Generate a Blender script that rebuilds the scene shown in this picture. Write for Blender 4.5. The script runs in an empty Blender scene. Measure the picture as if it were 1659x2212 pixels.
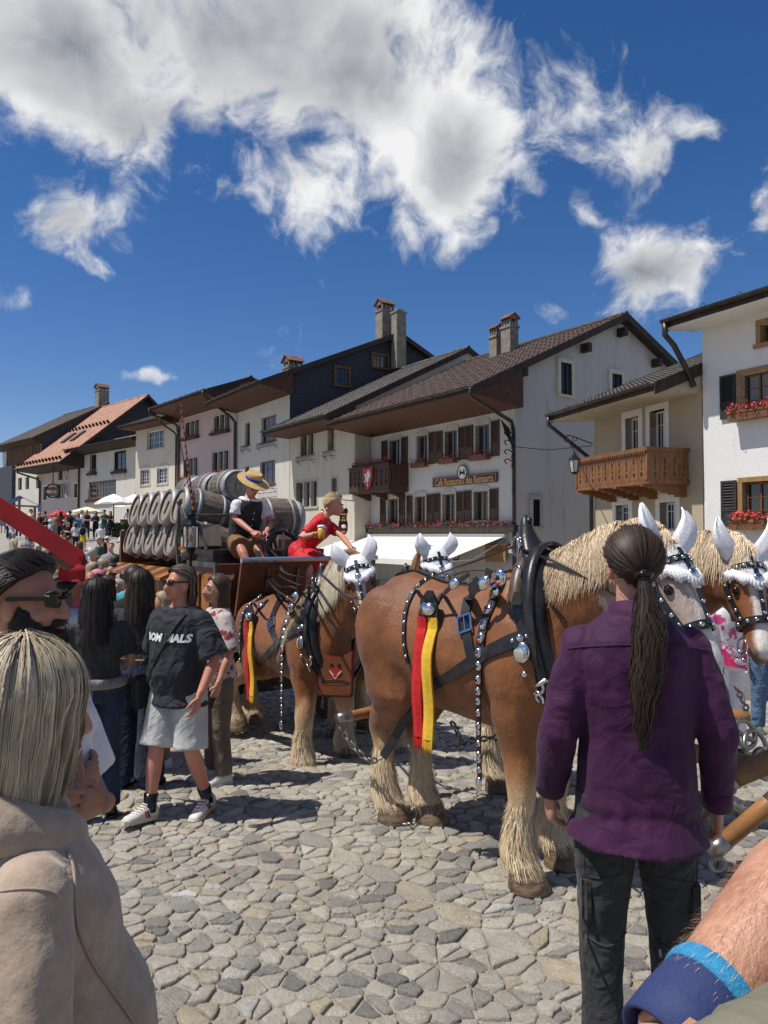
import bpy, bmesh, math, random
import numpy as np
from mathutils import Vector, Matrix, Quaternion, noise
from mathutils import geometry as mgeo
from mathutils.bvhtree import BVHTree
R = math.radians
random.seed(7); np.random.seed(7)
SC = bpy.context.scene
COL = SC.collection
# ------------------------------------------------------------------ camera
PITCH = R(1.76); CAMH = 1.95; FV = 1591.0            # FV: focal length in units of a 1659 px wide picture
cam = bpy.data.cameras.new('camera'); camo = bpy.data.objects.new('camera', cam); COL.objects.link(camo)
camo.location = (0, 0, CAMH); camo.rotation_euler = (R(90) + PITCH, 0, 0)
cam.sensor_fit = 'HORIZONTAL'; cam.sensor_width = 36; cam.lens = 36 * FV / 1659
cam.clip_start = 0.05; cam.clip_end = 3000
SC.camera = camo
SC.render.resolution_x = 768; SC.render.resolution_y = 1024
# ------------------------------------------------------------------ light
SUN_EL = R(62); SUN_H = Vector((-0.965, -0.262, 0)).normalized()
SUNV = Vector((SUN_H.x * math.cos(SUN_EL), SUN_H.y * math.cos(SUN_EL), math.sin(SUN_EL)))
sl = bpy.data.lights.new('sun', 'SUN'); slo = bpy.data.objects.new('sun', sl); COL.objects.link(slo)
sl.energy = 5.0; sl.angle = R(0.53); sl.color = (1.0, 0.95, 0.87)
slo.rotation_euler = SUNV.to_track_quat('Z', 'Y').to_euler(); slo.location = (-20, -5, 40)
SC.view_settings.view_transform = 'Standard'; SC.view_settings.look = 'None'
SC.view_settings.exposure = 0.08; SC.view_settings.gamma = 1.0; SC.view_settings.use_curve_mapping = False
SC.render.engine = 'CYCLES'
def ray(x, y):
 dx = (x - 829.5) / FV; dy = (1106 - y) / FV
 return Vector((dx, math.cos(PITCH) - dy * math.sin(PITCH), math.sin(PITCH) + dy * math.cos(PITCH)))
def V(x, y, d):
 r = ray(x, y); return Vector((0, 0, CAMH)) + r * (d / r.y)
# ------------------------------------------------------------------ node helper
class NT:
 def __init__(s, tree): s.t = tree; s.n = tree.nodes; s.l = tree.links
 def new(s, typ, **kw):
  nd = s.n.new(typ)
  for k, v in kw.items():
   if k == 'inp':
    for kk, vv in v.items():
     if hasattr(vv, 'is_output') or isinstance(vv, bpy.types.NodeSocket): s.l.new(vv, nd.inputs[kk])
     else: nd.inputs[kk].default_value = vv
   else: setattr(nd, k, v)
  return nd
 def math(s, op, a, b=0.0, c=None, clamp=False):
  nd = s.n.new('ShaderNodeMath'); nd.operation = op; nd.use_clamp = clamp
  for i, v in enumerate((a, b, c)):
   if v is None: continue
   if isinstance(v, bpy.types.NodeSocket): s.l.new(v, nd.inputs[i])
   else: nd.inputs[i].default_value = v
  return nd.outputs[0]
 def vmath(s, op, a, b=None):
  nd = s.n.new('ShaderNodeVectorMath'); nd.operation = op
  for i, v in enumerate((a, b)):
   if v is None: continue
   if isinstance(v, bpy.types.NodeSocket): s.l.new(v, nd.inputs[i])
   else: nd.inputs[i].default_value = v
  return nd.outputs['Value'] if op in ('LENGTH', 'DOT_PRODUCT') else nd.outputs[0]
 def mix(s, fac, a, b, blend='MIX'):
  nd = s.n.new('ShaderNodeMix'); nd.data_type = 'RGBA'; nd.blend_type = blend
  for i, v in ((0, fac), (6, a), (7, b)):
   if isinstance(v, bpy.types.NodeSocket): s.l.new(v, nd.inputs[i])
   else: nd.inputs[i].default_value = v if i == 0 else (*v[:3], 1)
  return nd.outputs[2]
 def smooth(s, v, a, b, lo=0.0, hi=1.0):
  nd = s.n.new('ShaderNodeMapRange'); nd.interpolation_type = 'SMOOTHSTEP'
  s.l.new(v, nd.inputs[0])
  for i, q in zip((1, 2, 3, 4), (a, b, lo, hi)): nd.inputs[i].default_value = q
  return nd.outputs[0]
 def noise(s, vec, scale, detail=5, rough=0.55, dist=0.0, lac=2.0):
  nd = s.n.new('ShaderNodeTexNoise'); s.l.new(vec, nd.inputs['Vector'])
  nd.inputs['Scale'].default_value = scale; nd.inputs['Detail'].default_value = detail
  nd.inputs['Roughness'].default_value = rough; nd.inputs['Distortion'].default_value = dist
  nd.inputs['Lacunarity'].default_value = lac
  return nd
# ------------------------------------------------------------------ sky with clouds
W = bpy.data.worlds.new('World'); SC.world = W; W.use_nodes = True
nt = NT(W.node_tree); nt.n.clear()
sky = nt.new('ShaderNodeTexSky', sky_type='NISHITA', sun_disc=False)
sky.sun_elevation = SUN_EL; sky.sun_rotation = math.atan2(SUN_H.x, SUN_H.y); sky.altitude = 900; sky.air_density = 1.0; sky.dust_density = 0.35; sky.ozone_density = 2.6
skycol = nt.new('ShaderNodeHueSaturation', inp={'Saturation': 1.30, 'Value': 1.10, 'Color': sky.outputs[0]}).outputs[0]
skycol = nt.mix(1.0, skycol, (1.10, .97, 1.07), 'MULTIPLY')
tc = nt.new('ShaderNodeTexCoord').outputs['Generated']
dirn = nt.vmath('NORMALIZE', tc)
w1 = nt.noise(dirn, 3.2, 4, 0.62).outputs['Color']
warp = nt.vmath('SCALE', nt.vmath('SUBTRACT', w1, (0.5, 0.5, 0.5))); warp.node.inputs['Scale'].default_value = 0.14
wd = nt.vmath('ADD', dirn, warp)
BL = [  # centre x, y, radius x, radius y, weight  (cloud banks, in directions of the sky)
 (540, 10, 520, 245, .76), (100, 70, 260, 190, .70), (310, 240, 300, 120, .60), (1000, 320, 120, 170, .66), (640, 410, 190, 145, .56), (760, 190, 300, 180, .62),
 (150, 480, 160, 95, .66), (190, 575, 85, 70, .55),
 (1430, 575, 165, 100, .78), (1345, 660, 105, 60, .45), (1390, 330, 75, 90, .50), (1500, 255, 95, 40, .46),
 (352, 806, 70, 24, .58), (10, 625, 75, 50, .58), (1190, 672, 48, 32, .46), (1655, 420, 50, 55, .56), (1245, 420, 40, 40, .33)]
cov = None
for (x, y, rx, ry, wgt) in BL:
 c = ray(x, y); k = FV * c.length; c.normalize()
 rgt = Vector((c.y, -c.x, 0)).normalized(); up = rgt.cross(c)
 dlt = nt.vmath('SUBTRACT', wd, tuple(c))
 a = nt.math('MULTIPLY', nt.vmath('DOT_PRODUCT', dlt, tuple(rgt)), k / rx)
 b = nt.math('MULTIPLY', nt.vmath('DOT_PRODUCT', dlt, tuple(up)), k / ry)
 fw = nt.math('MULTIPLY', nt.vmath('DOT_PRODUCT', dlt, tuple(c)), 3.0)
 q = nt.math('ADD', nt.math('ADD', nt.math('MULTIPLY', a, a), nt.math('MULTIPLY', b, b)), nt.math('MULTIPLY', fw, fw))
 g = nt.math('MULTIPLY', nt.math('POWER', 2.718, nt.math('MULTIPLY', q, -1.0)), wgt)
 cov = g if cov is None else nt.math('MAXIMUM', nt.math('ADD', nt.math('MULTIPLY', g, 0.22), cov), nt.math('ADD', nt.math('MULTIPLY', cov, 0.22), g))
# the rest of the sky carries the same kind of broken cumulus
sep = nt.new('ShaderNodeSeparateXYZ'); nt.l.new(dirn, sep.inputs[0])
rest = nt.math('MULTIPLY', nt.smooth(nt.noise(wd, 2.1, 2, 0.5).outputs[0], 0.48, 0.72, 0, 0.8), nt.smooth(sep.outputs[1], 0.70, 0.45))
cov = nt.math('MAXIMUM', cov, rest)
def dens_at(vec):
 n1 = nt.noise(vec, 5.0, 7, 0.60, 0.35).outputs[0]; n2 = nt.noise(vec, 17.0, 5, 0.64, 0.5).outputs[0]
 return nt.math('ADD', nt.math('MULTIPLY', nt.math('SUBTRACT', n1, 0.5), 1.75), nt.math('MULTIPLY', nt.math('SUBTRACT', n2, 0.5), 0.85))
fb = dens_at(wd)
shift = nt.vmath('ADD', wd, (-0.020, -0.012, 0.05))
fb2 = nt.math('MULTIPLY', nt.math('SUBTRACT', nt.noise(shift, 5.0, 4, 0.60, 0.35).outputs[0], 0.5), 1.5)
den = nt.math('ADD', cov, fb)
alpha = nt.smooth(den, 0.24, 0.70)
lit = nt.math('SUBTRACT', fb, fb2)                                  # billows turned to the sun
thick = nt.smooth(nt.math('ADD', cov, nt.math('MULTIPLY', fb, 0.45)), 0.40, 1.0)
sh = nt.math('SUBTRACT', nt.math('ADD', 0.96, nt.math('MULTIPLY', lit, 1.1)), nt.math('MULTIPLY', thick, 0.84), clamp=True)
cc = nt.mix(sh, (0.20, 0.23, 0.285), (1.0, 1.0, 1.0))
ccs = nt.vmath('SCALE', cc); ccs.node.inputs['Scale'].default_value = 10.6
final = nt.mix(alpha, skycol, ccs)
bg = nt.new('ShaderNodeBackground', inp={'Color': final, 'Strength': 0.080})
out = nt.new('ShaderNodeOutputWorld'); nt.l.new(bg.outputs[0], out.inputs[0])
W.cycles.sampling_method = 'MANUAL'; W.cycles.sample_map_resolution = 256
# ------------------------------------------------------------------ materials
MATS = {}
def mat(name, c, c2=None, rough=.8, metal=0., ns=6., nd=5., bump=0., bs=40., spec=.4, st=(1, 1, 1), w=(.35, .65), bst=None, trans=0., sheen=0., alpha=None, coord='Object'):
 if name in MATS: return MATS[name]
 m = bpy.data.materials.new(name); m.use_nodes = True; t = NT(m.node_tree)
 b = t.n['Principled BSDF']
 b.inputs['Roughness'].default_value = rough; b.inputs['Metallic'].default_value = metal
 b.inputs['Specular IOR Level'].default_value = spec
 if trans: b.inputs['Transmission Weight'].default_value = trans
 if sheen: b.inputs['Sheen Weight'].default_value = sheen
 co = t.new('ShaderNodeTexCoord').outputs[coord]
 mp = t.new('ShaderNodeMapping', inp={'Vector': co, 'Scale': st}).outputs[0]
 if c2 is not None:
  nz = t.noise(mp, ns, nd, .6).outputs[0]
  f = t.smooth(nz, w[0], w[1])
  t.l.new(t.mix(f, c, c2), b.inputs['Base Color'])
 else: b.inputs['Base Color'].default_value = (*c, 1)
 if bump:
  mp2 = t.new('ShaderNodeMapping', inp={'Vector': co, 'Scale': bst or st}).outputs[0]
  nb = t.noise(mp2, bs, 5, .6).outputs[0]
  bn = t.new('ShaderNodeBump', inp={'Strength': bump, 'Distance': .02, 'Height': nb})
  t.l.new(bn.outputs[0], b.inputs['Normal'])
 MATS[name] = m
 return m
# ------------------------------------------------------------------ mesh builder
class MB:
 def __init__(s): s.v = []; s.f = []; s.mi = []; s.cur = 0
 def add(s, vs, fs):
  o = len(s.v); s.v.extend([tuple(p) for p in vs]); s.f.extend([tuple(i + o for i in f) for f in fs]); s.mi.extend([s.cur] * len(fs)); return s
 def poly(s, pts): return s.add(pts, [tuple(range(len(pts)))])
 def obox(s, c, a, b, d):          # centre + three half vectors
  c, a, b, d = Vector(c), Vector(a), Vector(b), Vector(d)
  p = [c + i * a + j * b + k * d for k in (-1, 1) for j in (-1, 1) for i in (-1, 1)]
  return s.add(p, [(0, 2, 3, 1), (4, 5, 7, 6), (0, 1, 5, 4), (2, 6, 7, 3), (0, 4, 6, 2), (1, 3, 7, 5)])
 def box(s, x0, x1, y0, y1, z0, z1):
  return s.obox(((x0 + x1) / 2, (y0 + y1) / 2, (z0 + z1) / 2), ((x1 - x0) / 2, 0, 0), (0, (y1 - y0) / 2, 0), (0, 0, (z1 - z0) / 2))
 def bar(s, a, b, w, h=None, up=(0, 0, 1)):
  a, b = Vector(a), Vector(b); h = h or w; t = (b - a); L = t.length
  if L < 1e-6: return s
  t /= L; up = Vector(up); r = t.cross(up)
  if r.length < 1e-4: r = t.cross(Vector((1, 0, 0)))
  r.normalize(); u = r.cross(t)
  return s.obox((a + b) / 2, t * L / 2, r * w / 2, u * h / 2)
 def loft(s, rings, cap=True, closed=True):
  n = len(rings[0]); o = len(s.v)
  for r in rings: s.v.extend([tuple(p) for p in r])
  fs = []
  for i in range(len(rings) - 1):
   for j in range(n if closed else n - 1):
    k = (j + 1) % n
    fs.append((o + i * n + j, o + i * n + k, o + (i + 1) * n + k, o + (i + 1) * n + j))
  if cap and closed:
   fs.append(tuple(o + j for j in reversed(range(n)))); fs.append(tuple(o + (len(rings) - 1) * n + j for j in range(n)))
  s.f.extend(fs); s.mi.extend([s.cur] * len(fs)); return s
 def tube(s, pts, rad, n=8, ref=(0, 0, 1), round_end=False, cap=True):
  """rad: number or list of numbers / (r_side, r_up) pairs"""
  pts = [Vector(p) for p in pts]; m = len(pts)
  if not isinstance(rad, (list, tuple)): rad = [rad] * m
  rad = [(r, r) if not isinstance(r, (tuple, list)) else r for r in rad]
  tang = []
  for i in range(m):
   t = pts[min(i + 1, m - 1)] - pts[max(i - 1, 0)]
   tang.append(t.normalized() if t.length > 1e-9 else Vector((0, 0, 1)))
  ref = Vector(ref); x = tang[0].cross(ref)
  if x.length < 1e-3: x = tang[0].cross(Vector((1, 0, 0)))
  if x.length < 1e-3: x = tang[0].cross(Vector((0, 1, 0)))
  x.normalize(); rings = []
  P, T, Q = list(pts), list(tang), list(rad)
  if round_end:
   a, b = rad[0], rad[-1]
   ra, rb = min(a), min(b)
   P = [pts[0] - tang[0] * ra * .92, pts[0] - tang[0] * ra * .6] + P + [pts[-1] + tang[-1] * rb * .6, pts[-1] + tang[-1] * rb * .92]
   T = [tang[0]] * 2 + T + [tang[-1]] * 2
   Q = [(a[0] * .38, a[1] * .38), (a[0] * .8, a[1] * .8)] + Q + [(b[0] * .8, b[1] * .8), (b[0] * .38, b[1] * .38)]
  for p, t, q in zip(P, T, Q):
   x = x - t * x.dot(t); x.normalize(); y = t.cross(x)
   rings.append([p + x * (math.cos(2 * math.pi * k / n) * q[0]) + y * (math.sin(2 * math.pi * k / n) * q[1]) for k in range(n)])
  return s.loft(rings, cap)
 def ell(s, c, r, n=12, m=8, rot=None):
  c = Vector(c); rings = []
  for i in range(1, m):
   a = math.pi * i / m - math.pi / 2
   rings.append([Vector((r[0] * math.cos(a) * math.cos(2 * math.pi * k / n), r[1] * math.cos(a) * math.sin(2 * math.pi * k / n), r[2] * math.sin(a))) for k in range(n)])
  o = len(s.v); vs = [p for rg in rings for p in rg] + [Vector((0, 0, -r[2])), Vector((0, 0, r[2]))]
  if rot is not None: vs = [rot @ p for p in vs]
  fs = []
  for i in range(m - 2):
   for k in range(n): fs.append((i * n + k, i * n + (k + 1) % n, (i + 1) * n + (k + 1) % n, (i + 1) * n + k))
  L = len(vs)
  for k in range(n):
   fs.append((L - 2, (k + 1) % n, k)); fs.append((L - 1, (m - 2) * n + k, (m - 2) * n + (k + 1) % n))
  return s.add([c + p for p in vs], fs)
 def lathe(s, prof, org=(0, 0, 0), ax=(0, 0, 1), n=16, cap=True):
  org = Vector(org); ax = Vector(ax).normalized(); x = ax.cross(Vector((0, 0, 1)))
  if x.length < 1e-3: x = Vector((1, 0, 0))
  x.normalize(); y = ax.cross(x)
  return s.loft([[org + ax * h + (x * math.cos(2 * math.pi * k / n) + y * math.sin(2 * math.pi * k / n)) * r for k in range(n)] for (r, h) in prof], cap)
 def prism(s, poly, off):           # polygon (3-D points) extruded by off
  off = Vector(off); a = [Vector(p) for p in poly]; b = [p + off for p in a]; n = len(a)
  fs = [tuple(reversed(range(n))), tuple(range(n, 2 * n))] + [(i, (i + 1) % n, n + (i + 1) % n, n + i) for i in range(n)]
  return s.add(a + b, fs)
 def ring(s, c, ax, R_, r, n=16, m=6):
  c = Vector(c); ax = Vector(ax).normalized(); x = ax.cross(Vector((0, 0, 1)))
  if x.length < 1e-3: x = Vector((1, 0, 0))
  x.normalize(); y = ax.cross(x); o = len(s.v); fs = []
  for i in range(n):
   a = 2 * math.pi * i / n; d = x * math.cos(a) + y * math.sin(a)
   for j in range(m):
    b = 2 * math.pi * j / m
    s.v.append(tuple(c + d * (R_ + r * math.cos(b)) + ax * r * math.sin(b)))
    fs.append((o + i * m + j, o + ((i + 1) % n) * m + j, o + ((i + 1) % n) * m + (j + 1) % m, o + i * m + (j + 1) % m))
  s.f.extend(fs); s.mi.extend([s.cur] * len(fs)); return s
 def tints(s): return [s.tn.get(i, .3) for i in range(len(s.v))]
 def mesh(s, name, mats=None, smooth=False, fix=True):
  me = bpy.data.meshes.new(name); me.from_pydata(s.v, [], s.f)
  if hasattr(s, 'tn'): me.attributes.new('tint', 'FLOAT', 'POINT').data.foreach_set('value', s.tints())
  if fix:
   bm = bmesh.new(); bm.from_mesh(me); bmesh.ops.recalc_face_normals(bm, faces=bm.faces); bm.to_mesh(me); bm.free()
  if mats is not None:
   for m in (mats if isinstance(mats, (list, tuple)) else [mats]): me.materials.append(m)
   if any(s.mi): me.polygons.foreach_set('material_index', s.mi)
  if smooth: me.polygons.foreach_set('use_smooth', [True] * len(me.polygons))
  return me
 def build(s, name, mats, parent=None, smooth=False, angle=None, fix=True):
  return link(name, s.mesh(name, mats, smooth, fix), parent)
def link(name, me, parent=None):
 o = bpy.data.objects.new(name, me); COL.objects.link(o)
 if parent is not None:
  o.parent = parent
  if parent.name in WINV: o.matrix_parent_inverse = WINV[parent.name]
 return o
WINV = {}
def empty(name, loc=(0, 0, 0), rz=0., world=True):
 """thing root.  world=True: its parts are given in world coordinates"""
 o = bpy.data.objects.new(name, None); COL.objects.link(o); o.location = loc; o.rotation_euler = (0, 0, rz); o.empty_display_size = .2
 if world: WINV[o.name] = (Matrix.Translation(Vector(loc)) @ Matrix.Rotation(rz, 4, 'Z')).inverted()
 return o
def tag(o, label=None, cat=None, group=None, kind=None):
 if label: o['label'] = label
 if cat: o['category'] = cat
 if group: o['group'] = group
 if kind: o['kind'] = kind
 return o
TS = bpy.data.scenes.new('workshop')       # meshes are evaluated in an empty side scene, which is removed at the end
def evald(o):
 TS.collection.objects.link(o); vl = TS.view_layers[0]; vl.update(); dg = vl.depsgraph; dg.update()
 r = bpy.data.meshes.new_from_object(o.evaluated_get(dg)); bpy.data.objects.remove(o); return r
def remesh(mb, vox, sm=4, name='skin'):
 me = mb.mesh('tmp'); o = bpy.data.objects.new('tmp', me)
 m = o.modifiers.new('r', 'REMESH'); m.mode = 'VOXEL'; m.voxel_size = vox; m.use_smooth_shade = True
 if sm:
  q = o.modifiers.new('s', 'SMOOTH'); q.iterations = sm; q.factor = .5
 r = evald(o); r.name = name; bpy.data.meshes.remove(me); return r
def verts(me):
 a = np.empty(len(me.vertices) * 3); me.vertices.foreach_get('co', a); return a.reshape(-1, 3)
def setverts(me, a): me.vertices.foreach_set('co', np.ascontiguousarray(a).ravel()); me.update()
def bvh(me):
 return BVHTree.FromPolygons([v.co.copy() for v in me.vertices], [tuple(p.vertices) for p in me.polygons])
def textmesh(txt, size=1., bold=0., extr=.0, align='CENTER', res=3, shear=0.):
 cu = bpy.data.curves.new('txt', 'FONT'); cu.body = txt; cu.size = size; cu.offset = bold; cu.extrude = extr; cu.align_x = align; cu.align_y = 'CENTER'; cu.resolution_u = res; cu.shear = shear
 me = evald(bpy.data.objects.new('txt', cu)); bpy.data.curves.remove(cu); return me
def smoothstep(a, b, x):
 t = min(1, max(0, (x - a) / (b - a))); return t * t * (3 - 2 * t)
def gz(x, y):                          # height of the square: level near the camera, a shallow hollow under the wagon, climbing the street to the far left
 t = -.56 * x + .83 * y; q = .83 * x + .56 * y
 return 2.6 * smoothstep(24, 60, t) - .34 * smoothstep(5.0, 9.5, y) * (1 - smoothstep(13, 24, y)) - .8 * smoothstep(11, 17, q) * (1 - smoothstep(30, 45, t))
def ground_at(x, y):                   # point of the ground seen in a direction
 r = ray(x, y)
 for i in range(40, 2400):
  d = i * .04; p = Vector((0, 0, CAMH)) + r * (d / r.y)
  if p.z <= gz(p.x, p.y): return p
 return p
def catmull(pts, n):
 pts = [Vector(p) for p in pts]; P = [2 * pts[0] - pts[1]] + pts + [2 * pts[-1] - pts[-2]]; out = []
 m = len(pts) - 1
 for i in range(n):
  u = i / (n - 1) * m; k = min(int(u), m - 1); t = u - k; a, b, c, d = P[k:k + 4]
  out.append(.5 * ((2 * b) + (c - a) * t + (2 * a - 5 * b + 4 * c - d) * t * t + (3 * b - a - 3 * c + d) * t ** 3))
 return out
# ================================================================== GROUND
def ground_mat():
 m = bpy.data.materials.new('joint_sand'); m.use_nodes = True; t = NT(m.node_tree); b = t.n['Principled BSDF']
 co = t.new('ShaderNodeTexCoord').outputs['Object']
 n1 = t.noise(co, 3.0, 6).outputs[0]; n2 = t.noise(co, 70.0, 4, .7).outputs[0]
 c = t.mix(t.smooth(n1, .35, .65), (.22, .20, .16), (.30, .275, .225))
 c = t.mix(t.smooth(n2, .56, .70), c, (.42, .39, .34))
 # far off the single stones can no longer be told apart: a cobble pattern in the material
 mp = t.new('ShaderNodeMapping', inp={'Vector': co, 'Scale': (1, 1.5, 1)}).outputs[0]
 vo = t.new('ShaderNodeTexVoronoi', feature='DISTANCE_TO_EDGE', inp={'Vector': mp, 'Scale': 5.6})
 vc = t.new('ShaderNodeTexVoronoi', inp={'Vector': mp, 'Scale': 5.6})
 st = t.mix(t.new('ShaderNodeSeparateColor', inp={'Color': vc.outputs['Color']}).outputs[0], (.32, .30, .265), (.44, .40, .34))
 st = t.mix(t.smooth(vo.outputs[0], .02, .09), (.24, .22, .18), st)
 geo = t.new('ShaderNodeSeparateXYZ', inp={0: co})
 far = t.smooth(t.math('ADD', geo.outputs[1], t.math('MULTIPLY', t.noise(co, .4).outputs[0], 2)), 21.6, 22.8)
 t.l.new(t.mix(far, c, st), b.inputs['Base Color'])
 hh = t.math('ADD', t.math('MULTIPLY', n2, .4), t.math('MULTIPLY', t.math('MULTIPLY', t.smooth(vo.outputs[0], 0, .15), far), 1.5))
 t.l.new(t.new('ShaderNodeBump', inp={'Strength': .6, 'Distance': .03, 'Height': hh}).outputs[0], b.inputs['Normal'])
 b.inputs['Roughness'].default_value = .9
 return m
def stone_mat():
 m = bpy.data.materials.new('cobble_stone'); m.use_nodes = True; t = NT(m.node_tree); b = t.n['Principled BSDF']
 co = t.new('ShaderNodeTexCoord').outputs['Object']
 at = t.new('ShaderNodeAttribute', attribute_name='tint').outputs['Fac']
 rp = t.new('ShaderNodeValToRGB'); t.l.new(at, rp.inputs[0]); cr = rp.color_ramp
 pal = [(0, (.17, .168, .16)), (.14, (.31, .295, .262)), (.34, (.44, .405, .34)), (.62, (.54, .49, .40)), (.80, (.41, .365, .29)), (.91, (.48, .395, .27)), (.955, (.34, .33, .31)), (1, (.74, .72, .67))]
 while len(cr.elements) < len(pal): cr.elements.new(.5)
 for e, (p, c) in zip(cr.elements, pal): e.position = p; e.color = (*c, 1)
 off = t.vmath('SCALE', (1.7, 9.1, 3.3)); t.l.new(at, off.node.inputs['Scale'])
 c2 = t.vmath('ADD', co, off)
 n1 = t.noise(c2, 9, 8, .65, .6).outputs[0]; n2 = t.noise(c2, 60, 6, .7).outputs[0]
 c = t.mix(t.smooth(n1, .3, .7), t.mix(.32, rp.outputs[0], (.14, .13, .11)), rp.outputs[0])
 c = t.mix(t.smooth(n2, .45, .8, 0, .35), c, (.46, .44, .40))
 mp = t.new('ShaderNodeMapping', inp={'Vector': c2, 'Rotation': (0, 0, .6), 'Scale': (1, 5, 1)}).outputs[0]
 vein = t.noise(mp, 3.2, 4, .5, 1.2).outputs[0]
 vf = t.smooth(t.math('ABSOLUTE', t.math('SUBTRACT', vein, .5)), .012, .0)
 c = t.mix(t.math('MULTIPLY', vf, t.smooth(at, .3, .36, 0, .75)), c, (.62, .60, .56))
 big = t.noise(co, .9, 4, .6).outputs[0]; c = t.mix(t.smooth(big, .35, .7, 0, .30), c, (.22, .195, .15)); fine = t.noise(co, 5.5, 5, .7).outputs[0]; c = t.mix(t.smooth(fine, .52, .75, 0, .35), c, (.56, .52, .45))
 t.l.new(c, b.inputs['Base Color']); b.inputs['Roughness'].default_value = .62; b.inputs['Specular IOR Level'].default_value = .35
 hh = t.math('ADD', n1, t.math('MULTIPLY', n2, .8))
 t.l.new(t.new('ShaderNodeBump', inp={'Strength': .9, 'Distance': .028, 'Height': hh}).outputs[0], b.inputs['Normal'])
 return m
mb = MB()
xs = [-400, -200, -120] + list(np.arange(-84, -12, 3.)) + list(np.arange(-12, 13, .5)) + list(np.arange(15, 61, 3.)) + [100, 200, 400]
ys = [-300, -120, -40] + list(np.arange(-9, 3, 3.)) + list(np.arange(3, 31, .5)) + list(np.arange(33, 121, 3.)) + [200, 400, 900]
nx = len(xs)
vs = [(x, y, gz(x, y) - .010) for y in ys for x in xs]
mb.add(vs, [(j * nx + i, j * nx + i + 1, (j + 1) * nx + i + 1, (j + 1) * nx + i) for j in range(len(ys) - 1) for i in range(nx - 1)])
ground = mb.build('ground', ground_mat(), smooth=True); tag(ground, 'sandy joints and far cobbles of the sloping village square', None, None, 'structure')
STONE = stone_mat()
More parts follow.
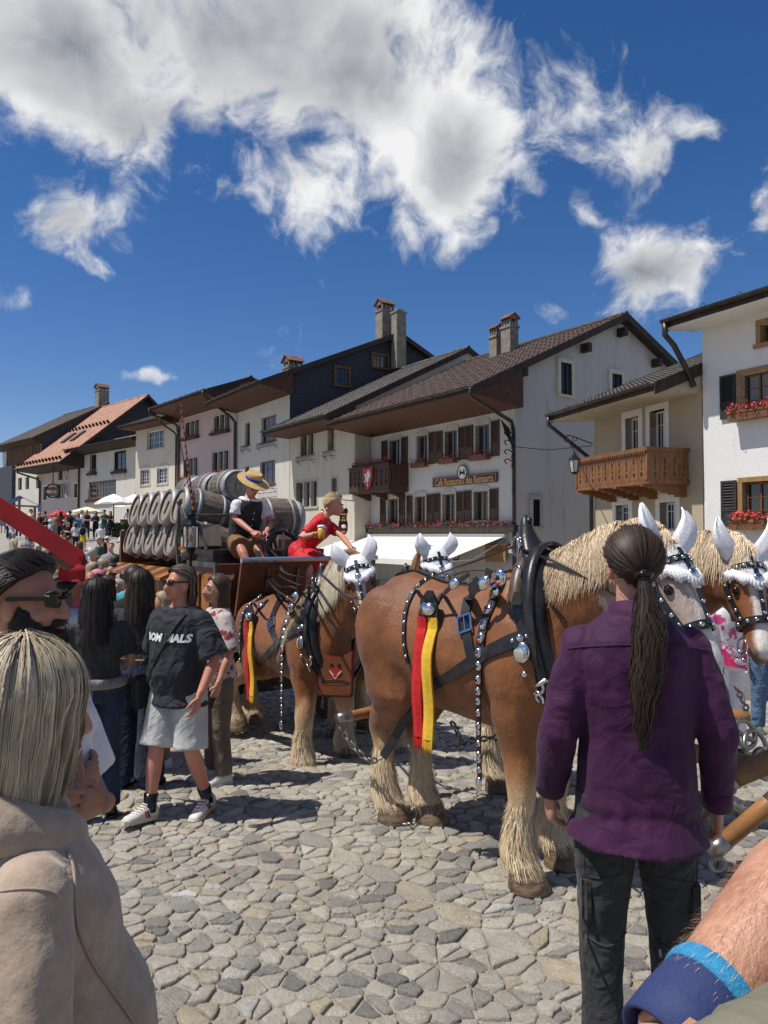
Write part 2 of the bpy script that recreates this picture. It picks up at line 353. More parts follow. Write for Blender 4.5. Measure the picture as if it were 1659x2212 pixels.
def cobbles():
 rng = random.Random(11); A = R(14); ca, sa = math.cos(A), math.sin(A)
 pts = []
 def inside(x, y):
  if y < 2.3 or y > 22.8: return False
  if y > 12 and -.16 * y < x: return False
  h = .5214 * y
  return -h - .55 < x < h + .45
 # a line of long kerb-like slabs crossing the square
 L0, L1 = Vector((-1.3, 5.7)), Vector((1.6, 2.5)); LD = (L1 - L0).normalized(); LL = (L1 - L0).length
 line = []; s = 0
 while s < LL:
  line.append((L0 + LD * s)); s += rng.uniform(.26, .36)
 row = -30.
 while row < 30:
  sp = .081; c = -22.
  while c < 22:
   big = rng.random()
   st = rng.uniform(.085, .19) * (1.45 if big > .86 else (.68 if big < .16 else 1))
   a, b_ = c + rng.uniform(-.03, .03), row + rng.uniform(-.036, .036) + .05 * math.sin(c * 1.3 + row * .7) + .03 * math.sin(c * 4.1)
   x, y = a * ca - b_ * sa, a * sa + b_ * ca
   c += st
   if not inside(x, y): continue
   q = Vector((x, y)) - L0; tt = q.dot(LD)
   if -.1 < tt < LL and abs(q.x * LD.y - q.y * LD.x) < .135: continue
   pts.append((x, y))
  row += sp * rng.uniform(.86, 1.16)
 pts += [(p.x, p.y) for p in line]
 ND = Vector((-LD.y, LD.x))
 for s_ in (-1, 1):                       # rows that close up to the slabs
  k = 0.
  while k < LL:
   p = L0 + LD * k + ND * s_ * (.165 + rng.uniform(-.008, .008)); k += rng.uniform(.13, .21)
   if inside(p.x, p.y): pts.append((p.x, p.y))
 print('stones', len(pts))
 vv, ee, ff, ov, oe, of = mgeo.delaunay_2d_cdt([Vector(p) for p in pts], [], [], 0, 1e-6)
 P = np.array([(v.x, v.y) for v in vv]); T = np.array([tuple(f) for f in ff])
 a, b_, c = P[T[:, 0]], P[T[:, 1]], P[T[:, 2]]
 D = 2 * (a[:, 0] * (b_[:, 1] - c[:, 1]) + b_[:, 0] * (c[:, 1] - a[:, 1]) + c[:, 0] * (a[:, 1] - b_[:, 1]))
 D[np.abs(D) < 1e-9] = 1e-9
 a2, b2, c2 = (a ** 2).sum(1), (b_ ** 2).sum(1), (c ** 2).sum(1)
 cc = np.stack([(a2 * (b_[:, 1] - c[:, 1]) + b2 * (c[:, 1] - a[:, 1]) + c2 * (a[:, 1] - b_[:, 1])) / D,
       (a2 * (c[:, 0] - b_[:, 0]) + b2 * (a[:, 0] - c[:, 0]) + c2 * (b_[:, 0] - a[:, 0])) / D], 1)
 inc = [[] for _ in range(len(P))]
 for i, t in enumerate(T):
  for k in t: inc[k].append(i)
 cells = []
 for i in range(len(P)):
  q = cc[inc[i]]
  if len(q) < 4: continue
  d = q - P[i]
  if np.abs(d).max() > .42: continue
  q = q[np.argsort(np.arctan2(d[:, 1], d[:, 0]))]
  cells.append((P[i], q))
 cells.sort(key=lambda t: math.hypot(t[0][0], t[0][1]))
 def shape(cen, q, detail):
  c0 = q.mean(0)
  # corners cut off once or twice, outline shrunk to leave a joint
  for it in range(2 if detail else 1):
   n = np.roll(q, -1, 0); w = .15 if it == 0 else .25
   q = np.stack([q * (1 - w) + n * w, q * w + n * (1 - w)], 1).reshape(-1, 2)
  d = q - c0; ln = np.linalg.norm(d, axis=1)[:, None]; u = d / np.maximum(ln, 1e-5)
  wob = np.array([rng.uniform(-.003, .006) for _ in q])[:, None]
  gap = rng.uniform(.001, .006)
  size = ln.mean()
  h = rng.uniform(-.003, .010); tx, ty = rng.uniform(-.05, .05), rng.uniform(-.05, .05)
  rings = []
  for (ins, z) in (((gap, -.03), (gap + .002, h - .006), (gap + .006, h - .001), (gap + .016, h + .001)) if detail else ((gap, -.03), (gap + .003, h - .004), (gap + .014, h + .001))):
   r = c0 + u * np.maximum(ln - ins - wob, ln * .25)
   zz = z + ((r - c0) @ np.array([tx, ty]) if z > -.02 else 0)
   if detail and z > -.02: zz = zz + np.array([rng.uniform(-.0022, .0022) for _ in q])
   g = gz(c0[0], c0[1])
   rings.append(np.column_stack([r, np.broadcast_to(zz + g, (len(r),))]))
  return rings
 def faces(rings):
  n = len(rings[0]); fs = []
  for i in range(len(rings) - 1):
   for j in range(n):
    k = (j + 1) % n; fs.append((i * n + j, i * n + k, (i + 1) * n + k, (i + 1) * n + j))
  fs.append(tuple((len(rings) - 1) * n + j for j in range(n))); return fs
 def tint():
  x = rng.random(); return x if x < .955 or rng.random() < .3 else .5
 # the 300 that show largest, in view, are single stones
 near = 0; V_, F_, TT = [], [], []
 for cen, q in cells:
  vis = abs(cen[0]) < .515 * cen[1] and cen[1] > 2.75 and cen[0] > -.36 * cen[1] - .05 and not (cen[0] > .29 * cen[1] and cen[1] < 4.6)
  if vis and near < 300:
   near += 1; rg = shape(cen, q, True); vs = np.concatenate(rg)
   me = bpy.data.meshes.new('cobble'); me.from_pydata([tuple(v) for v in vs], [], faces(rg)); me.materials.append(STONE)
   at = me.attributes.new('tint', 'FLOAT', 'POINT'); tv = tint(); at.data.foreach_set('value', [tv] * len(vs))
   me.polygons.foreach_set('use_smooth', [True] * len(me.polygons))
   o = bpy.data.objects.new('cobble', me); COL.objects.link(o); o.parent = ground
  else:
   rg = shape(cen, q, cen[1] < 5.5); vs = np.concatenate(rg); o0 = len(V_)
   V_.extend(map(tuple, vs)); F_.extend([tuple(k + o0 for k in f) for f in faces(rg)]); TT.extend([tint()] * len(vs))
 me = bpy.data.meshes.new('cobbles'); me.from_pydata(V_, [], F_); me.materials.append(STONE)
 at = me.attributes.new('tint', 'FLOAT', 'POINT'); at.data.foreach_set('value', TT)
 me.polygons.foreach_set('use_smooth', [True] * len(me.polygons))
 o = bpy.data.objects.new('cobbles', me); COL.objects.link(o); o.parent = ground; o['kind'] = 'stuff'
 print('cobble tris', sum(len(f) - 2 for f in F_))
cobbles()
def gravel():                                # grit and crumbs lying in the joints and on the stones
 rng = random.Random(77); mb = MB()
 for i in range(5200):
  y = 2.6 + 5.5 * rng.random() ** 1.6; x = rng.uniform(-.52, .52) * y
  if noise.noise(Vector((x * 1.1, y * 1.1, 3.))) < -.08: continue
  s_ = rng.uniform(.003, .009); c = Vector((x, y, gz(x, y) + .004 + s_ * .3)); a = rng.uniform(0, 6); u = Vector((math.cos(a), math.sin(a), 0)) * s_; v = Vector((-u.y, u.x, 0)) * rng.uniform(.5, .9); w = Vector((0, 0, s_ * .7))
  mb.add([c - u, c + v, c + u, c - v, c + w + u * .2], [(0, 1, 4), (1, 2, 4), (2, 3, 4), (3, 0, 4)])
 o = mb.build('gravel', mat('grit', (.42, .38, .31), (.24, .215, .17), ns=9, rough=.9), ground, fix=False); o['kind'] = 'stuff'
gravel()
# ================================================================== HOUSES
class Fr:
 """a facade: origin, u runs along the wall (away to the left), n points out to the square"""
 def __init__(s, C, ang=None, u=None, n=None):
  s.C = Vector((C[0], C[1], 0))
  s.u = Vector((-math.sin(R(ang)), math.cos(R(ang)), 0)) if u is None else u
  s.n = Vector((-s.u.y, s.u.x, 0)) if n is None else n
 def p(s, a, o, z): return s.C + s.u * a + s.n * o + Vector((0, 0, z))
 def sz(s, x, y, o=0.):           # seen point on the plane o -> (a, z)
  r = ray(x, y); b = s.C + s.n * o
  t = (b.dot(s.n)) / (r.dot(s.n)); q = r * t
  return (q - b).dot(s.u), CAMH + q.z
 def oz(s, x, y, a):              # seen point on the cross plane at a -> (o, z)
  r = ray(x, y); b = s.C + s.u * a; t = b.dot(s.u) / r.dot(s.u); q = r * t
  return (q - b).dot(s.n), CAMH + q.z
 def box(s, mb, a0, a1, o0, o1, z0, z1):
  return mb.obox(s.p((a0 + a1) / 2, (o0 + o1) / 2, (z0 + z1) / 2), s.u * (a1 - a0) / 2, s.n * (o1 - o0) / 2, (0, 0, (z1 - z0) / 2))
def c1(x, y): return x * .2645, 768 + y * .2645
def c2(x, y): return 329.2 + x * .2976, 630.9 + y * .2976
def c3(x, y): return 685.8 + x * .2976, 630.9 + y * .2976
def c4(x, y): return 1124.6 + x * .3221, 576 + y * .3221
def crect(cf, x0, x1, y0, y1): a = cf(x0, y0); b = cf(x1, y1); return a[0], b[0], a[1], b[1]
def plaster(name, c, dirt=(.30, .27, .22), amt=.35):
 m = bpy.data.materials.new(name); m.use_nodes = True; t = NT(m.node_tree); b = t.n['Principled BSDF']
 co = t.new('ShaderNodeTexCoord').outputs['Object']
 st = t.new('ShaderNodeMapping', inp={'Vector': co, 'Scale': (1.6, 1.6, .22)}).outputs[0]
 n0 = t.noise(co, .55, 5, .6).outputs[0]; n1 = t.noise(st, 2.2, 7, .7).outputs[0]; n2 = t.noise(co, 26, 5, .65).outputs[0]
 k = t.math('MULTIPLY', t.smooth(n1, .47, .78), t.smooth(n0, .30, .62))
 cc = t.mix(t.math('MULTIPLY', k, amt * 1.6), c, dirt)
 cc = t.mix(t.smooth(n2, .3, .7, 0, .10), cc, tuple(x * .55 for x in c))
 t.l.new(cc, b.inputs['Base Color']); b.inputs['Roughness'].default_value = .92; b.inputs['Specular IOR Level'].default_value = .2
 t.l.new(t.new('ShaderNodeBump', inp={'Strength': .35, 'Distance': .03, 'Height': t.math('ADD', n2, t.math('MULTIPLY', n0, 2))}).outputs[0], b.inputs['Normal'])
 return m
PL = {'white': plaster('plaster_white', (.56, .54, .48), amt=.5), 'cream': plaster('plaster_cream', (.55, .51, .42), amt=.55), 'pink': plaster('plaster_pink', (.55, .42, .39), amt=.4), 'rest': plaster('plaster_restaurant', (.55, .53, .50), amt=.4),
   'beige': plaster('plaster_beige', (.42, .35, .245), (.34, .28, .2), .3), 'bright': plaster('plaster_bright', (.72, .71, .69), amt=.12), 'old': plaster('plaster_old', (.66, .63, .56), (.33, .30, .25), .7), 'pinkish': plaster('plaster_pinkish', (.54, .46, .44), amt=.5)}
STN = mat('stone_trim', (.36, .35, .32), (.46, .44, .40), ns=5, bump=.2)
STNY = mat('stone_yellow', (.60, .55, .40), (.66, .61, .47), ns=3)
WHT = mat('white_trim', (.74, .73, .68), (.66, .65, .60), ns=4)
FRB = mat('brown_frame', (.13, .055, .022), (.18, .08, .035), rough=.55, ns=9)
FRO = mat('ochre_frame', (.34, .20, .075), (.27, .15, .055), rough=.55, ns=9)
FRW = mat('white_frame', (.78, .77, .73), rough=.5)
FRD = mat('dark_wood', (.030, .021, .016), (.055, .038, .027), rough=.75, ns=7, st=(1, 1, .2))
SHT = mat('shutter_brown', (.055, .034, .022), (.085, .052, .034), rough=.7, ns=8)
SHK = mat('shutter_black', (.022, .021, .022), (.035, .033, .033), rough=.7, ns=8)
GLS = mat('window_glass', (.012, .015, .018), rough=.06, spec=.9)
CUR = mat('lace_curtain', (.72, .71, .68), (.55, .54, .52), ns=40, st=(1, 1, .3))
SOF = mat('soffit_boards', (.070, .028, .016), (.10, .044, .025), rough=.7, ns=5)
MTL = mat('gutter_metal', (.045, .040, .038), (.075, .062, .055), rough=.42, metal=.7, ns=3)
IRON = mat('wrought_iron', (.015, .015, .016), rough=.5, metal=.5)
T_BR = mat('tile_brown', (.048, .030, .024), (.105, .065, .050), ns=3.2, nd=8, bump=.3, bs=30)
T_GR = mat('tile_grey', (.060, .055, .048), (.115, .102, .088), ns=3.0, nd=8, bump=.3, bs=30)
T_OR = mat('tile_orange', (.33, .165, .108), (.45, .265, .185), ns=2.2, nd=8, bump=.25, bs=20)
T_DK = mat('tile_dark', (.06, .048, .042), (.10, .08, .068), ns=2.2, nd=8, bump=.25, bs=20)
SNW = mat('guard_metal', (.50, .44, .37), rough=.6)
RED = mat('geranium_red', (.55, .035, .03), (.72, .10, .09), ns=30, rough=.6)
PNK = mat('geranium_pink', (.50, .05, .07), (.66, .16, .17), ns=30, rough=.6)
LEAF = mat('geranium_leaf', (.03, .075, .02), (.06, .12, .035), ns=30, rough=.6)
CHS = mat('chimney_stone', (.17, .155, .125), (.26, .235, .19), ns=4, bump=.3)
def shingle_mat(name, c, c2):
 m = bpy.data.materials.new(name); m.use_nodes = True; t = NT(m.node_tree); b = t.n['Principled BSDF']
 co = t.new('ShaderNodeTexCoord').outputs['Object']
 n = t.noise(co, 14, 5, .7).outputs[0]
 t.l.new(t.mix(n, c, c2), b.inputs['Base Color']); b.inputs['Roughness'].default_value = .75
 return m
SHG = shingle_mat('dark_shingle', (.018, .022, .032), (.055, .062, .08))
def pane_grid(fr, wpart, a0, a1, z0, z1, o, cols, rows, bw, fm, leafs=1, bw2=None):
 """frame bars as the window part (mesh) and its single panes as sub-parts"""
 return
def window(fr, H, a0, a1, z0, z1, o, st):
 """casement in the opening a0..a1 (a grows to the left), z0..z1; face at o"""
 fm = st.get('fm', FRB); bw = st.get('bw', .055); dp = st.get('dp', .16); cols = st.get('cols', 2); rows = st.get('rows', 3)
 mull = st.get('mull', None)
 mb = MB(); oi, oo = o - dp - .05, o - dp
 fr.box(mb, a0, a0 + bw, oi, oo, z0, z1); fr.box(mb, a1 - bw, a1, oi, oo, z0, z1)
 fr.box(mb, a0 + bw, a1 - bw, oi, oo, z0, z0 + bw); fr.box(mb, a0 + bw, a1 - bw, oi, oo, z1 - bw, z1)
 gw = (a1 - a0 - 2 * bw) / cols; gh = (z1 - z0 - 2 * bw) / rows
 thick = st.get('thick', [cols // 2] if cols % 2 == 0 else [])
 for i in range(1, cols):
  w = bw * .8 if i in thick else bw * .32
  fr.box(mb, a0 + bw + i * gw - w / 2, a0 + bw + i * gw + w / 2, oi + .004, oo - .004 + (.01 if i in thick else 0), z0 + bw, z1 - bw)
 rl = st.get('rowlines', [k / rows for k in range(1, rows)])
 for k in rl:
  zz = z0 + bw + (z1 - z0 - 2 * bw) * k
  fr.box(mb, a0 + bw, a1 - bw, oi + .007, oo - .008, zz - bw * .16, zz + bw * .16)
 w_ = mb.build('window', fm, H)
 zs = [z0 + bw * .5] + [z0 + bw + (z1 - z0 - 2 * bw) * k for k in rl] + [z1 - bw * .5]
 pv = {}
 for i in range(cols):
  for k in range(len(zs) - 1):
   key = (round(zs[k + 1] - zs[k], 3))
   ac = a0 + bw + (i + .5) * gw; zc = (zs[k] + zs[k + 1]) / 2
   if key not in pv:
    q = MB(); fr.box(q, -gw / 2, gw / 2, -.004, .004, -(zs[k + 1] - zs[k]) / 2, (zs[k + 1] - zs[k]) / 2)
    q.v = [tuple(Vector(x) - fr.C) for x in q.v]; pv[key] = q.mesh('pane', GLS)
   po = link('pane', pv[key], w_); po.location = fr.p(ac, (oi + oo) / 2 - .004, zc)
 if st.get('curtain'):
  q = MB(); n = 24; pr = []
  for zz in (z0 + bw, z0 + bw + (z1 - z0) * st['curtain']):
   pr.append([fr.p(a0 + bw + (a1 - a0 - 2 * bw) * i / n, oi - .03 + .015 * math.sin(i * 2.1), zz) for i in range(n + 1)])
  q.loft(pr, False, False).build('curtain', CUR, w_)
 if st.get('sur'):
  sm, sw = st['sur'], st.get('sw', .13); q = MB(); so = o + .025
  if st.get('arch'):
   ah = st['arch']; N = 10; am = (a0 + a1) / 2; hw = (a1 - a0) / 2
   out = [fr.p(am + (hw + sw) * math.cos(math.pi * i / N) * 1.0, so, z1 + ah * math.sin(math.pi * i / N) ** .8 + sw * .55) for i in range(N + 1)]
   out[0] = fr.p(am + hw + sw, so, z1 + sw * .3); out[-1] = fr.p(am - hw - sw, so, z1 + sw * .3)
   if st.get('open_arch'): pass
   q.prism([fr.p(a0 - sw, so, z1 - .002), ] + list(reversed(out)) + [fr.p(a1 + sw, so, z1 - .002)], -fr.n * (.05 + .13))
  else:
   fr.box(q, a0 - sw, a1 + sw, o - .20, so, z1, z1 + sw)
  fr.box(q, a0 - sw, a0, o - .20, so - .004, z0, z1); fr.box(q, a1, a1 + sw, o - .20, so - .004, z0, z1)
  if mull:
   for k in range(1, mull):
    am = a0 + (a1 - a0) * k / mull; fr.box(q, am - .06, am + .06, o - .24, so - .03, z0, z1)
  q.build('window_surround', sm, w_)
  q = MB(); fr.box(q, a0 - sw - .04, a1 + sw + .04, o - .20, o + .07, z0 - .09, z0 - .001); q.build('sill', sm, w_)
 elif st.get('sill', True):
  q = MB(); fr.box(q, a0 - .06, a1 + .06, o - .2, o + .06, z0 - .07, z0 - .001); q.build('sill', st.get('sillm', fm), w_)
 return w_
def shutter(fr, H, a0, a1, z0, z1, o, m, slats=True, label=None):
 mb = MB(); f = .055
 fr.box(mb, a0, a0 + f, o + .02, o + .06, z0, z1); fr.box(mb, a1 - f, a1, o + .02, o + .06, z0, z1)
 for zz in (z0, z0 + (z1 - z0) * .33, z1 - f): fr.box(mb, a0 + f, a1 - f, o + .022, o + .058, zz, zz + f)
 fr.box(mb, a0 + f, a1 - f, o + .024, o + .045, z0 + f, z0 + (z1 - z0) * .33)
 n = int((z1 - z0) * .67 / .075); zb = z0 + (z1 - z0) * .33 + f
 for i in range(n):
  zz = zb + (z1 - f - zb) * (i + .5) / n
  mb.obox(fr.p((a0 + a1) / 2, o + .04, zz), fr.u * ((a1 - a0) / 2 - f), fr.n * .018 + Vector((0, 0, -.022)), fr.n * .004 + Vector((0, 0, .004)))
 fr.box(mb, a0 + f * .5, a1 - f * .5, o + .021, o + .023, z0 + f * .5, z1 - f * .5)
 return mb.build('shutter', m, H)
def flowers(c, du, dn, dz, half, dens, rng, red=True, size=.034):
 """geranium leaves and blossoms round points in a box: (leaf mesh, blossom mesh)"""
 L, F = MB(), MB()
 for k in range(int(dens * 1.7)):
  p = c + du * rng.uniform(-1, 1) + dn * rng.uniform(-.9, 1.0) + dz * rng.uniform(-.5, .8)
  a = Vector((rng.gauss(0, 1), rng.gauss(0, 1), rng.gauss(0, 1))).normalized(); b = a.orthogonal().normalized(); s_ = size * rng.uniform(.8, 1.7)
  e = a.cross(b); L.add([p - b * s_, p + e * s_ * .7, p + b * s_, p - e * s_ * .7], [(0, 1, 2, 3)])
 for k in range(dens):
  p = c + du * rng.uniform(-1, 1) + dn * rng.uniform(-.7, 1.3) + dz * rng.uniform(-.1, 1.25)
  for j in range(6):
   q = p + Vector((rng.gauss(0, 1), rng.gauss(0, 1), rng.gauss(0, .8))) * size * .8
   a = Vector((rng.gauss(0, 1), rng.gauss(0, 1), rng.gauss(0, 1))).normalized(); b = a.orthogonal().normalized(); e = a.cross(b); s_ = size * rng.uniform(.45, .8)
   F.add([q - b * s_, q + e * s_, q + b * s_, q - e * s_], [(0, 1, 2, 3)])
 return L, F
FRNG = random.Random(5)
def flower_box(fr, a0, a1, z, o, label, box='dark', h=.2, dens=26, red=RED, brackets=False, rail=False):
 t = empty('flower_box', fr.p((a0 + a1) / 2, o + .12, z)); tag(t, label, 'flower box', 'window flower boxes')
 mb = MB()
 if rail:
  for zz in (z, z + h): mb.tube([fr.p(a0, o, zz), fr.p(a0, o + .22, zz), fr.p(a1, o + .22, zz), fr.p(a1, o, zz)], .012, 5)
  n = max(4, int((a1 - a0) / .11))
  for i in range(n + 1):
   a = a0 + (a1 - a0) * i / n; mb.tube([fr.p(a, o + .22, z), fr.p(a, o + .22, z + h)], .008, 4)
  for a in (a0 + .1, a1 - .1): mb.tube([fr.p(a, o + .2, z), fr.p(a, o, z - .18)], .014, 4)
  mb.build('rail', IRON, t)
  if dens:
   q = MB(); fr.box(q, a0 + .03, a1 - .03, o + .03, o + .19, z + .01, z + h - .04); q.build('trough', FRD, t)
 else:
  fr.box(mb, a0, a1, o + .03, o + .25, z, z + h); fr.box(mb, a0 - .02, a1 + .02, o + .02, o + .265, z + h - .035, z + h + .005)
  if brackets:
   for a in (a0 + .12, a1 - .12): mb.tube([fr.p(a, o + .22, z), fr.p(a, o, z - .2)], .016, 4)
  mb.build('box', FRD if box == 'dark' else FRB, t)
 if dens:
  L, F = flowers(fr.p((a0 + a1) / 2, o + .15, z + h), fr.u * (a1 - a0) / 2, fr.n * .15, Vector((0, 0, .16)), None, dens, FRNG)
  L.build('foliage', LEAF, t, fix=False); F.build('blossom', red, t, fix=False)
 return t
def wall_holes(mb, fr, a0, a1, z0, z1, o, holes, dep=.22):
 A = sorted(set([a0, a1] + [h[0] for h in holes] + [h[1] for h in holes])); Z = sorted(set([z0, z1] + [h[2] for h in holes] + [h[3] for h in holes]))
 A = [a for a in A if a0 <= a <= a1]; Z = [z for z in Z if z0 <= z <= z1]
 for i in range(len(A) - 1):
  for j in range(len(Z) - 1):
   ac, zc = (A[i] + A[i + 1]) / 2, (Z[j] + Z[j + 1]) / 2
   if any(h[0] < ac < h[1] and h[2] < zc < h[3] for h in holes): continue
   mb.poly([fr.p(A[i], o, Z[j]), fr.p(A[i + 1], o, Z[j]), fr.p(A[i + 1], o, Z[j + 1]), fr.p(A[i], o, Z[j + 1])])
 for h in holes:
  q = [(h[0], h[2]), (h[1], h[2]), (h[1], h[3]), (h[0], h[3])]
  for k in range(4):
   (a, z), (b, w) = q[k], q[(k + 1) % 4]
   mb.poly([fr.p(a, o, z), fr.p(b, o, w), fr.p(b, o - dep, w), fr.p(a, o - dep, z)])
def tiles(fr, H, a0, a1, oe, ze, orr, zr, m, tw, th, single=0, guards=None, rng=random.Random(3)):
 """overlapping roof tiles on the slope from the eave (oe, ze) to the ridge (orr, zr)"""
 L = math.hypot(oe - orr, zr - ze); up = (fr.n * (orr - oe) + Vector((0, 0, zr - ze))) / L; nor = fr.u.cross(up)
 if nor.z < 0: nor = -nor
 nr = int(L / th); nc = int((a1 - a0) / tw); tw = (a1 - a0) / nc; th = L / nr
 lst = []; G = MB()
 for r in range(nr):
  for c in range(nc):
   p = fr.p(a0 + tw * (c + .5), oe, ze) + up * (th * r) + nor * rng.uniform(0, .006); lst.append((p.length, p, r, c))
   if guards and r % 2 == 1 and (c + r // 2) % 2 == 0:
    g = p + up * th * .1 + nor * .05; G.obox(g, fr.u * .022, up * .025, nor * .03)
 lst.sort(key=lambda t: t[0])
 def tv(p):
  hw = tw * .49; pr = [(-hw, .012), (-hw * .5, .034), (hw * .1, .036), (hw * .6, .014), (hw, .010)]
  top = [[p + fr.u * x + nor * (y + .022) for x, y in pr], [p + fr.u * x + up * th * 1.12 + nor * (y - .004) for x, y in pr]]
  lo = [p + fr.u * x + nor * (-.002) for x, y in pr]
  n = len(pr)
  vs = lo + top[0] + top[1]
  return vs, [(i, i + 1, n + i + 1, n + i) for i in range(n - 1)] + [(n + i, n + i + 1, 2 * n + i + 1, 2 * n + i) for i in range(n - 1)]
 shared = None
 for k, (d, p, r, c) in enumerate(lst[:single]):
  if shared is None:
   vs, fs = tv(Vector((0, 0, 0))); shared = MB().add(vs, fs).mesh('roof_tile', m)
  o = link('roof_tile', shared, H); o.location = p
 mb = MB()
 for (d, p, r, c) in lst[single:]:
  mb.add(*tv(p))
 if mb.f:
  o = mb.build('roof_tiles', m, H, fix=False); o['kind'] = 'stuff'
 if G.f: G.build('snow_guards', SNW, H)['kind'] = 'stuff'
def gutter(fr, H, a0, a1, o, z, r=.085):
 mb = MB(); rg = []
 for a in (a0, a1): rg.append([fr.p(a, o + r * math.cos(t), z + r * math.sin(t)) for t in [math.pi + math.pi * i / 8 for i in range(9)]] + [fr.p(a, o + (r - .012) * math.cos(t), z + (r - .012) * math.sin(t)) for t in [math.pi + math.pi * i / 8 for i in reversed(range(9))]])
 mb.loft(rg); n = int((a1 - a0) / .9)
 for i in range(n + 1):
  a = a0 + (a1 - a0) * (i + .3) / (n + .6); fr.box(mb, a - .015, a + .015, o - r - .03, o + r + .006, z - r - .012, z - r + .02) if False else mb.ring(fr.p(a, o, z - .005), fr.u, r + .004, .008, 12, 4)
 return mb.build('gutter', MTL, H)
def house(name, label, fr, a0, a1, o, wm, eave, ridge, tm, tile=(.24, .3), single=0, guards=None, windows=(), zb=None, ov=(.35, .35), sofd=.45, back=None, gable=None, sofm=None, eavez=None, fascia=FRD, cat='house', gut=True, sidehole=()):
 """eave = (o, z), ridge = (o, z); right end a0, left end a1"""
 zb = gz(*fr.p((a0 + a1) / 2, o, 0).to_2d()) - .6 if zb is None else zb
 H = empty(name, fr.p((a0 + a1) / 2, o, zb + .6)); tag(H, label, cat)
 oe, ze = eave; orr, zr = ridge; k = (zr - ze) / (oe - orr)
 zt = ze + (oe - o) * k - .10                        # underside of the slope over the facade
 zs = ze - sofd                                      # where the boarded soffit meets the wall
 ob = 2 * orr - o if back is None else back; zbk = zr - (orr - ob) * k
 mb = MB(); holes = []
 for (x0, x1, y0, y1, st) in windows:
  xm, ym = (x0 + x1) / 2, (y0 + y1) / 2
  s1_, _ = fr.sz(x0, ym, o); s0_, _ = fr.sz(x1, ym, o); z1_ = fr.sz(xm, y0, o)[1]; z0_ = fr.sz(xm, y1, o)[1]
  s0_ = max(s0_, a0 + .1); s1_ = min(s1_, a1 - .1)
  holes.append((s0_, s1_, z0_, z1_, st))
 wall_holes(mb, fr, a0, a1, zb, zt, o, holes)
 # gable ends and back
 for a in (a0, a1):
  if a == a0 and gable: continue
  mb.poly([fr.p(a, o, zb), fr.p(a, o, zt), fr.p(a, orr, zr - .12), fr.p(a, ob, zbk - .12), fr.p(a, ob, zb)])
 mb.poly([fr.p(a0, ob, zb), fr.p(a1, ob, zb), fr.p(a1, ob, zbk - .12), fr.p(a0, ob, zbk - .12)])
 mb.build('wall', wm, H)
 # roof slabs, verge boards, soffit
 r0, r1 = a0 - ov[0], a1 + ov[1]; q = MB()
 for (oa, za, ob_, zb_) in ((oe, ze, orr, zr), (orr, zr, ob - .9, zbk - .9 * k)):
  q.prism([fr.p(r0, oa, za - .14), fr.p(r1, oa, za - .14), fr.p(r1, ob_, zb_ - .14), fr.p(r0, ob_, zb_ - .14)], (0, 0, .13))
 rf = q.build('roof', fascia, H)
 q = MB()
 for a in (r0 - .03, r1 + .03):
  s_ = -1 if a < a0 else 1
  for (oa, za, ob_, zb_) in ((oe, ze, orr, zr), (orr, zr, ob - .9, zbk - .9 * k)):
   MB().prism([fr.p(a, oa, za + .06), fr.p(a, ob_, zb_ + .06), fr.p(a, ob_, zb_ - .24), fr.p(a, oa, za - .24)], fr.u * .028).build('verge_board', fascia, H)
 q = MB(); nb = max(3, int((oe - o) / .14))
 for i in range(nb):
  f0, f1 = i / nb, (i + .94) / nb
  q.prism([fr.p(r0 + .03, oe - .02 + (o - oe) * f0, ze - .16 + (zs - ze + .16) * f0), fr.p(r1 - .03, oe - .02 + (o - oe) * f0, ze - .16 + (zs - ze + .16) * f0), fr.p(r1 - .03, oe - .02 + (o - oe) * f1, ze - .16 + (zs - ze + .16) * f1), fr.p(r0 + .03, oe - .02 + (o - oe) * f1, ze - .16 + (zs - ze + .16) * f1)], (0, 0, .02))
 q.build('soffit', sofm or SOF, H)
 q = MB()                                             # board that closes the box of the eave at the sides
 for a in (r0 + .02, r1 - .02):
  MB().prism([fr.p(a, oe - .03, ze - .13), fr.p(a, o, zt), fr.p(a, o, zs), fr.p(a, oe - .03, ze - .18)], fr.u * .03).build('eave_cheek', sofm or SOF, H)
 if gut: gutter(fr, H, r0, r1, oe + .09, ze + .03)
 tiles(fr, H, r0, r1, oe + .03, ze - .01, orr, zr - .01, tm, tile[0], tile[1], single, guards)
 q = MB(); q.tube([fr.p(r0, orr, zr + .03), fr.p(r1, orr, zr + .03)], .11, 8); q.build('ridge_cap', tm, H)
 for (s0_, s1_, z0_, z1_, st) in holes:
  window(fr, H, s0_, s1_, z0_, z1_, o, st)
  w = (s1_ - s0_) * .54; sm = st.get('shut')
  for side in st.get('sides', ''):
   g = st.get('sw', .0) + .02 if st.get('sur') else .02
   if side == 'r': shutter(fr, H, s0_ - g - w, s0_ - g, z0_ - .02, z1_ + .06, o, sm)
   else: shutter(fr, H, s1_ + g, s1_ + g + w, z0_ - .02, z1_ + .06, o, sm)
 H['_h'] = [fr.p(0, 0, 0).x]; del H['_h']
 return H, holes
def downpipe(H, pts, r=.055, m=None, name='downpipe'):
 return MB().tube(pts, r, 8).build(name, m or MTL, H, smooth=True)
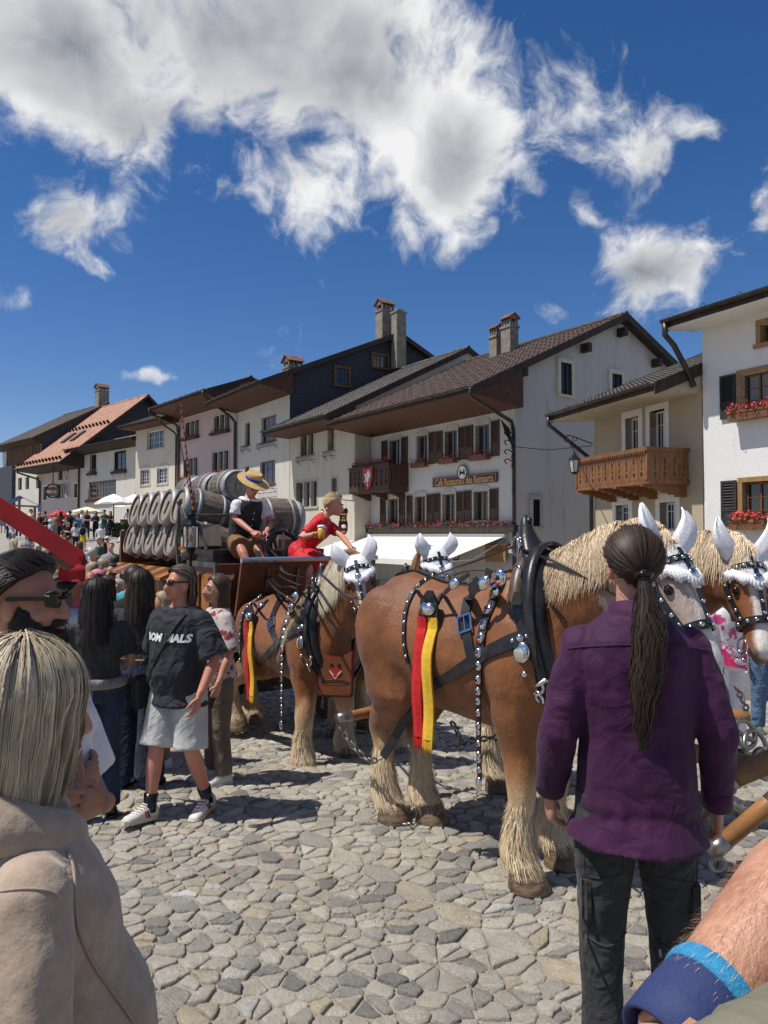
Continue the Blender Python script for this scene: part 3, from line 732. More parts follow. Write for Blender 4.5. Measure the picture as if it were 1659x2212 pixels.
def chimney(H, base, w, h, ax, capm=None, cap=True):
 """plastered shaft with a vented top and a little tiled roof"""
 ax = ax.normalized(); ay = Vector((-ax.y, ax.x, 0)); mb = MB(); b = Vector(base)
 mb.obox(b + Vector((0, 0, h / 2)), ax * w / 2, ay * w * .42, (0, 0, h / 2)); c = mb.build('chimney', CHS, H)
 if not cap:
  q = MB(); q.obox(b + Vector((0, 0, h + .04)), ax * (w / 2 + .05), ay * (w * .42 + .05), (0, 0, .05)); q.obox(b + Vector((0, 0, h + .16)), ax * w * .3, ay * w * .3, (0, 0, .08)); q.build('chimney_cap', CHS, c); return
 q = MB(); q.obox(b + Vector((0, 0, h + .03)), ax * (w / 2 + .05), ay * (w * .42 + .05), (0, 0, .05))
 for i in range(4):
  for j in (-1, 1): q.obox(b + Vector((0, 0, h + .22)) + ax * w * (-.42 + .28 * i) + ay * w * .34 * j, ax * w * .06, ay * w * .06, (0, 0, .16))
 q.build('vent_pillars', CHS, c); q = MB(); z0 = h + .38
 for j in (-1, 1):
  n = 3
  for i in range(n):
   a, d = i / n, (i + 1.15) / n; e0, e1 = w * .58 * (1 - a), w * .58 * max(0, 1 - d)
   q.prism([b + ay * j * e0 + ax * (-w * .6) + Vector((0, 0, z0 + .42 * w * a + .03)), b + ay * j * e0 + ax * w * .6 + Vector((0, 0, z0 + .42 * w * a + .03)), b + ay * j * e1 + ax * w * .6 + Vector((0, 0, z0 + .42 * w * d)), b + ay * j * e1 - ax * w * .6 + Vector((0, 0, z0 + .42 * w * d))], (0, 0, .035))
 for s_ in (-1, 1): q.prism([b + ax * s_ * w * .5 - ay * w * .5 + Vector((0, 0, z0)), b + ax * s_ * w * .5 + ay * w * .5 + Vector((0, 0, z0)), b + ax * s_ * w * .5 + Vector((0, 0, z0 + .42 * w))], ax * -s_ * .03)
 q.build('chimney_roof', capm or mat('cap_tile', (.17, .085, .06), (.25, .135, .10), ns=3), c)
FH = Fr((4.83, 27.0), 34)
def rc(cf, *r): return crect(cf, *r)
UV = Vector((0, 0, 1))
# ---------------------------------------------------------------- restaurant
ws = dict(fm=FRB, cols=2, rows=3, sur=STN, sw=.10, arch=.20, dp=.16)
def rw(x0, x1, y0, y1, sides): return (*rc(c3, x0, x1, y0, y1), dict(ws, shut=SHT, sides=sides))
rest, rh = house('restaurant_house', 'white restaurant with brown louvred shutters and a carved dark balcony', FH, 0, 9.74, 0, PL['rest'], FH.oz(*c3(1120, 690), -.45), FH.oz(*c4(715, 318), -.45), T_BR, (.25, .30), 300, 3,
 [rw(522, 602, 1075, 1300, 'lr'), rw(722, 800, 1040, 1255, 'r'), rw(925, 1015, 1005, 1225, 'lr'), rw(1148, 1250, 962, 1200, 'lr'),
  rw(510, 585, 1500, 1690, 'lr'), rw(705, 785, 1483, 1685, 'lr'), rw(908, 1000, 1465, 1672, 'lr'), rw(1135, 1240, 1445, 1658, 'lr')], zb=-1.7, ov=(.45, -.05))
oe, ze = FH.oz(*c3(1120, 690), -.45); print('rest eave', oe, ze, FH.oz(*c4(715, 318), -.45))
# side wall windows (the gable towards the lane)
FS = Fr(FH.C, u=-FH.n, n=-FH.u)
for (cf, x0, x1, y0, y1, sur, bars) in ((c4, 262, 335, 648, 862, STNY, 1), (c4, 605, 672, 722, 800, STNY, 1), (c3, 1556, 1604, 1505, 1700, STN, 1)):
 X0, X1, Y0, Y1 = rc(cf, x0, x1, y0, y1)
 sa, _ = FS.sz(X0, (Y0 + Y1) / 2, 0); sb, _ = FS.sz(X1, (Y0 + Y1) / 2, 0); zt = FS.sz((X0 + X1) / 2, Y0, 0)[1]; zb_ = FS.sz((X0 + X1) / 2, Y1, 0)[1]
 if cf is c4 and x0 == 605: zb_ = zt - (sb - sa) * 1.5
 w = window(FS, rest, sa, sb, zb_, zt, .06, dict(fm=FRD, cols=2, rows=4, sur=sur, sw=.16, dp=.02))
 q = MB()
 for i in range(5): a = sa + (sb - sa) * (i + .5) / 5; q.tube([FS.p(a, .075, zb_), FS.p(a, .075, zt)], .012, 5)
 for i in range(4): z = zb_ + (zt - zb_) * (i + .5) / 4; q.tube([FS.p(sa, .08, z), FS.p(sb, .08, z)], .010, 5)
 q.build('window_bars', IRON, w)
for (x, y) in (c3(1485, 580), c4(438, 545), c4(682, 440), c4(912, 645)):
 o_, z_ = FH.oz(x, y, -.2); MB().obox(FH.p(-.2, o_, z_), FH.u * .22, FH.n * .10, (0, 0, .17)).build('purlin_end', FRD, rest)
for (x, y, w, h, cap) in ((*c3(1395, 405), .62, 1.15, 1), (*c3(1297, 440), .5, .95, 1)):
 s_, z_ = FH.sz(x, y, -4.6); chimney(rest, FH.p(s_, -4.6, z_ - .25), w, h, FH.u)
gy = ze + .0
p0 = FH.p(-.42, oe + .05, ze - .02)
dpx = FH.sz(*c3(1508, 1000), .12)
downpipe(rest, [p0, p0 - UV * .25, p0 - UV * .32 - FH.n * .1, FH.p(-.12, .3, dpx[1] + .35), FH.p(-.05, .14, dpx[1] + .1), FH.p(-.02, .10, dpx[1] - .2), FH.p(-.02, .10, -.8)], .07)
# carved balcony in the corner
ba1, ba0 = FH.sz(*c3(232, 1350), 1.05)[0], FH.sz(*c3(518, 1350), 1.05)[0]
ba0 = min(ba0, 7.6); bz1 = FH.sz(*c3(380, 1268), 1.05)[1]; bz0 = FH.sz(*c3(380, 1442), 1.05)[1]; print('balc', ba0, ba1, bz0, bz1)
def fret_panel(fr, H, a0, a1, o, z0, z1, m, n, side=None, hm=None, name='balcony_board'):
 """boards of a balcony front with cut-out ornaments; each board a piece of its own"""
 t = .03; w = (a1 - a0) / n
 for i in range(n):
  mb = MB(); x0, x1 = a0 + w * i + .006, a0 + w * (i + 1) - .006; xc = (x0 + x1) / 2; hw = (x1 - x0) / 2; zc = [z0 + (z1 - z0) * f for f in (0, .16, .26, .38, .5, .58, .72, .86, 1)]
  cut = [0, 0, .55, .55, 0, .42, .42, 0, 0][:8]
  # left and right halves notched towards the joint: holes appear between the strips
  for k in range(8):
   c = [0, .30, .46, .10, .34, .12, .30, 0][k]
   for s_ in (-1, 1):
    lo, hi = c * hw, hw
    a, b = (xc + s_ * lo, xc + s_ * hi)
    fr.box(mb, min(a, b), max(a, b), o, o + t, zc[k], zc[k + 1])
  mb.build(name, m, H)
BALD = mat('balcony_dark', (.055, .022, .016), (.085, .038, .026), rough=.6, ns=8)
bal = MB(); FH.box(bal, ba0 - .03, ba1 + .03, 0.02, 1.05, bz0 - .08, bz0); FH.box(bal, ba0 - .06, ba1 + .06, 1.0, 1.13, bz1, bz1 + .05); FH.box(bal, ba0 - .06, ba0 + .05, .03, 1.0, bz1, bz1 + .05)
for a in (ba0 + .3, (ba0 + ba1) / 2, ba1 - .25):
 for k in range(5): FH.box(bal, a - .07, a + .07, .03, .95 - .19 * k, bz0 - .14 - .06 * k, bz0 - .08 - .06 * k)
bo = bal.build('balcony', BALD, rest)
q = MB(); FH.box(q, ba0 - .02, ba1 + .02, 1.02, 1.035, bz0, bz1); FH.box(q, ba0 - .012, ba0 + .004, .03, 1.02, bz0, bz1); q.build('balcony_lining', BALD, bo)
fret_panel(FH, bo, ba0, ba1, 1.05, bz0, bz1, BALD, 9)
FHs = Fr(FH.p(ba0, 1.08, 0), u=-FH.n, n=-FH.u); fret_panel(FHs, bo, 0, 1.05, .012, bz0, bz1, BALD, 4)
flower_box(FH, ba0 + .1, ba1 - .2, bz1 - .02, .78, 'red geraniums along the top of the dark carved balcony', dens=60)
for i, nm in ((1, 'left'), (2, 'middle'), (3, 'right')):
 h = rh[i]; flower_box(FH, h[0] - .1, h[1] + .1, h[2] - .12, .05, 'red geranium box under the %s upper window above the restaurant sign' % {'left': 'leftmost', 'middle': 'middle', 'right': 'rightmost'}[nm], 'brown', dens=22)
h0, h1 = rh[4], rh[7]
lz = FH.sz(*c3(900, 1745), .3)[1]
LB = flower_box(FH, FH.sz(*c3(1420, 1730), .3)[0], FH.sz(*c3(335, 1745), .3)[0], lz, .02, 'long dark trough of red geraniums below the ground floor restaurant windows', dens=230, h=.26)
# ---------------------------------------------------------------- neighbours in the row
G = dict(fm=FRO, sur=STN, sw=.12, dp=.20)
def w2(*a, **k): return (*rc(c2, *a), dict(G, **k))
hg, gh = house('cream_house', 'cream rendered house with grey stone windows next to the restaurant', FH, 9.8, 16.55, .885, PL['cream'], FH.oz(*c2(1265, 892), 9.6), FH.oz(*c3(1110, 402), 9.6), T_GR, (.26, .32), 0, 4,
 [w2(1078, 1170, 1000, 1185, cols=2, rows=3, mull=2), w2(1275, 1318, 965, 1150, cols=1, rows=3), w2(1045, 1195, 1375, 1560, cols=3, rows=3, mull=3), w2(1303, 1340, 1350, 1535, cols=1, rows=3)], zb=-1.5, ov=(.1, .0), sofd=.25)
for k, nm in ((0, 'wide upper'), (1, 'narrow upper')):
 h = gh[k]; flower_box(FH, h[0] - .15, h[1] + .15, h[2] - .3, .90, 'empty wrought iron flower rail under the %s window of the cream house' % nm, rail=True, dens=0, h=.24)
G2 = dict(fm=FRB, dp=.14, bw=.07)
def wf(*a, **k): return (*rc(c2, *a), dict(G2, **k))
hf, fh = house('shingled_gable_house', 'tall white house under a big roof with black shingled gable', FH, 16.6, 23.8, .885, PL['white'], FH.oz(*c2(785, 642), 16.2), FH.oz(*c3(600, 292), 16.2), T_DK, (.26, .32), 0, None,
 [wf(672, 708, 948, 1112, cols=1, rows=3), wf(790, 900, 900, 1085, cols=3, rows=3), wf(668, 702, 1265, 1440, cols=1, rows=3), wf(780, 892, 1225, 1395, cols=3, rows=3)], ov=(.4, .35), sofd=.5)
def shingle_gable(fr, H, a, o0, z0fn, pts, m, dirn, rowh=.16):
 """rows of overlapping shingles on a gable (polygon of (o, z) points) at a"""
 zs = [p[1] for p in pts]; mb = MB(); z = min(zs); n = len(pts); i = 0
 while z < max(zs):
  zz = z + .002; xs = []
  for k in range(n):
   (x0, y0), (x1, y1) = pts[k], pts[(k + 1) % n]
   if (y0 - zz) * (y1 - zz) < 0: xs.append(x0 + (x1 - x0) * (zz - y0) / (y1 - y0))
  if len(xs) >= 2:
   lo, hi = min(xs), max(xs)
   mb.prism([fr.p(a, lo, z), fr.p(a, hi, z), fr.p(a + dirn * .004, hi, z + rowh * 1.1), fr.p(a + dirn * .004, lo, z + rowh * 1.1)], fr.u * dirn * .03) if False else None
   o_ = lo
   while o_ < hi:
    wd_ = .18 * random.uniform(.7, 1.3); e = min(hi, o_ + wd_ - .01)
    th_ = .03 + random.uniform(0, .012)
    vs = [fr.p(a + dirn * th_, o_, z), fr.p(a + dirn * th_, e, z), fr.p(a + dirn * .004, e, z + rowh * 1.05), fr.p(a + dirn * .004, o_, z + rowh * 1.05), fr.p(a, o_, z), fr.p(a, e, z)]
    mb.add(vs, [(0, 1, 2, 3), (0, 1, 5, 4)]); o_ += wd_
  z += rowh; i += 1
 ob_ = mb.build('gable_shingles', m, H, fix=False); ob_['kind'] = 'stuff'
 return ob_
oe_, ze_ = FH.oz(*c2(785, 642), 16.2); or_, zr_ = FH.oz(*c3(600, 292), 16.2)
kf = (zr_ - ze_) / (oe_ - or_)
shingle_gable(FH, hf, 16.58, 0, None, [(.885, 7.0), (.885, ze_ + (oe_ - .885) * kf - .2), (or_, zr_ - .2), (2 * or_ - .885, ze_ + (oe_ - .885) * kf - .2), (2 * or_ - .885, 7.0)], SHG, -1)
FF = Fr(FH.p(16.53, 0, 0), u=-FH.n, n=-FH.u)
for (cf, x0, x1, y0, y1) in ((c3, 132, 222, 555, 680), (c3, 400, 505, 462, 550)):
 X0, X1, Y0, Y1 = rc(cf, x0, x1, y0, y1)
 sa, _ = FF.sz(X0, (Y0 + Y1) / 2); sb, _ = FF.sz(X1, (Y0 + Y1) / 2); zt = FF.sz((X0 + X1) / 2, Y0)[1]; zb_ = FF.sz((X0 + X1) / 2, Y1)[1]
 window(FF, hf, sa, sb, zb_, zt, .08, dict(fm=FRD, cols=4, rows=3, sur=FRB, sw=.12, dp=.03))
s_, z_ = FH.oz(*c3(490, 320), 17.3); chimney(hf, FH.p(17.3, s_, z_ - .3), .9, 1.75, -FH.n)
s_, z_ = FH.oz(*c3(590, 560), 16.1); chimney(hf, FH.p(16.1, s_, z_), .68, 3.35, -FH.n, cap=False)
chimney(hf, FH.p(21.5, FH.oz(*c2(1020, 560), 21.5)[0], FH.oz(*c2(1020, 560), 21.5)[1] - 1.2), 1.0, 1.2, -FH.n)
for k, nm in ((0, 'narrow upper'), (1, 'wide upper'), (3, 'wide lower')):
 h = fh[k]; flower_box(FH, h[0] - .2, h[1] + .2, h[2] - .32, .89, 'black flower rail below the %s window of the shingled gable house' % nm, rail=True, dens=0, h=.28)
PF = FH.p(23.85, .885, 0)
FE = Fr((PF.x, PF.y), 39)
GE = dict(fm=FRD, sur=STN, sw=.17, dp=.2)
def we(*a, **k): return (*rc(c2, *a), dict(GE, **k))
LE = FE.sz(387, 1000)[0]
he, eh = house('pink_house', 'pale pink house with grey stone windows full of geraniums', FE, 0.03, LE, 0, PL['pink'], FE.oz(*c2(398, 705), -.3), FE.oz(*c2(720, 618), -.3), T_DK, (.28, .34), 0, None,
 [we(240, 338, 940, 1060, cols=3, rows=2, mull=3), we(450, 560, 893, 1018, cols=3, rows=2, mull=3), we(228, 328, 1210, 1350, cols=3, rows=2, mull=3), we(437, 552, 1160, 1315, cols=3, rows=2, mull=3)], ov=(.3, .0), sofd=.5)
for h, nm in zip(eh, ('upper left', 'upper right', 'lower left', 'lower right')):
 flower_box(FE, h[0] - .2, h[1] + .2, h[2] - .12, .06, 'pink geraniums on the %s window sill of the pink house' % nm, dens=34, red=PNK, h=.15)
PE = FE.p(LE, 0, 0); FD = Fr((PE.x, PE.y), 45.5)
GD = dict(fm=FRW, sur=STN, sw=.12, dp=.12)
def w1_(*a, **k): return (*rc(c1, *a), dict(GD, **k))
LD_ = FD.sz(292, 1050)[0]
hd, dh = house('arched_window_house', 'narrow cream house with two arched white windows', FD, .03, LD_ - .03, 0, PL['cream'], (1.35, FD.oz(*c1(1270, 495), -.1)[1]), (-6, FD.oz(*c1(1270, 495), -.1)[1] + 3.0), T_DK, (.28, .34), 0, None,
 [w1_(1205, 1335, 612, 760, cols=6, rows=3, thick=[2, 4]), w1_(1148, 1222, 930, 1055, cols=4, rows=4, arch=.28), w1_(1285, 1368, 918, 1045, cols=4, rows=4, arch=.28)], ov=(0, .2), sofd=.2)
GC = dict(fm=FRD, sur=FRD, sw=.10, dp=.10)
ac0 = LD_ + .02; ac1 = FD.sz(172, 1050, -.9)[0]
ce = FD.sz(*c1(835, 712), .35)
hc, ch = house('low_eave_house', 'white house with dark wooden windows under a low tiled eave', FD, ac0, ac1, -.9, PL['white'], (.35, ce[1]), (-3.6, ce[1] + 1.1), T_OR, (.3, .36), 0, None,
 [(*rc(c1, 740, 782, 820, 945), dict(GC, fm=FRD, cols=1, rows=3)), (*rc(c1, 940, 1025, 790, 930), dict(GC, cols=2, rows=3)), (*rc(c1, 728, 942, 1035, 1160), dict(GC, fm=FRO, cols=8, rows=3, thick=[2, 4, 6]))], ov=(0, .5), sofd=.5, sofm=FRD)
for h, nm in zip(ch, ('small upper', 'large upper', 'long lower')):
 flower_box(FD, h[0] - .3, h[1] + .3, h[2] - .35, -.88, 'dark flower trough under the %s window of the low eave house' % nm, dens=14 if nm != 'long lower' else 30, brackets=True)
ab0 = ac1 + .03; ab1 = FD.sz(87, 1100, -.9)[0]
GB = dict(fm=FRB, sur=STN, sw=.12, dp=.14)
be = FD.oz(*c1(485, 868), ab0 - 1.0); br = FD.oz(*c1(1213, 322), ab0 - 1.0); print('B', be, br)
hb, bh = house('orange_roof_house', 'pinkish house under a long steep orange tiled roof', FD, ab0, ab1, -.9, PL['pinkish'], be, br, T_OR, (.3, .36), 0, None,
 [(*rc(c1, 478, 512, 890, 1015), dict(GB, cols=2, rows=3)), (*rc(c1, 460, 530, 1050, 1165), dict(GB, cols=4, rows=4, thick=[2])), (*rc(c1, 352, 382, 1070, 1180), dict(GB, sur=WHT, cols=1, rows=2)), (*rc(c1, 603, 632, 1045, 1160), dict(GB, sur=WHT, cols=1, rows=2))], ov=(1.0, .8), sofd=.4, sofm=FRD)
kb = (br[1] - be[1]) / (be[0] - br[0])
shingle_gable(FD, hb, ab0 - .05, 0, None, [(-.9, be[1] + (be[0] + .9) * kb - 3.5), (-.9, be[1] + (be[0] + .9) * kb - .25), (br[0], br[1] - .25), (2 * br[0] + .9, be[1] + (be[0] + .9) * kb - .25), (2 * br[0] + .9, be[1])], SHG, -1, .25)
q = MB()                                                      # roof windows and snow guards
L_ = math.hypot(be[0] - br[0], br[1] - be[1]); upb = (FD.n * (br[0] - be[0]) + UV * (br[1] - be[1])) / L_; nb_ = FD.u.cross(upb); nb_ = nb_ if nb_.z > 0 else -nb_
for (f, a) in ((.42, 3.4), (.42, 5.6)):
 MB().obox(FD.p(ab0 + a, be[0], be[1]) + upb * L_ * f + nb_ * .12, FD.u * .42, upb * .8, nb_ * .06).build('roof_window', FRD, hb)
q = MB()
for i in range(14):
 for f in (.04, .56): q.obox(FD.p(ab0 - .6 + (ab1 - ab0 + 1.0) * i / 13, be[0], be[1]) + upb * L_ * f + nb_ * .2, FD.u * .04, upb * .1, nb_ * .18)
q.build('snow_guards', IRON, hb)['kind'] = 'stuff'
aa0 = ab1 + .03; aa1 = aa0 + 11
ae = FD.oz(*c1(262, 672), aa0 - .2); ar = FD.oz(*c1(885, 388), aa0 - .2); print('A', ae, ar)
ha, ah_ = house('barn_house', 'old house with dark timber upper floor and shingled corner at the far left', FD, aa0, aa1, -.9, PL['white'], ae, ar, T_DK, (.32, .4), 0, None,
 [(*rc(c1, 147, 178, 998, 1098), dict(fm=FRD, cols=1, rows=2, dp=.2, sill=False)), (*rc(c1, 207, 238, 992, 1092), dict(fm=FRD, cols=1, rows=2, dp=.2, sill=False)), (*rc(c1, 294, 318, 985, 1085), dict(fm=FRD, cols=1, rows=2, dp=.2, sill=False))], ov=(.2, .3), sofd=.5, sofm=FRD)
ka = (ar[1] - ae[1]) / (ae[0] - ar[0])
shingle_gable(FD, ha, aa0 - .04, 0, None, [(-.9, ae[1] - 2.0), (-.9, ae[1] + (ae[0] + .9) * ka - .25), (ar[0], ar[1] - .25), (2 * ar[0] + .9, ae[1] + (ae[0] + .9) * ka - .25), (2 * ar[0] + .9, ae[1] - 2)], SHG, -1, .25)
tz = FD.sz(*c1(220, 885), -.6)[1]
WBD = mat('rusty_boards', (.075, .032, .016), (.16, .075, .035), ns=6, st=(1, 1, .15))
for i in range(26):                                           # timber upper floor, boarded
 a = aa0 + .1 + i * .36; q = MB(); FD.box(q, a, a + .33, -.87, -.80 + .03 * (i % 2), tz, ae[1] + .2); q.build('wall_board', WBD, ha)
a_c = FD.sz(33, 1040, -.9)[0]
q = MB(); FD.box(q, a_c, aa1, -.88, -.55, gz(*FD.p(a_c, 0, 0).to_2d()), tz + .1); q.build('corner_wall', SHG, ha)
shz = tz
for (x, y, w_, h_) in ((*c1(832, 402), 1.15, 1.8),):
 o_, z_ = FD.oz(x, y, aa0 + 1.6); chimney(ha, FD.p(aa0 + 1.6, o_, z_ - .4), w_, h_, -FD.n)
for (H_, fr, x, yt, a, oo, r) in ((he, FE, *c2(205, 960), LE - .12, 0, .09), (he, FE, *c2(610, 950), .12, 0, .09), (hd, FD, *c1(1470, 600), .25, 0, .07), (hc, FD, *c1(655, 850), ac1 - .05, -.9, .09), (hb, FD, *c1(325, 930), ab1 - .1, -.9, .09)):
 zt = fr.sz(x, yt, oo)[1]; zg = gz(*fr.p(a, oo, 0).to_2d())
 eo = {he: FE.oz(*c2(398, 705), -.3), hd: (1.35, FD.oz(*c1(1270, 495), -.1)[1]), hc: (.35, ce[1]), hb: be}[H_]
 downpipe(H_, [fr.p(a, eo[0] + .08, eo[1] - .05), fr.p(a, eo[0] + .05, eo[1] - .35), fr.p(a, oo + .35, min(zt + .3, eo[1] - .9)), fr.p(a, oo + .12, min(zt, eo[1] - 1.1)), fr.p(a, oo + .12, zg)], r)
# ---------------------------------------------------------------- the two houses on the right
FI = Fr((6.30, 22.0), 17)
LI = -4.6
GI = dict(fm=FRW, sur=WHT, sw=.16, dp=.2, cols=4, rows=1, thick=[2], rowlines=[.72])
ie = FI.oz(1187, 899, .3); ir = FI.oz(*c4(1195, 600), .3); print('I', ie, ir)
hi, ih = house('balcony_house', 'beige house with a carved light brown wooden balcony', FI, LI + .02, 0, 0, PL['beige'], ie, (ir[0] - .6, ir[1] + .6 * (ir[1] - ie[1]) / (ie[0] - ir[0])), T_GR, (.18, .26), 220, None,
 [(*rc(c4, 705, 795, 1010, 1300), GI), (*rc(c4, 868, 970, 962, 1275), GI), (*rc(c4, 640, 728, 1600, 1760), GI), (*rc(c4, 935, 1042, 1580, 1770), GI)], zb=-1.7, ov=(-.02, .3), sofd=.12, sofm=mat('pale_boards', (.50, .44, .33), (.42, .36, .26), ns=5))
BALL = mat('balcony_brown', (.165, .070, .026), (.235, .105, .042), rough=.5, ns=9, st=(1, 1, .3))
bd = 1.2
b1, b0 = FI.sz(*c4(372, 1400), bd)[0], FI.sz(*c4(852, 1320), bd)[0]; z1_ = FI.sz(*c4(610, 1250), bd)[1]; z0_ = FI.sz(*c4(610, 1455), bd)[1]; print('I balcony', b0, b1, z0_, z1_)
q = MB(); FI.box(q, b0 - .03, b1 + .03, .02, bd, z0_ - .1, z0_); FI.box(q, b0 - .05, b1 + .05, bd - .05, bd + .07, z1_ - .1, z1_); FI.box(q, b0 - .05, b0 + .06, .02, bd - .05, z1_ - .1, z1_)
for a in (b0 + .15, (b0 + b1) / 2 - .35, (b0 + b1) / 2 + .45, b1 - .15):
 for k in range(6): FI.box(q, a - .06, a + .06, .02, bd + .08 - .2 * k, z0_ - .15 - .05 * k, z0_ - .1 - .05 * k)
n = 36
for i in range(n): a = b0 + (b1 - b0) * (i + .5) / n; FI.box(q, a - .018, a + .018, bd + .045, bd + .075, z1_ - .16, z1_ - .10)
bi = q.build('balcony', BALL, hi)
def cut_board(fr, H, a0, a1, o, z0, z1, m):
 """one balcony board with fleur-de-lis, diamond and heart cut right through"""
 xc, hw = (a0 + a1) / 2, (a1 - a0) / 2 - .004; Hh = z1 - z0; mb = MB(); n = 26
 def hole(f):                       # half width of the opening at height f (0 bottom .. 1 top)
  if .10 < f < .27: t = (f - .10) / .17; return .40 * min(1, t * 1.7) * (1 if t < .75 else 1 - (t - .75) * 1.2)
  if .34 < f < .46: return .26 * (1 - abs(f - .40) / .06)
  if .46 <= f < .55: return .07
  if .55 <= f < .60: return .12
  if .60 <= f < .70: return .46 - abs(f - .66) * 5
  if .70 <= f < .84: return .16 * (1 - (f - .70) / .14)
  return 0
 for k in range(n):
  f = (k + .5) / n; hh = max(0, hole(f)) * hw * 2 * .8
  for s_ in (-1, 1):
   a, b = xc + s_ * hh * .5, xc + s_ * hw
   fr.box(mb, min(a, b), max(a, b), o, o + .035, z0 + Hh * k / n, z0 + Hh * (k + 1) / n)
 mb.build('balcony_board', m, H)
for i in range(10): cut_board(FI, bi, b0 + .08 + (b1 - b0 - .16) * i / 10, b0 + .08 + (b1 - b0 - .16) * (i + 1) / 10, bd - .03, z0_, z1_ - .1, BALL)
FIs = Fr(FI.p(b0, bd, 0), u=-FI.n, n=-FI.u)
for i in range(4): cut_board(FIs, bi, .06 + (bd - .1) * i / 4, .06 + (bd - .1) * (i + 1) / 4, -.02, z0_, z1_ - .1, BALL)
q = MB()
for a in (b0 + .03, b1 - .03): FI.box(q, a - .05, a + .05, bd - .06, bd + .03, z0_, z1_ - .1)
q.build('balcony_post', BALL, bi)
for h in ih:                                                   # drapery relief over the windows
 q = MB();
 for k in range(3):
  am = h[0] + (h[1] - h[0]) * (k - .1) / 2 + .05
  q.tube([FI.p(am + .22 * (t - 1), .03, h[3] + .28 - .09 * math.sin(math.pi * t / 2)) for t in [i * .25 for i in range(9)]], .018, 5)
 FI.box(q, h[0] - .16, h[1] + .16, .0, .028, h[3] + .16, h[3] + .5)
 q.build('lintel_panel', WHT, hi)
p0 = FI.p(.2, ie[0] + .1, ie[1] - .05)
downpipe(hi, [p0, p0 - UV * .22, FI.p(.12, ie[0] - .1, ie[1] - .45), FI.p(.05, .2, ie[1] - 1.2), FI.p(.03, .1, ie[1] - 1.35), FI.p(.03, .1, -.8)], .06)
pj = FI.p(LI, 0, 0); FJ = Fr((pj.x, pj.y), 28)
je = FJ.oz(1434, 697, 0.25); print('J', je)
GJ = dict(fm=FRB, sur=FRO, sw=.11, dp=.12, cols=2, rows=3, curtain=.55)
jx = FJ.sz(*c4(1480, 900), 0)[0]
def jw(y0, y1, w=1.05, x=1478):
 xa, xb = c4(x, 0)[0], None; s1 = FJ.sz(xa, c4(0, (y0 + y1) / 2)[1])[0]
 return s1
hj, jh = house('bright_white_house', 'bright white house with black shutters and red brown windows at the right', FJ, -9, -.02, 0, PL['bright'], je, (je[0] - 6.5, je[1] + 2.15), T_OR, (.22, .3), 0, None,
 [(c4(1482, 0)[0], c4(1482, 0)[0] + 66, c4(0, 705)[1], c4(0, 985)[1], dict(GJ, shut=SHK, sides='l')), (c4(1490, 0)[0], c4(1490, 0)[0] + 66, c4(0, 1440)[1], c4(0, 1735)[1], dict(GJ, shut=SHK, sides='l')), (c4(1610, 0)[0], c4(1610, 0)[0] + 46, c4(0, 370)[1], c4(0, 500)[1], dict(GJ, curtain=0.9, rows=2))], zb=-1.7, ov=(.3, .25), sofd=.10, sofm=FRW)
for h in jh[:2]:
 pass
flower_box(FJ, jh[0][0] - .1, jh[0][1] + .12, jh[0][2] - .14, .08, 'red geraniums in a brown box on the upper window of the bright white house', 'brown', dens=36)
flower_box(FJ, jh[1][0] - .1, jh[1][1] + .12, jh[1][2] - .10, .08, 'bright red geraniums at the lower window of the bright white house', 'brown', dens=70)
p0 = FJ.p(.15, je[0] + .08, je[1] - .03)
downpipe(hj, [p0, p0 - UV * .3, FJ.p(.1, je[0] - .15, je[1] - .55), FJ.p(.05, .35, je[1] - 1.25), FJ.p(.03, .25, je[1] - 1.5)], .07)
# ---------------------------------------------------------------- signs, awning and fittings on the houses
def vrow(x, y, o, fr=FH): return fr.sz(x, y, o)
def placed(me, fr, a, o, z, m, name, parent, flip=True):
 """flat lettering laid on a facade: text x runs to the right as seen from the square"""
 co = verts(me); setverts(me, np.array([list(fr.p(a - x, o + w, z + y)) for x, y, w in co])); me.materials.clear(); me.materials.append(m); return link(name, me, parent)
BURG = mat('sign_burgundy', (.075, .012, .022), rough=.4); GOLD = mat('sign_gold', (.68, .45, .14), rough=.5); SWH = mat('sign_white', (.72, .71, .68), rough=.5); SBK = mat('sign_black', (.01, .01, .011), rough=.5); SRD = mat('sign_red', (.36, .035, .03), rough=.5)
a1, _ = vrow(*c3(834, 1385), .1); a0, _ = vrow(*c3(1300, 1340), .1); zt = vrow(*c3(1066, 1328), .1)[1]; zb_ = vrow(*c3(1066, 1398), .1)[1]
sg = empty('restaurant_sign', FH.p((a0 + a1) / 2, .08, zb_)); tag(sg, 'burgundy board reading Café Restaurant des Remparts in gold letters', 'sign')
q = MB(); FH.box(q, a0, a1, .05, .10, zb_, zt); q.build('board', BURG, sg)
for (x0, x1, z0, z1) in ((a0 + .04, a1 - .04, zt - .05, zt - .042), (a0 + .04, a1 - .04, zb_ + .042, zb_ + .05), (a0 + .04, a0 + .055, zb_ + .06, zt - .06), (a1 - .055, a1 - .04, zb_ + .06, zt - .06)):
 q = MB(); FH.box(q, x0, x1, .10, .104, z0, z1); q.build('border_line', GOLD, sg)
tm = textmesh('Café Restaurant des Remparts', 1, .002, .004); co = verts(tm); k = (a1 - a0) * .90 / (co[:, 0].max() - co[:, 0].min()); co *= k; co[:, 1] *= 1.42; co[:, 1] -= .01; setverts(tm, co)
placed(tm, FH, (a0 + a1) / 2, .104, (zt + zb_) / 2 - .02, GOLD, 'lettering', sg)
ec = vrow(*c3(1048, 1310), .12); q = MB()
q.lathe([(.30, 0), (.30, .03), (.0, .031)], FH.p(ec[0], .08, ec[1]), FH.n, 24); em = q.build('round_emblem', SWH, sg)
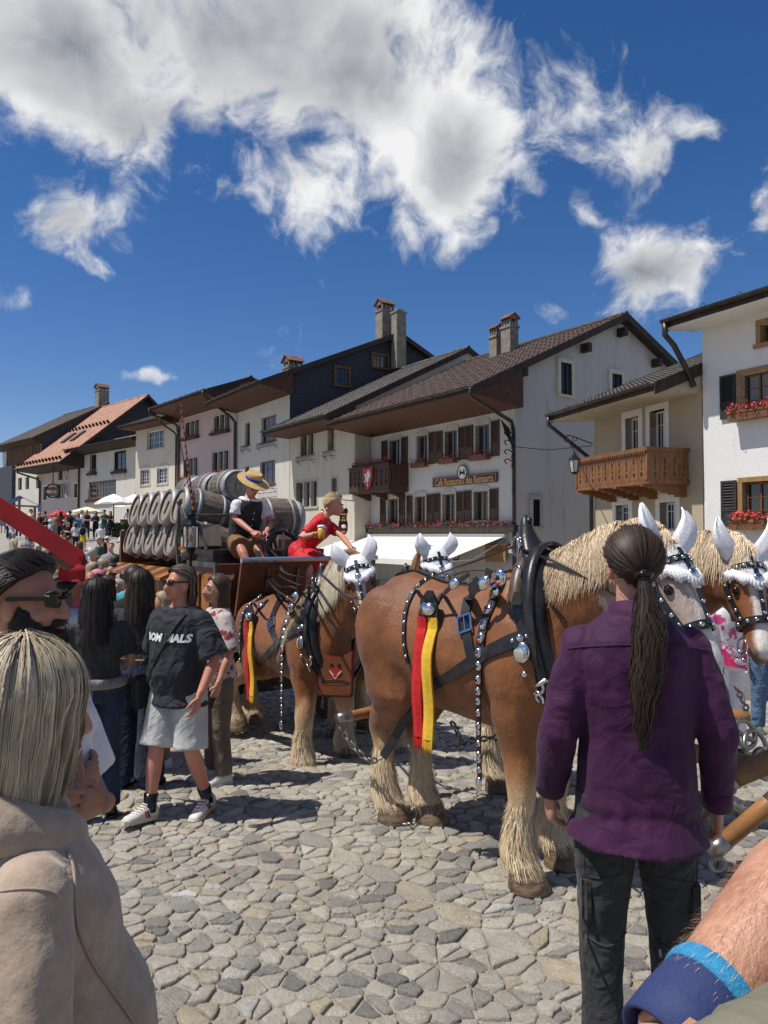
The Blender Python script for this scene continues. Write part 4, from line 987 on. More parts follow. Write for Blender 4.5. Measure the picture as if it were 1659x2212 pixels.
q = MB(); q.ring(FH.p(ec[0], .115, ec[1]), FH.n, .285, .02, 28, 6); q.build('emblem_rim', SBK, em)
for x0, x1, z0, z1 in ((-.16, .16, -.06, .04), (-.16, -.08, .04, .13), (.08, .16, .04, .13), (-.17, -.10, -.12, -.06), (.10, .17, -.12, -.06)):
 q = MB(); FH.box(q, ec[0] + x0, ec[0] + x1, .112, .118, ec[1] + z0, ec[1] + z1); q.build('rampart_mark', SBK, em)
# crane shield on the balcony
sa, sz_ = vrow(*c3(364, 1350), 1.14); hz = abs(vrow(*c3(364, 1277), 1.14)[1] - vrow(*c3(364, 1438), 1.14)[1]) / 2; wz = abs(vrow(*c3(330, 1350), 1.14)[0] - vrow(*c3(398, 1350), 1.14)[0]) / 2
sh = empty('crane_shield', FH.p(sa, 1.13, sz_ - hz)); tag(sh, 'red shield with a white crane on the dark carved balcony', 'shield sign')
ol = [(-1, 1), (0, .88), (1, 1), (1, .1), (.82, -.38), (.45, -.75), (0, -1), (-.45, -.75), (-.82, -.38), (-1, .1)]
q = MB(); q.prism([FH.p(sa - x * wz, 1.12, sz_ + z * hz) for x, z in ol], FH.n * .04); q.build('plate', SRD, sh)
def bird(pts, nm): q = MB(); q.prism([FH.p(sa - x * wz, 1.162, sz_ + z * hz) for x, z in pts], FH.n * .006); q.build(nm, SWH, sh)
bird([(-.62, .30), (-.45, .42), (-.25, .38), (-.18, .15), (-.05, -.02), (.25, -.08), (.35, -.25), (.05, -.38), (-.25, -.30), (-.40, -.08), (-.42, .18), (-.5, .25)], 'crane_body')
bird([(-.05, 0), (-.12, .45), (.0, .72), (.06, .45), (.15, .82), (.22, .5), (.36, .80), (.38, .46), (.58, .68), (.52, .3), (.70, .42), (.55, .05), (.3, -.1)], 'crane_wing')
bird([(-.05, -.34), (.05, -.36), (.12, -.60), (.28, -.66), (.1, -.70), (.04, -.80), (-.02, -.66), (-.14, -.68), (-.02, -.58)], 'crane_leg')
bird([(-.35, -.2), (-.55, -.28), (-.72, -.18), (-.62, -.32), (-.74, -.38), (-.5, -.36), (-.3, -.30)], 'crane_claw')
# awning over the terrace
AWN = mat('awning_canvas', (.72, .69, .62), (.66, .63, .56), ns=3, rough=.85)
wa1 = vrow(*c3(262, 1800), .2)[0]; wa0 = vrow(*c3(1345, 1775), .2)[0]
aw = empty('awning', FH.p((wa0 + wa1) / 2, .2, 1.2)); tag(aw, 'wide cream awning over the restaurant terrace behind the horses', 'awning')
n = 7
for i in range(n):
 x0, x1 = wa0 + (wa1 - wa0) * i / n, wa0 + (wa1 - wa0) * (i + 1) / n; q = MB()
 q.prism([FH.p(x0 + .004, .16, 1.86), FH.p(x1 - .004, .16, 1.86), FH.p(x1 - .004, 3.0, 1.02 + .0), FH.p(x0 + .004, 3.0, 1.02)], (0, 0, .012)); q.build('canvas_panel', AWN, aw)
q = MB(); FH.box(q, wa0, wa1, 3.0, 3.03, .82, 1.02); q.build('valance', AWN, aw)
q = MB(); FH.box(q, wa0 - .05, wa1 + .05, .03, .16, 1.84, 1.98); q.build('cassette', SWH, aw)
for a in (wa0 + .1, (wa0 + wa1) / 2, wa1 - .1): q = MB(); q.tube([FH.p(a, .1, 1.72), FH.p(a, 1.6, 1.05), FH.p(a, 2.95, .98)], .025, 6); q.build('folding_arm', SWH, aw)
tm = textmesh('Terrasse', .16, .004, .002, shear=.2); placed(tm, FH, wa1 - 1.1, 3.034, .91, SBK, 'valance_lettering', aw)
ta, tz_ = vrow(*c3(1285, 1892), .3)
ts = empty('terrace_sign', FH.p(ta, .3, tz_ - .4)); tag(ts, 'small roofed wooden terrace sign on the wall by the awning', 'sign')
q = MB(); FH.box(q, ta - .55, ta + .55, .22, .27, tz_ - .34, tz_ + .28); q.build('board', FRO, ts)
q = MB(); FH.box(q, ta - .72, ta + .72, .18, .36, tz_ + .29, tz_ + .35); q.build('little_roof', FRB, ts)
placed(textmesh('TERRASSE', .2, .004, .003), FH, ta, .272, tz_ + .12, FRB, 'lettering', ts)
la, lz_ = vrow(*c3(1005, 1915), .4)
def lantern(label, p, m=IRON, hgt=.5, arm=None):
 t = empty('lantern', p); tag(t, label, 'lantern'); p = Vector(p); q = MB()
 q.lathe([(.03, 0), (.10, .05), (.10, .07)], p, (0, 0, 1), 6); q.lathe([(.16, hgt * .62), (.17, hgt * .64), (.09, hgt * .80), (.03, hgt * .92), (.02, hgt)], p, (0, 0, 1), 6)
 for i in range(6): a = 2 * math.pi * i / 6; q.bar(p + Vector((.10 * math.cos(a), .10 * math.sin(a), .06)), p + Vector((.155 * math.cos(a), .155 * math.sin(a), hgt * .63)), .014)
 q.build('cage', m, t); q = MB(); q.lathe([(.09, .07), (.145, hgt * .62)], p, (0, 0, 1), 6); q.build('glass', mat('lamp_glass', (.45, .45, .42), rough=.1, spec=.8), t)
 if arm:
  q = MB(); q.tube(catmull(arm, 14), .016, 6)
  for i in (4, 8): c = catmull(arm, 14)[i]; q.ring(c + Vector((0, 0, -.07)), (0, 1, 0), .06, .010, 14, 5)
  q.build('bracket', m, t)
 return t
lantern('small black lantern on the restaurant wall below the awning', FH.p(la, .4, lz_ - .2), hgt=.4, arm=[FH.p(la, .05, lz_ + .2), FH.p(la, .2, lz_ + .3), FH.p(la, .4, lz_ + .2)])
# iron dragon bracket at the corner, cable, spotlights
da, dz_ = vrow(*c3(1415, 1440), .15); d1 = vrow(*c3(1410, 950), .15)[1]
dr = empty('dragon_bracket', FH.p(da, .1, dz_)); tag(dr, 'tall wrought iron dragon ornament at the restaurant corner', 'ornament')
q = MB(); q.tube([FH.p(da, .12, dz_), FH.p(da, .12, d1)], .03, 6); q.ell(FH.p(da, .12, dz_), (.06, .06, .05), 8, 6); q.build('rod', IRON, dr)
q = MB(); hgt = d1 - dz_
for i in range(9):
 z = dz_ + hgt * (.35 + .07 * i); s_ = 1 if i % 2 else -1; q.tube(catmull([FH.p(da, .12, z), FH.p(da + .12 * s_, .25, z + .12), FH.p(da + .20 * s_, .35, z + .05), FH.p(da + .13 * s_, .3, z - .06)], 10), .022, 5)
for s_ in (-1, 1): q.prism([FH.p(da, .12, d1 - .9), FH.p(da + s_ * .22, .32, d1 - .3), FH.p(da + s_ * .30, .42, d1 + .15), FH.p(da + s_ * .08, .2, d1 - .2)], FH.u * .01)
q.build('scrolls', IRON, dr)
cb = MB(); P0 = FH.p(-.05, .2, vrow(*c3(1455, 1118), .15)[1]); P1 = FI.p(.02, .08, FI.sz(*c4(500, 1196), .1)[1]); cb.tube([P0, P0.lerp(P1, .5) - UV * .12, P1], .014, 5); tag(cb.build('cable', IRON), 'thin dark cable spanning from the restaurant to the balcony house', 'cable')
for (x, y, nm) in ((*c3(400, 1028), 'left'), (*c3(948, 825), 'right')):
 a, z = vrow(x, y, .35 if nm == 'left' else 1.3); o_ = .35 if nm == 'left' else 1.3; t = empty('spotlight', FH.p(a, o_, z)); tag(t, 'small black spotlight under the restaurant eave at the %s' % ('carved balcony' if nm == 'left' else 'long soffit'), 'spotlight')
 q = MB(); q.lathe([(.05, -.1), (.10, -.06), (.12, .08), (.0, .085)], FH.p(a, o_, z), FH.n * .6 - UV * .7, 10); q.build('head', IRON, t); q = MB(); q.tube([FH.p(a, o_ - .02, z + .05), FH.p(a, o_ - .3, z + .14)], .025, 6); q.build('arm', IRON, t)
# hanging signs at the corner of the cream house
ha_, hz_ = 9.9, FH.oz(*c3(185, 1662), 9.9)[1]; ho_ = FH.oz(*c3(185, 1662), 9.9)[0]
hs = empty('hanging_sign', FH.p(9.9, ho_, hz_ - .6)); tag(hs, 'burgundy shaped hanging sign on an iron arm at the cream house corner', 'sign')
q = MB(); kx = .26; q.prism([FH.p(9.9, ho_ - x * kx, hz_ + z * .62) for x, z in ((-.75, 1), (0, .9), (.75, 1), (1, .75), (.7, .4), (.72, .1), (.95, -.2), (.9, -.7), (.5, -1), (-.5, -1), (-.9, -.7), (-.95, -.2), (-.72, .1), (-.7, .4), (-1, .75))], FH.u * -.04); q.build('plate', BURG, hs)
q = MB(); q.ell(FH.p(9.85, ho_, hz_ - .25), (.13, .13, .09), 10, 6); q.build('cup_picture', SWH, hs)
for zz, ww in ((.32, .30), (.16, .14), (.04, .28), (-.5, .2)): q = MB(); q.obox(FH.p(9.855, ho_, hz_ + zz), FH.n * ww * .5, FH.u * .004, (0, 0, .035)); q.build('sign_line', GOLD, hs)
q = MB(); q.tube([FH.p(9.88, .9, hz_ + .95), FH.p(9.88, ho_ + .75, hz_ + 1.05)], .022, 6)
for s_ in (-1, 1): q.tube([FH.p(9.88, ho_ + s_ * .14, hz_ + .6), FH.p(9.88, ho_ + s_ * .16, hz_ + 1.0)], .008, 4)
q.build('iron_arm', IRON, hs)
fa, fz_ = vrow(*c2(1030, 1577), 1.3)
fs = empty('small_red_sign', FH.p(fa, 1.2, fz_ - .2)); tag(fs, 'little red sign with a white crane on the cream house', 'sign'); q = MB(); FH.box(q, fa - .2, fa + .2, 1.2, 1.23, fz_ - .25, fz_ + .25); q.build('plate', SRD, fs); q = MB(); FH.box(q, fa - .08, fa + .08, 1.231, 1.235, fz_ - .15, fz_ + .12); q.build('mark', SWH, fs)
# lanterns further up the street and on the balcony house
pl = FI.sz(*c4(362, 1345), 1.75); lantern('black lantern in front of the carved light brown balcony', FI.p(pl[0], 1.75, pl[1] - .2), hgt=.62, arm=[FI.p(.0, .05, pl[1] + .9), FI.p(.2, .8, pl[1] + 1.15), FI.p(pl[0], 1.75, pl[1] + .42)])
pl = FD.sz(*c1(545, 965), 1.2); lantern('old street lantern on a curly bracket beside the orange roof house', FD.p(pl[0], 1.2, pl[1] - .5), hgt=1.15, arm=[FD.p(ac1, -.8, pl[1] + .9), FD.p(ac1 + .3, .2, pl[1] + 1.1), FD.p(pl[0], 1.2, pl[1] + .65)])
pl = FD.sz(*c1(432, 1105), .9); t = empty('round_shop_sign', FD.p(pl[0], .9, pl[1] - 1)); tag(t, 'round dark iron shop sign on the orange roof house', 'sign'); q = MB(); q.ring(FD.p(pl[0], .9, pl[1]), FD.u + FD.n * -.8, .62, .07, 26, 6); q.build('ring', IRON, t); q = MB(); q.obox(FD.p(pl[0], .9, pl[1] + .2), (FD.n + FD.u * .8).normalized() * .52, FD.u * .03, (0, 0, .14)); q.obox(FD.p(pl[0], .9, pl[1] - .35), (FD.n + FD.u * .8).normalized() * .46, FD.u * .03, (0, 0, .13)); q.build('plaque', FRB, t); q = MB(); q.tube([FD.p(pl[0], .9, pl[1] + .62), FD.p(pl[0], .9, pl[1] + 2.4), FD.p(pl[0], -.8, pl[1] + 2.5)], .05, 6); q.build('hanger', IRON, t)
h = bh[1]                                                     # striped shutters of the orange roof house
for (x0, x1) in ((h[0] - 1.0, h[0] - .12), (h[1] + .12, h[1] + 1.0)):
 q = MB(); FD.box(q, x0, x1, -.88, -.83, h[2], h[3]); so = q.build('shutter', SWH, hb)
 for i in range(5):
  z = h[2] + (h[3] - h[2]) * (i / 5); q = MB(); q.prism([FD.p(x0, -.829, z), FD.p(x1, -.829, min(h[3], z + .5)), FD.p(x1, -.829, min(h[3], z + .72)), FD.p(x0, -.829, z + .2)], FD.n * .006); q.build('shutter_stripe', mat('stripe_grey', (.16, .16, .17)), so)
# ================================================================== HORSES
def coat_mat(name, body, dark, cream, hi=.62, grey=None):
 m = bpy.data.materials.new(name); m.use_nodes = True; t = NT(m.node_tree); b = t.n['Principled BSDF']
 co = t.new('ShaderNodeTexCoord').outputs['Object']; sp = t.new('ShaderNodeSeparateXYZ', inp={0: co})
 n1 = t.noise(co, 2.4, 5, .6).outputs[0]
 st = t.new('ShaderNodeMapping', inp={'Vector': co, 'Scale': (1, 1, .35)}).outputs[0]
 n2 = t.noise(st, 60, 4, .7).outputs[0]; n3 = t.noise(st, 9, 5, .65).outputs[0]
 c = t.mix(t.smooth(n1, .35, .66), body, dark)
 c = t.mix(t.math('MULTIPLY', t.smooth(n2, .4, .7), .28), c, tuple(x * .6 for x in body))
 zz = t.math('ADD', sp.outputs[2], t.math('MULTIPLY', t.math('SUBTRACT', n3, .5), .42))
 c = t.mix(t.smooth(zz, .70, .30), c, cream)
 at = t.new('ShaderNodeAttribute', attribute_name='blaze').outputs['Fac']
 c = t.mix(at, c, (.66, .62, .57))
 mz = t.new('ShaderNodeAttribute', attribute_name='muzzle').outputs['Fac']
 c = t.mix(mz, c, (.16, .12, .10))
 t.l.new(c, b.inputs['Base Color']); b.inputs['Roughness'].default_value = .50; b.inputs['Specular IOR Level'].default_value = .42
 b.inputs['Sheen Weight'].default_value = .08
 t.l.new(t.new('ShaderNodeBump', inp={'Strength': .5, 'Distance': .014, 'Height': t.math('ADD', n2, t.math('ADD', t.math('MULTIPLY', n3, 1.6), t.math('MULTIPLY', n1, 2.5)))}).outputs[0], b.inputs['Normal'])
 return m
LEA = mat('black_leather', (.012, .012, .013), (.025, .024, .024), rough=.34, ns=12, bump=.1, bs=60)
LEB = mat('brown_leather', (.07, .043, .032), (.10, .065, .05), rough=.38, ns=8)
CHR = mat('polished_nickel', (.72, .71, .69), rough=.14, metal=1.)
BRS = mat('brass', (.62, .43, .13), rough=.22, metal=1.)
HOOF = mat('hoof_horn', (.075, .05, .032), (.20, .13, .075), ns=14, st=(1, 1, 3), rough=.55, bump=.3, bs=30)
WCT = mat('white_cotton', (.80, .80, .82), (.70, .70, .73), ns=60, bump=.35, bs=120, rough=.85)
EYE = mat('dark_eye', (.012, .008, .006), rough=.08)
RDF = mat('red_felt', (.55, .018, .018), (.45, .012, .014), ns=30, rough=.9, bump=.2, bs=90)
YLF = mat('yellow_felt', (.72, .45, .035), (.62, .37, .03), ns=30, rough=.9, bump=.2, bs=90)
REDM = mat('red_enamel', (.55, .04, .02), rough=.35)
STEEL = mat('steel_chain', (.33, .31, .29), (.24, .22, .20), rough=.35, metal=.9, ns=10)
def strand(mb, pts, w, side):
 n = len(pts); o = len(mb.v); side = Vector(side); tv = random.random()
 if not hasattr(mb, 'tn'): mb.tn = {}
 for i in range(2 * n): mb.tn[o + i] = tv
 for i, p in enumerate(pts):
  ww = w * (1 - .85 * (i / (n - 1)) ** 1.5) * .5
  mb.v.append(tuple(p - side * ww)); mb.v.append(tuple(p + side * ww))
 for i in range(n - 1):
  mb.f.append((o + 2 * i, o + 2 * i + 1, o + 2 * i + 3, o + 2 * i + 2)); mb.mi.append(0)
def ribbon(mb, pts, nrm, w, th=.008):
 """flat strap along points with surface normals"""
 pts = [Vector(p) for p in pts]; m = len(pts); rings = []
 for i in range(m):
  t = (pts[min(i + 1, m - 1)] - pts[max(i - 1, 0)]).normalized(); n = Vector(nrm[i]); n = (n - t * n.dot(t))
  n = n.normalized() if n.length > 1e-4 else t.orthogonal().normalized()
  s = n.cross(t); ww = w[i] if isinstance(w, (list, tuple)) else w
  rings.append([pts[i] - s * ww / 2, pts[i] + s * ww / 2, pts[i] + s * ww / 2 + n * th, pts[i] - s * ww / 2 + n * th])
 mb.loft(rings); return mb
def free_strap(mb, ctrl, w, th=.007, n=24, up=(0, 0, 1)):
 pts = catmull(ctrl, n); nr = []
 for i in range(n):
  t = (pts[min(i + 1, n - 1)] - pts[max(i - 1, 0)]).normalized(); a = t.cross(Vector(up)); a = a.normalized() if a.length > .1 else Vector((1, 0, 0)); nr.append(a.cross(t))
 return ribbon(mb, pts, nr, w, th)
def chain_links(mb, ctrl, L=.05, r=.0075, sag=None):
 d = 0; dense = catmull(ctrl, 200); acc = [0]
 for i in range(1, 200): acc.append(acc[-1] + (dense[i] - dense[i - 1]).length)
 n = max(3, int(acc[-1] / (L * .72)));
 for k in range(n):
  s = acc[-1] * (k + .5) / n; i = next(j for j in range(200) if acc[j] >= s); p = dense[i]; t = (dense[min(i + 1, 199)] - dense[max(i - 1, 0)]).normalized()
  a = t.cross(Vector((0, 0, 1)));  a = a.normalized() if a.length > .05 else Vector((1, 0, 0)); b = a.cross(t)
  ax = a if k % 2 else b; o_ = b if k % 2 else a
  pts = [p + t * (L / 2 - .012) * math.cos(q) * 1.25 + o_ * L * .30 * math.sin(q) for q in [2 * math.pi * j / 10 for j in range(10)]]
  # closed little oval
  o0 = len(mb.v); m = 5
  for j in range(10):
   tt = (pts[(j + 1) % 10] - pts[j - 1]).normalized(); nn = ax; bb = tt.cross(nn)
   for q in range(m): mb.v.append(tuple(pts[j] + nn * r * math.cos(2 * math.pi * q / m) + bb * r * math.sin(2 * math.pi * q / m)))
  for j in range(10):
   for q in range(m):
    mb.f.append((o0 + j * m + q, o0 + ((j + 1) % 10) * m + q, o0 + ((j + 1) % 10) * m + (q + 1) % m, o0 + j * m + (q + 1) % m)); mb.mi.append(0)
 return mb
def disc(mb, p, n, up, rx, ry, h=.018, k=16):
 p, n = Vector(p), Vector(n).normalized(); u = Vector(up) - n * Vector(up).dot(n); u.normalize(); s = u.cross(n)
 rg = []
 for (f, hh) in ((1, 0), (.98, .25), (.8, .75), (.45, 1.0), (.12, 1.05)):
  rg.append([p + n * h * hh + s * rx * f * math.cos(2 * math.pi * i / k) + u * ry * f * math.sin(2 * math.pi * i / k) for i in range(k)])
 mb.loft(rg); return mb
HROOT = {}
class Horse:
 def __init__(s, label, O, head, sx, sz, hooves, poll, muz, fh, coat, mane, seed=1, headside=None):
  s.rng = random.Random(seed); s.sx, s.sz = sx, sz
  a = math.atan2(head[1], head[0]); s.ang = a; s.O = Vector((O[0], O[1], gz(O[0], O[1])))
  s.T = Vector((math.cos(a), math.sin(a), 0)); s.Lf = Vector((-math.sin(a), math.cos(a), 0))
  s.root = empty('horse', s.O, a, world=False); tag(s.root, label, 'horse', 'team of heavy draught horses')
  s.poll, s.muz = Vector(poll), Vector(muz); s.hooves = hooves; s.coat = coat
  s.body(); s.headframe(fh); s.make(); s.manehair(mane)
 def w2l(s, p): d = Vector(p) - s.O; return Vector((d.dot(s.T), d.dot(s.Lf), d.z))
 def px(s, x, y, d): return s.w2l(V(x, y, d))
 def S(s, p): return Vector((p[0] * s.sx, p[1] * s.sx, p[2] * s.sz))
 def headframe(s, fh):
  a = (s.muz - s.poll); s.HL = a.length; a.normalize(); f = Vector(fh); f = (f - a * f.dot(a)).normalized(); s.ha, s.hf, s.hs = a, f, a.cross(f)   # hs: right-hand side of ha x hf
 SEC = [(-.10, .060, .07, -.02), (0, .092, .105, -.015), (.16, .112, .150, -.045), (.32, .113, .160, -.055), (.48, .098, .128, -.035), (.64, .078, .096, -.012), (.80, .073, .082, 0), (.92, .075, .080, -.002), (1.0, .064, .062, -.006), (1.04, .035, .035, -.01)]
 def hp(s, t, ang, off=0.):
  """point on the head: t along poll->muzzle, ang 0 = forehead, 90 = horse's left"""
  S_ = s.SEC
  for i in range(len(S_) - 1):
   if t <= S_[i + 1][0]: break
  u = (t - S_[i][0]) / (S_[i + 1][0] - S_[i][0]); w, d, o = [S_[i][k] + (S_[i + 1][k] - S_[i][k]) * u for k in (1, 2, 3)]
  k = s.HL / .62
  c, q = math.cos(ang), math.sin(ang)
  e = .8
  cx = math.copysign(abs(c) ** e, c); qx = math.copysign(abs(q) ** e, q)
  return s.poll + s.ha * t * s.HL + s.hf * (o * k + cx * (d * k + off)) - s.hs * (qx * (w * k + off)) * (-1 if s.flip else 1)
 flip = False; blw = .038
 def body(s):
  mb = MB(); S = s.S
  rings = [(-.87, 1.26, .15, .10), (-.81, 1.27, .29, .20), (-.70, 1.28, .385, .285), (-.50, 1.275, .43, .345), (-.25, 1.235, .405, .355), (0, 1.215, .415, .37), (.25, 1.215, .435, .36), (.45, 1.25, .465, .325), (.60, 1.25, .44, .30), (.72, 1.23, .34, .24), (.80, 1.22, .20, .14)]
  rg = []
  for (x, z, h, w) in rings:
   rg.append([S((x, w * math.cos(q) * (1 - .10 * max(0, math.sin(q))), z + h * math.sin(q))) for q in [2 * math.pi * i / 20 for i in range(20)]])
  mb.loft(rg)
  for sd in (-1, 1):
   mb.ell(S((-.60, .20 * sd, 1.28)), S((.27, .17, .34)), 14, 10); mb.ell(S((-.56, .2 * sd, 1.02)), S((.22, .145, .30)), 12, 8)
   mb.ell(S((.50, .22 * sd, 1.22)), S((.22, .15, .36)), 12, 8); mb.ell(S((.66, .12 * sd, 1.1)), S((.13, .13, .2)), 10, 8)
  # legs
  s.legp = {}
  for nm, sd in (('fr', -1), ('fl', 1), ('hr', -1), ('hl', 1)):
   hx, hy = s.hooves[nm]
   if nm[0] == 'f':
    pts = [(.50, .20 * sd, 1.10), (.47, .215 * sd, .93), ((hx / s.sx + .47) / 2, .9 * (.215 * sd + hy / s.sx) / 2 + .0, .73), (hx / s.sx + .012, hy / s.sx, .53), (hx / s.sx + .012, hy / s.sx, .47), (hx / s.sx - .015, hy / s.sx, .34), (hx / s.sx - .01, hy / s.sx, .20), (hx / s.sx + .03, hy / s.sx, .10)]
    rr = [(.14, .17), (.12, .15), (.095, .115), (.085, .092), (.078, .085), (.062, .07), (.08, .088), (.085, .085)]
   else:
    pts = [(-.55, .2 * sd, 1.10), (-.50, .21 * sd, .93), ((hx / s.sx - .55) / 2 - .03, (.2 * sd + hy / s.sx) / 2, .76), (hx / s.sx - .085, hy / s.sx, .60), (hx / s.sx - .06, hy / s.sx, .52), (hx / s.sx - .05, hy / s.sx, .36), (hx / s.sx - .035, hy / s.sx, .20), (hx / s.sx + .02, hy / s.sx, .10)]
    rr = [(.15, .23), (.13, .19), (.095, .14), (.075, .105), (.073, .092), (.062, .078), (.08, .09), (.085, .085)]
   s.legp[nm] = [S(p) for p in pts]
   mb.tube([S(p) for p in pts], [(a * s.sx, b * s.sx) for a, b in rr], 12, ref=(1, 0, 0), round_end=False)
   if nm[0] == 'h': mb.ell(S((hx / s.sx - .125, hy / s.sx, .60)), (.045, .05, .07), 8, 6)
   else: mb.ell(S((hx / s.sx + .045, hy / s.sx, .51)), (.055, .065, .075), 8, 6)
  # neck
  p = s.poll; b0 = S((.38, 0, 1.40)); b1 = S((.62, 0, 1.50))
  m1 = b1.lerp(p, .45) + Vector((.02, 0, .03)); m2 = b1.lerp(p, .80) + Vector((.02, 0, .03))
  nk = catmull([b0, b1, m1, m2, p + Vector((.02, 0, -.02))], 9)
  s.neck = nk
  hw = [.215, .22, .20, .170, .15, .135, .12, .11, .095]; hh = [.35, .33, .30, .27, .245, .225, .20, .17, .13]
  mb.tube(nk, [(a * s.sx, b * s.sx) for a, b in zip(hw, hh)], 14, ref=(0, 0, 1), round_end=True)
  s.mb = mb
 def make(s):
  mb = s.mb
  # the head is mirrored so that angle +90 is the horse's left
  s.flip = (s.hs.y > 0) == False
  mb.loft([[s.hp(t, 2 * math.pi * i / 16) for i in range(16)] for (t, *_r) in s.SEC])
  for sg in (-1, 1):
   mb.ell(s.hp(.26, sg * R(118), -.03), (.085, .085, .09), 10, 8)                       # jowl
   mb.ell(s.hp(.30, sg * R(52), -.012), (.035, .035, .032), 8, 6)                     # brow over the eye
   mb.ell(s.hp(.95, sg * R(55), -.01), (.026, .026, .03), 8, 6)                       # nostril rim
  mb.ell(s.hp(1.0, R(180), -.02), (.045, .045, .04), 8, 6)                               # lower lip
  me = remesh(mb, .019, 11, 'horse_body'); me.materials.append(s.coat)
  co = verts(me); nv = np.empty(co.size); me.vertices.foreach_get('normal', nv); nv = nv.reshape(-1, 3)      # soft muscle relief
  co = co + nv * np.array([.010 * noise.noise(Vector(p) * 4.2) - .006 * abs(noise.noise(Vector((p[0] * 6, p[1] * 6, p[2] * 3.4)))) for p in co])[:, None]; setverts(me, co)
  rel = co - np.array(s.poll); t = rel @ np.array(s.ha) / s.HL; side = rel @ np.array(s.hs); fr = rel @ np.array(s.hf)
  w = s.blw + .012 * np.sin(t * 9)
  bl = np.clip(1 - (np.abs(side) - w) / .015, 0, 1) * np.clip((fr + .0) / .03, 0, 1) * np.clip((t - .12) / .05, 0, 1) * (t < 1.15) * (np.abs(side) < .2)
  mz = np.clip((t - .86) / .12, 0, 1) * (np.abs(side) < .15) * (np.linalg.norm(rel, axis=1) < 1.0)
  if s.coat.name.startswith('coat_roan'):
   bl = np.maximum(bl, .42 * np.clip((t - .05) / .2, 0, 1) * (np.abs(side) < .16) * (np.linalg.norm(rel, axis=1) < .8) * (fr > -.35))
  for nm, a in (('blaze', bl), ('muzzle', mz * (1 - bl))):
   me.attributes.new(nm, 'FLOAT', 'POINT').data.foreach_set('value', a.astype(np.float32))
  s.me = me; s.bv = bvh(me)
  s.b = link('body', me, s.root)
  for sg in (-1, 1):
   q = MB(); q.ell(s.hp(.335, sg * R(62), -.006), (.026, .026, .026), 10, 8); q.build('eye', EYE, s.root, smooth=True)
  for nm in ('fr', 'fl', 'hr', 'hl'):
   hx, hy = s.hooves[nm]; q = MB(); rg = []
   for (z, r, fx) in ((.0, .118, .035), (.012, .12, .035), (.06, .106, .022), (.11, .092, .008), (.125, .08, .005)):
    rg.append([Vector((hx + .02 + fx + r * math.cos(a) * (1.08 if math.cos(a) > 0 else .9), hy + r * math.sin(a), z * 1.0)) for a in [2 * math.pi * i / 16 for i in range(16)]])
   q.loft(rg); q.build('hoof', HOOF, s.root, smooth=True)
 def manehair(s, mp):
  # feathers on the lower legs
  fm = mp['feather']
  for nm in ('fr', 'fl', 'hr', 'hl'):
   mb = MB(); lp = s.legp[nm]; hx, hy = s.hooves[nm]; rg = s.rng
   # dense under-layer shaped like a bell
   bell = []
   for (z, r) in ((.48, .058), (.40, .066), (.30, .078), (.20, .096), (.14, .106), (.10, .098)):
    c = s.along(lp, z * s.sz); bell.append([c + Vector((math.cos(a) * r * (1 + .10 * math.sin(5 * a + z * 9)) * s.sx - (.015 if z < .3 else 0), math.sin(a) * r * (1 + .1 * math.sin(4 * a + 2)) * s.sx, .02 * math.sin(6 * a) if z < .3 else 0)) for a in [2 * math.pi * i / 20 for i in range(20)]])
   mb.loft(bell);
   for k in range(1300):
    a = rg.uniform(0, 2 * math.pi); z = rg.uniform(.14, .50) ** 1.0 * s.sz
    c = s.along(lp, z); dr = Vector((math.cos(a), math.sin(a), 0)); r0 = (.060 if z > .42 * s.sz else .060 + (.46 - z / s.sz) * .115) * s.sx
    L = rg.uniform(.05, .11); out = rg.uniform(.05, .32)
    z_end = max(.075, z - L)
    p0 = c + dr * (r0 * .98); p1 = c + dr * (r0 + out * .045) + Vector((0, 0, (z_end - z) * .4)); p2 = s.along(lp, max(.1, z_end)) * 1; p2 = Vector((p2.x, p2.y, z_end)) + dr * (r0 + out * .075 + .012)
    p1 = c.lerp(p1, 1); sd = Vector((-dr.y, dr.x, 0)); j = sd * rg.uniform(-.015, .015)
    strand(mb, [p0, p1 + j * .5, p2 + j], rg.uniform(.003, .008), sd)
   mb.build('feather', fm, s.root, smooth=True, fix=False)
  if mp.get('mane'):
   mb = MB(); rg = s.rng; nk = s.neck; sd = mp.get('side', -1); n = len(nk); L0 = mp.get('len', .36)
   crest = []; prev = None
   for i in range(60):
    u = .22 + .78 * i / 59; k = u * (n - 1); a = min(int(k), n - 2); f = k - a
    c = nk[a].lerp(nk[a + 1], f); tg = (nk[a + 1] - nk[a]).normalized(); up = Vector((0, 0, 1)) - tg * tg.z
    if up.length < .2: up = Vector((-1, 0, 0))
    up.normalize(); hit = s.bv.ray_cast(c + up * .9, -up)
    p = hit[0] if hit[0] is not None and (hit[0] - c).length < .5 else c + up * .2
    if (p - c).dot(up) < 0.02: p = c + up * .16
    crest.append((p, tg, up, Vector((0, sd, 0))))
   for k in range(mp.get('n', 900)):
    u = rg.random() ** mp.get('bias', 1.0); i = min(59, int(u * 60)); p, tg, up, sv = crest[i]
    p = p + tg * rg.uniform(-.012, .012) + sv * rg.uniform(-.05, .03) + up * rg.uniform(-.005, .012)
    L = L0 * rg.uniform(.55, 1.1) * (mp.get('taper', .6) + (1 - mp.get('taper', .6)) * math.sin(math.pi * min(1, u * 1.1)))
    path = [p]; cur = p + up * rg.uniform(.015, .04) + sv * .03; path.append(cur); m = 6; drift = tg * rg.uniform(-.25, .15)
    lock = math.sin(u * 61) * .6 + math.sin(u * 23 + 1) * .5 + rg.uniform(-.5, .5)
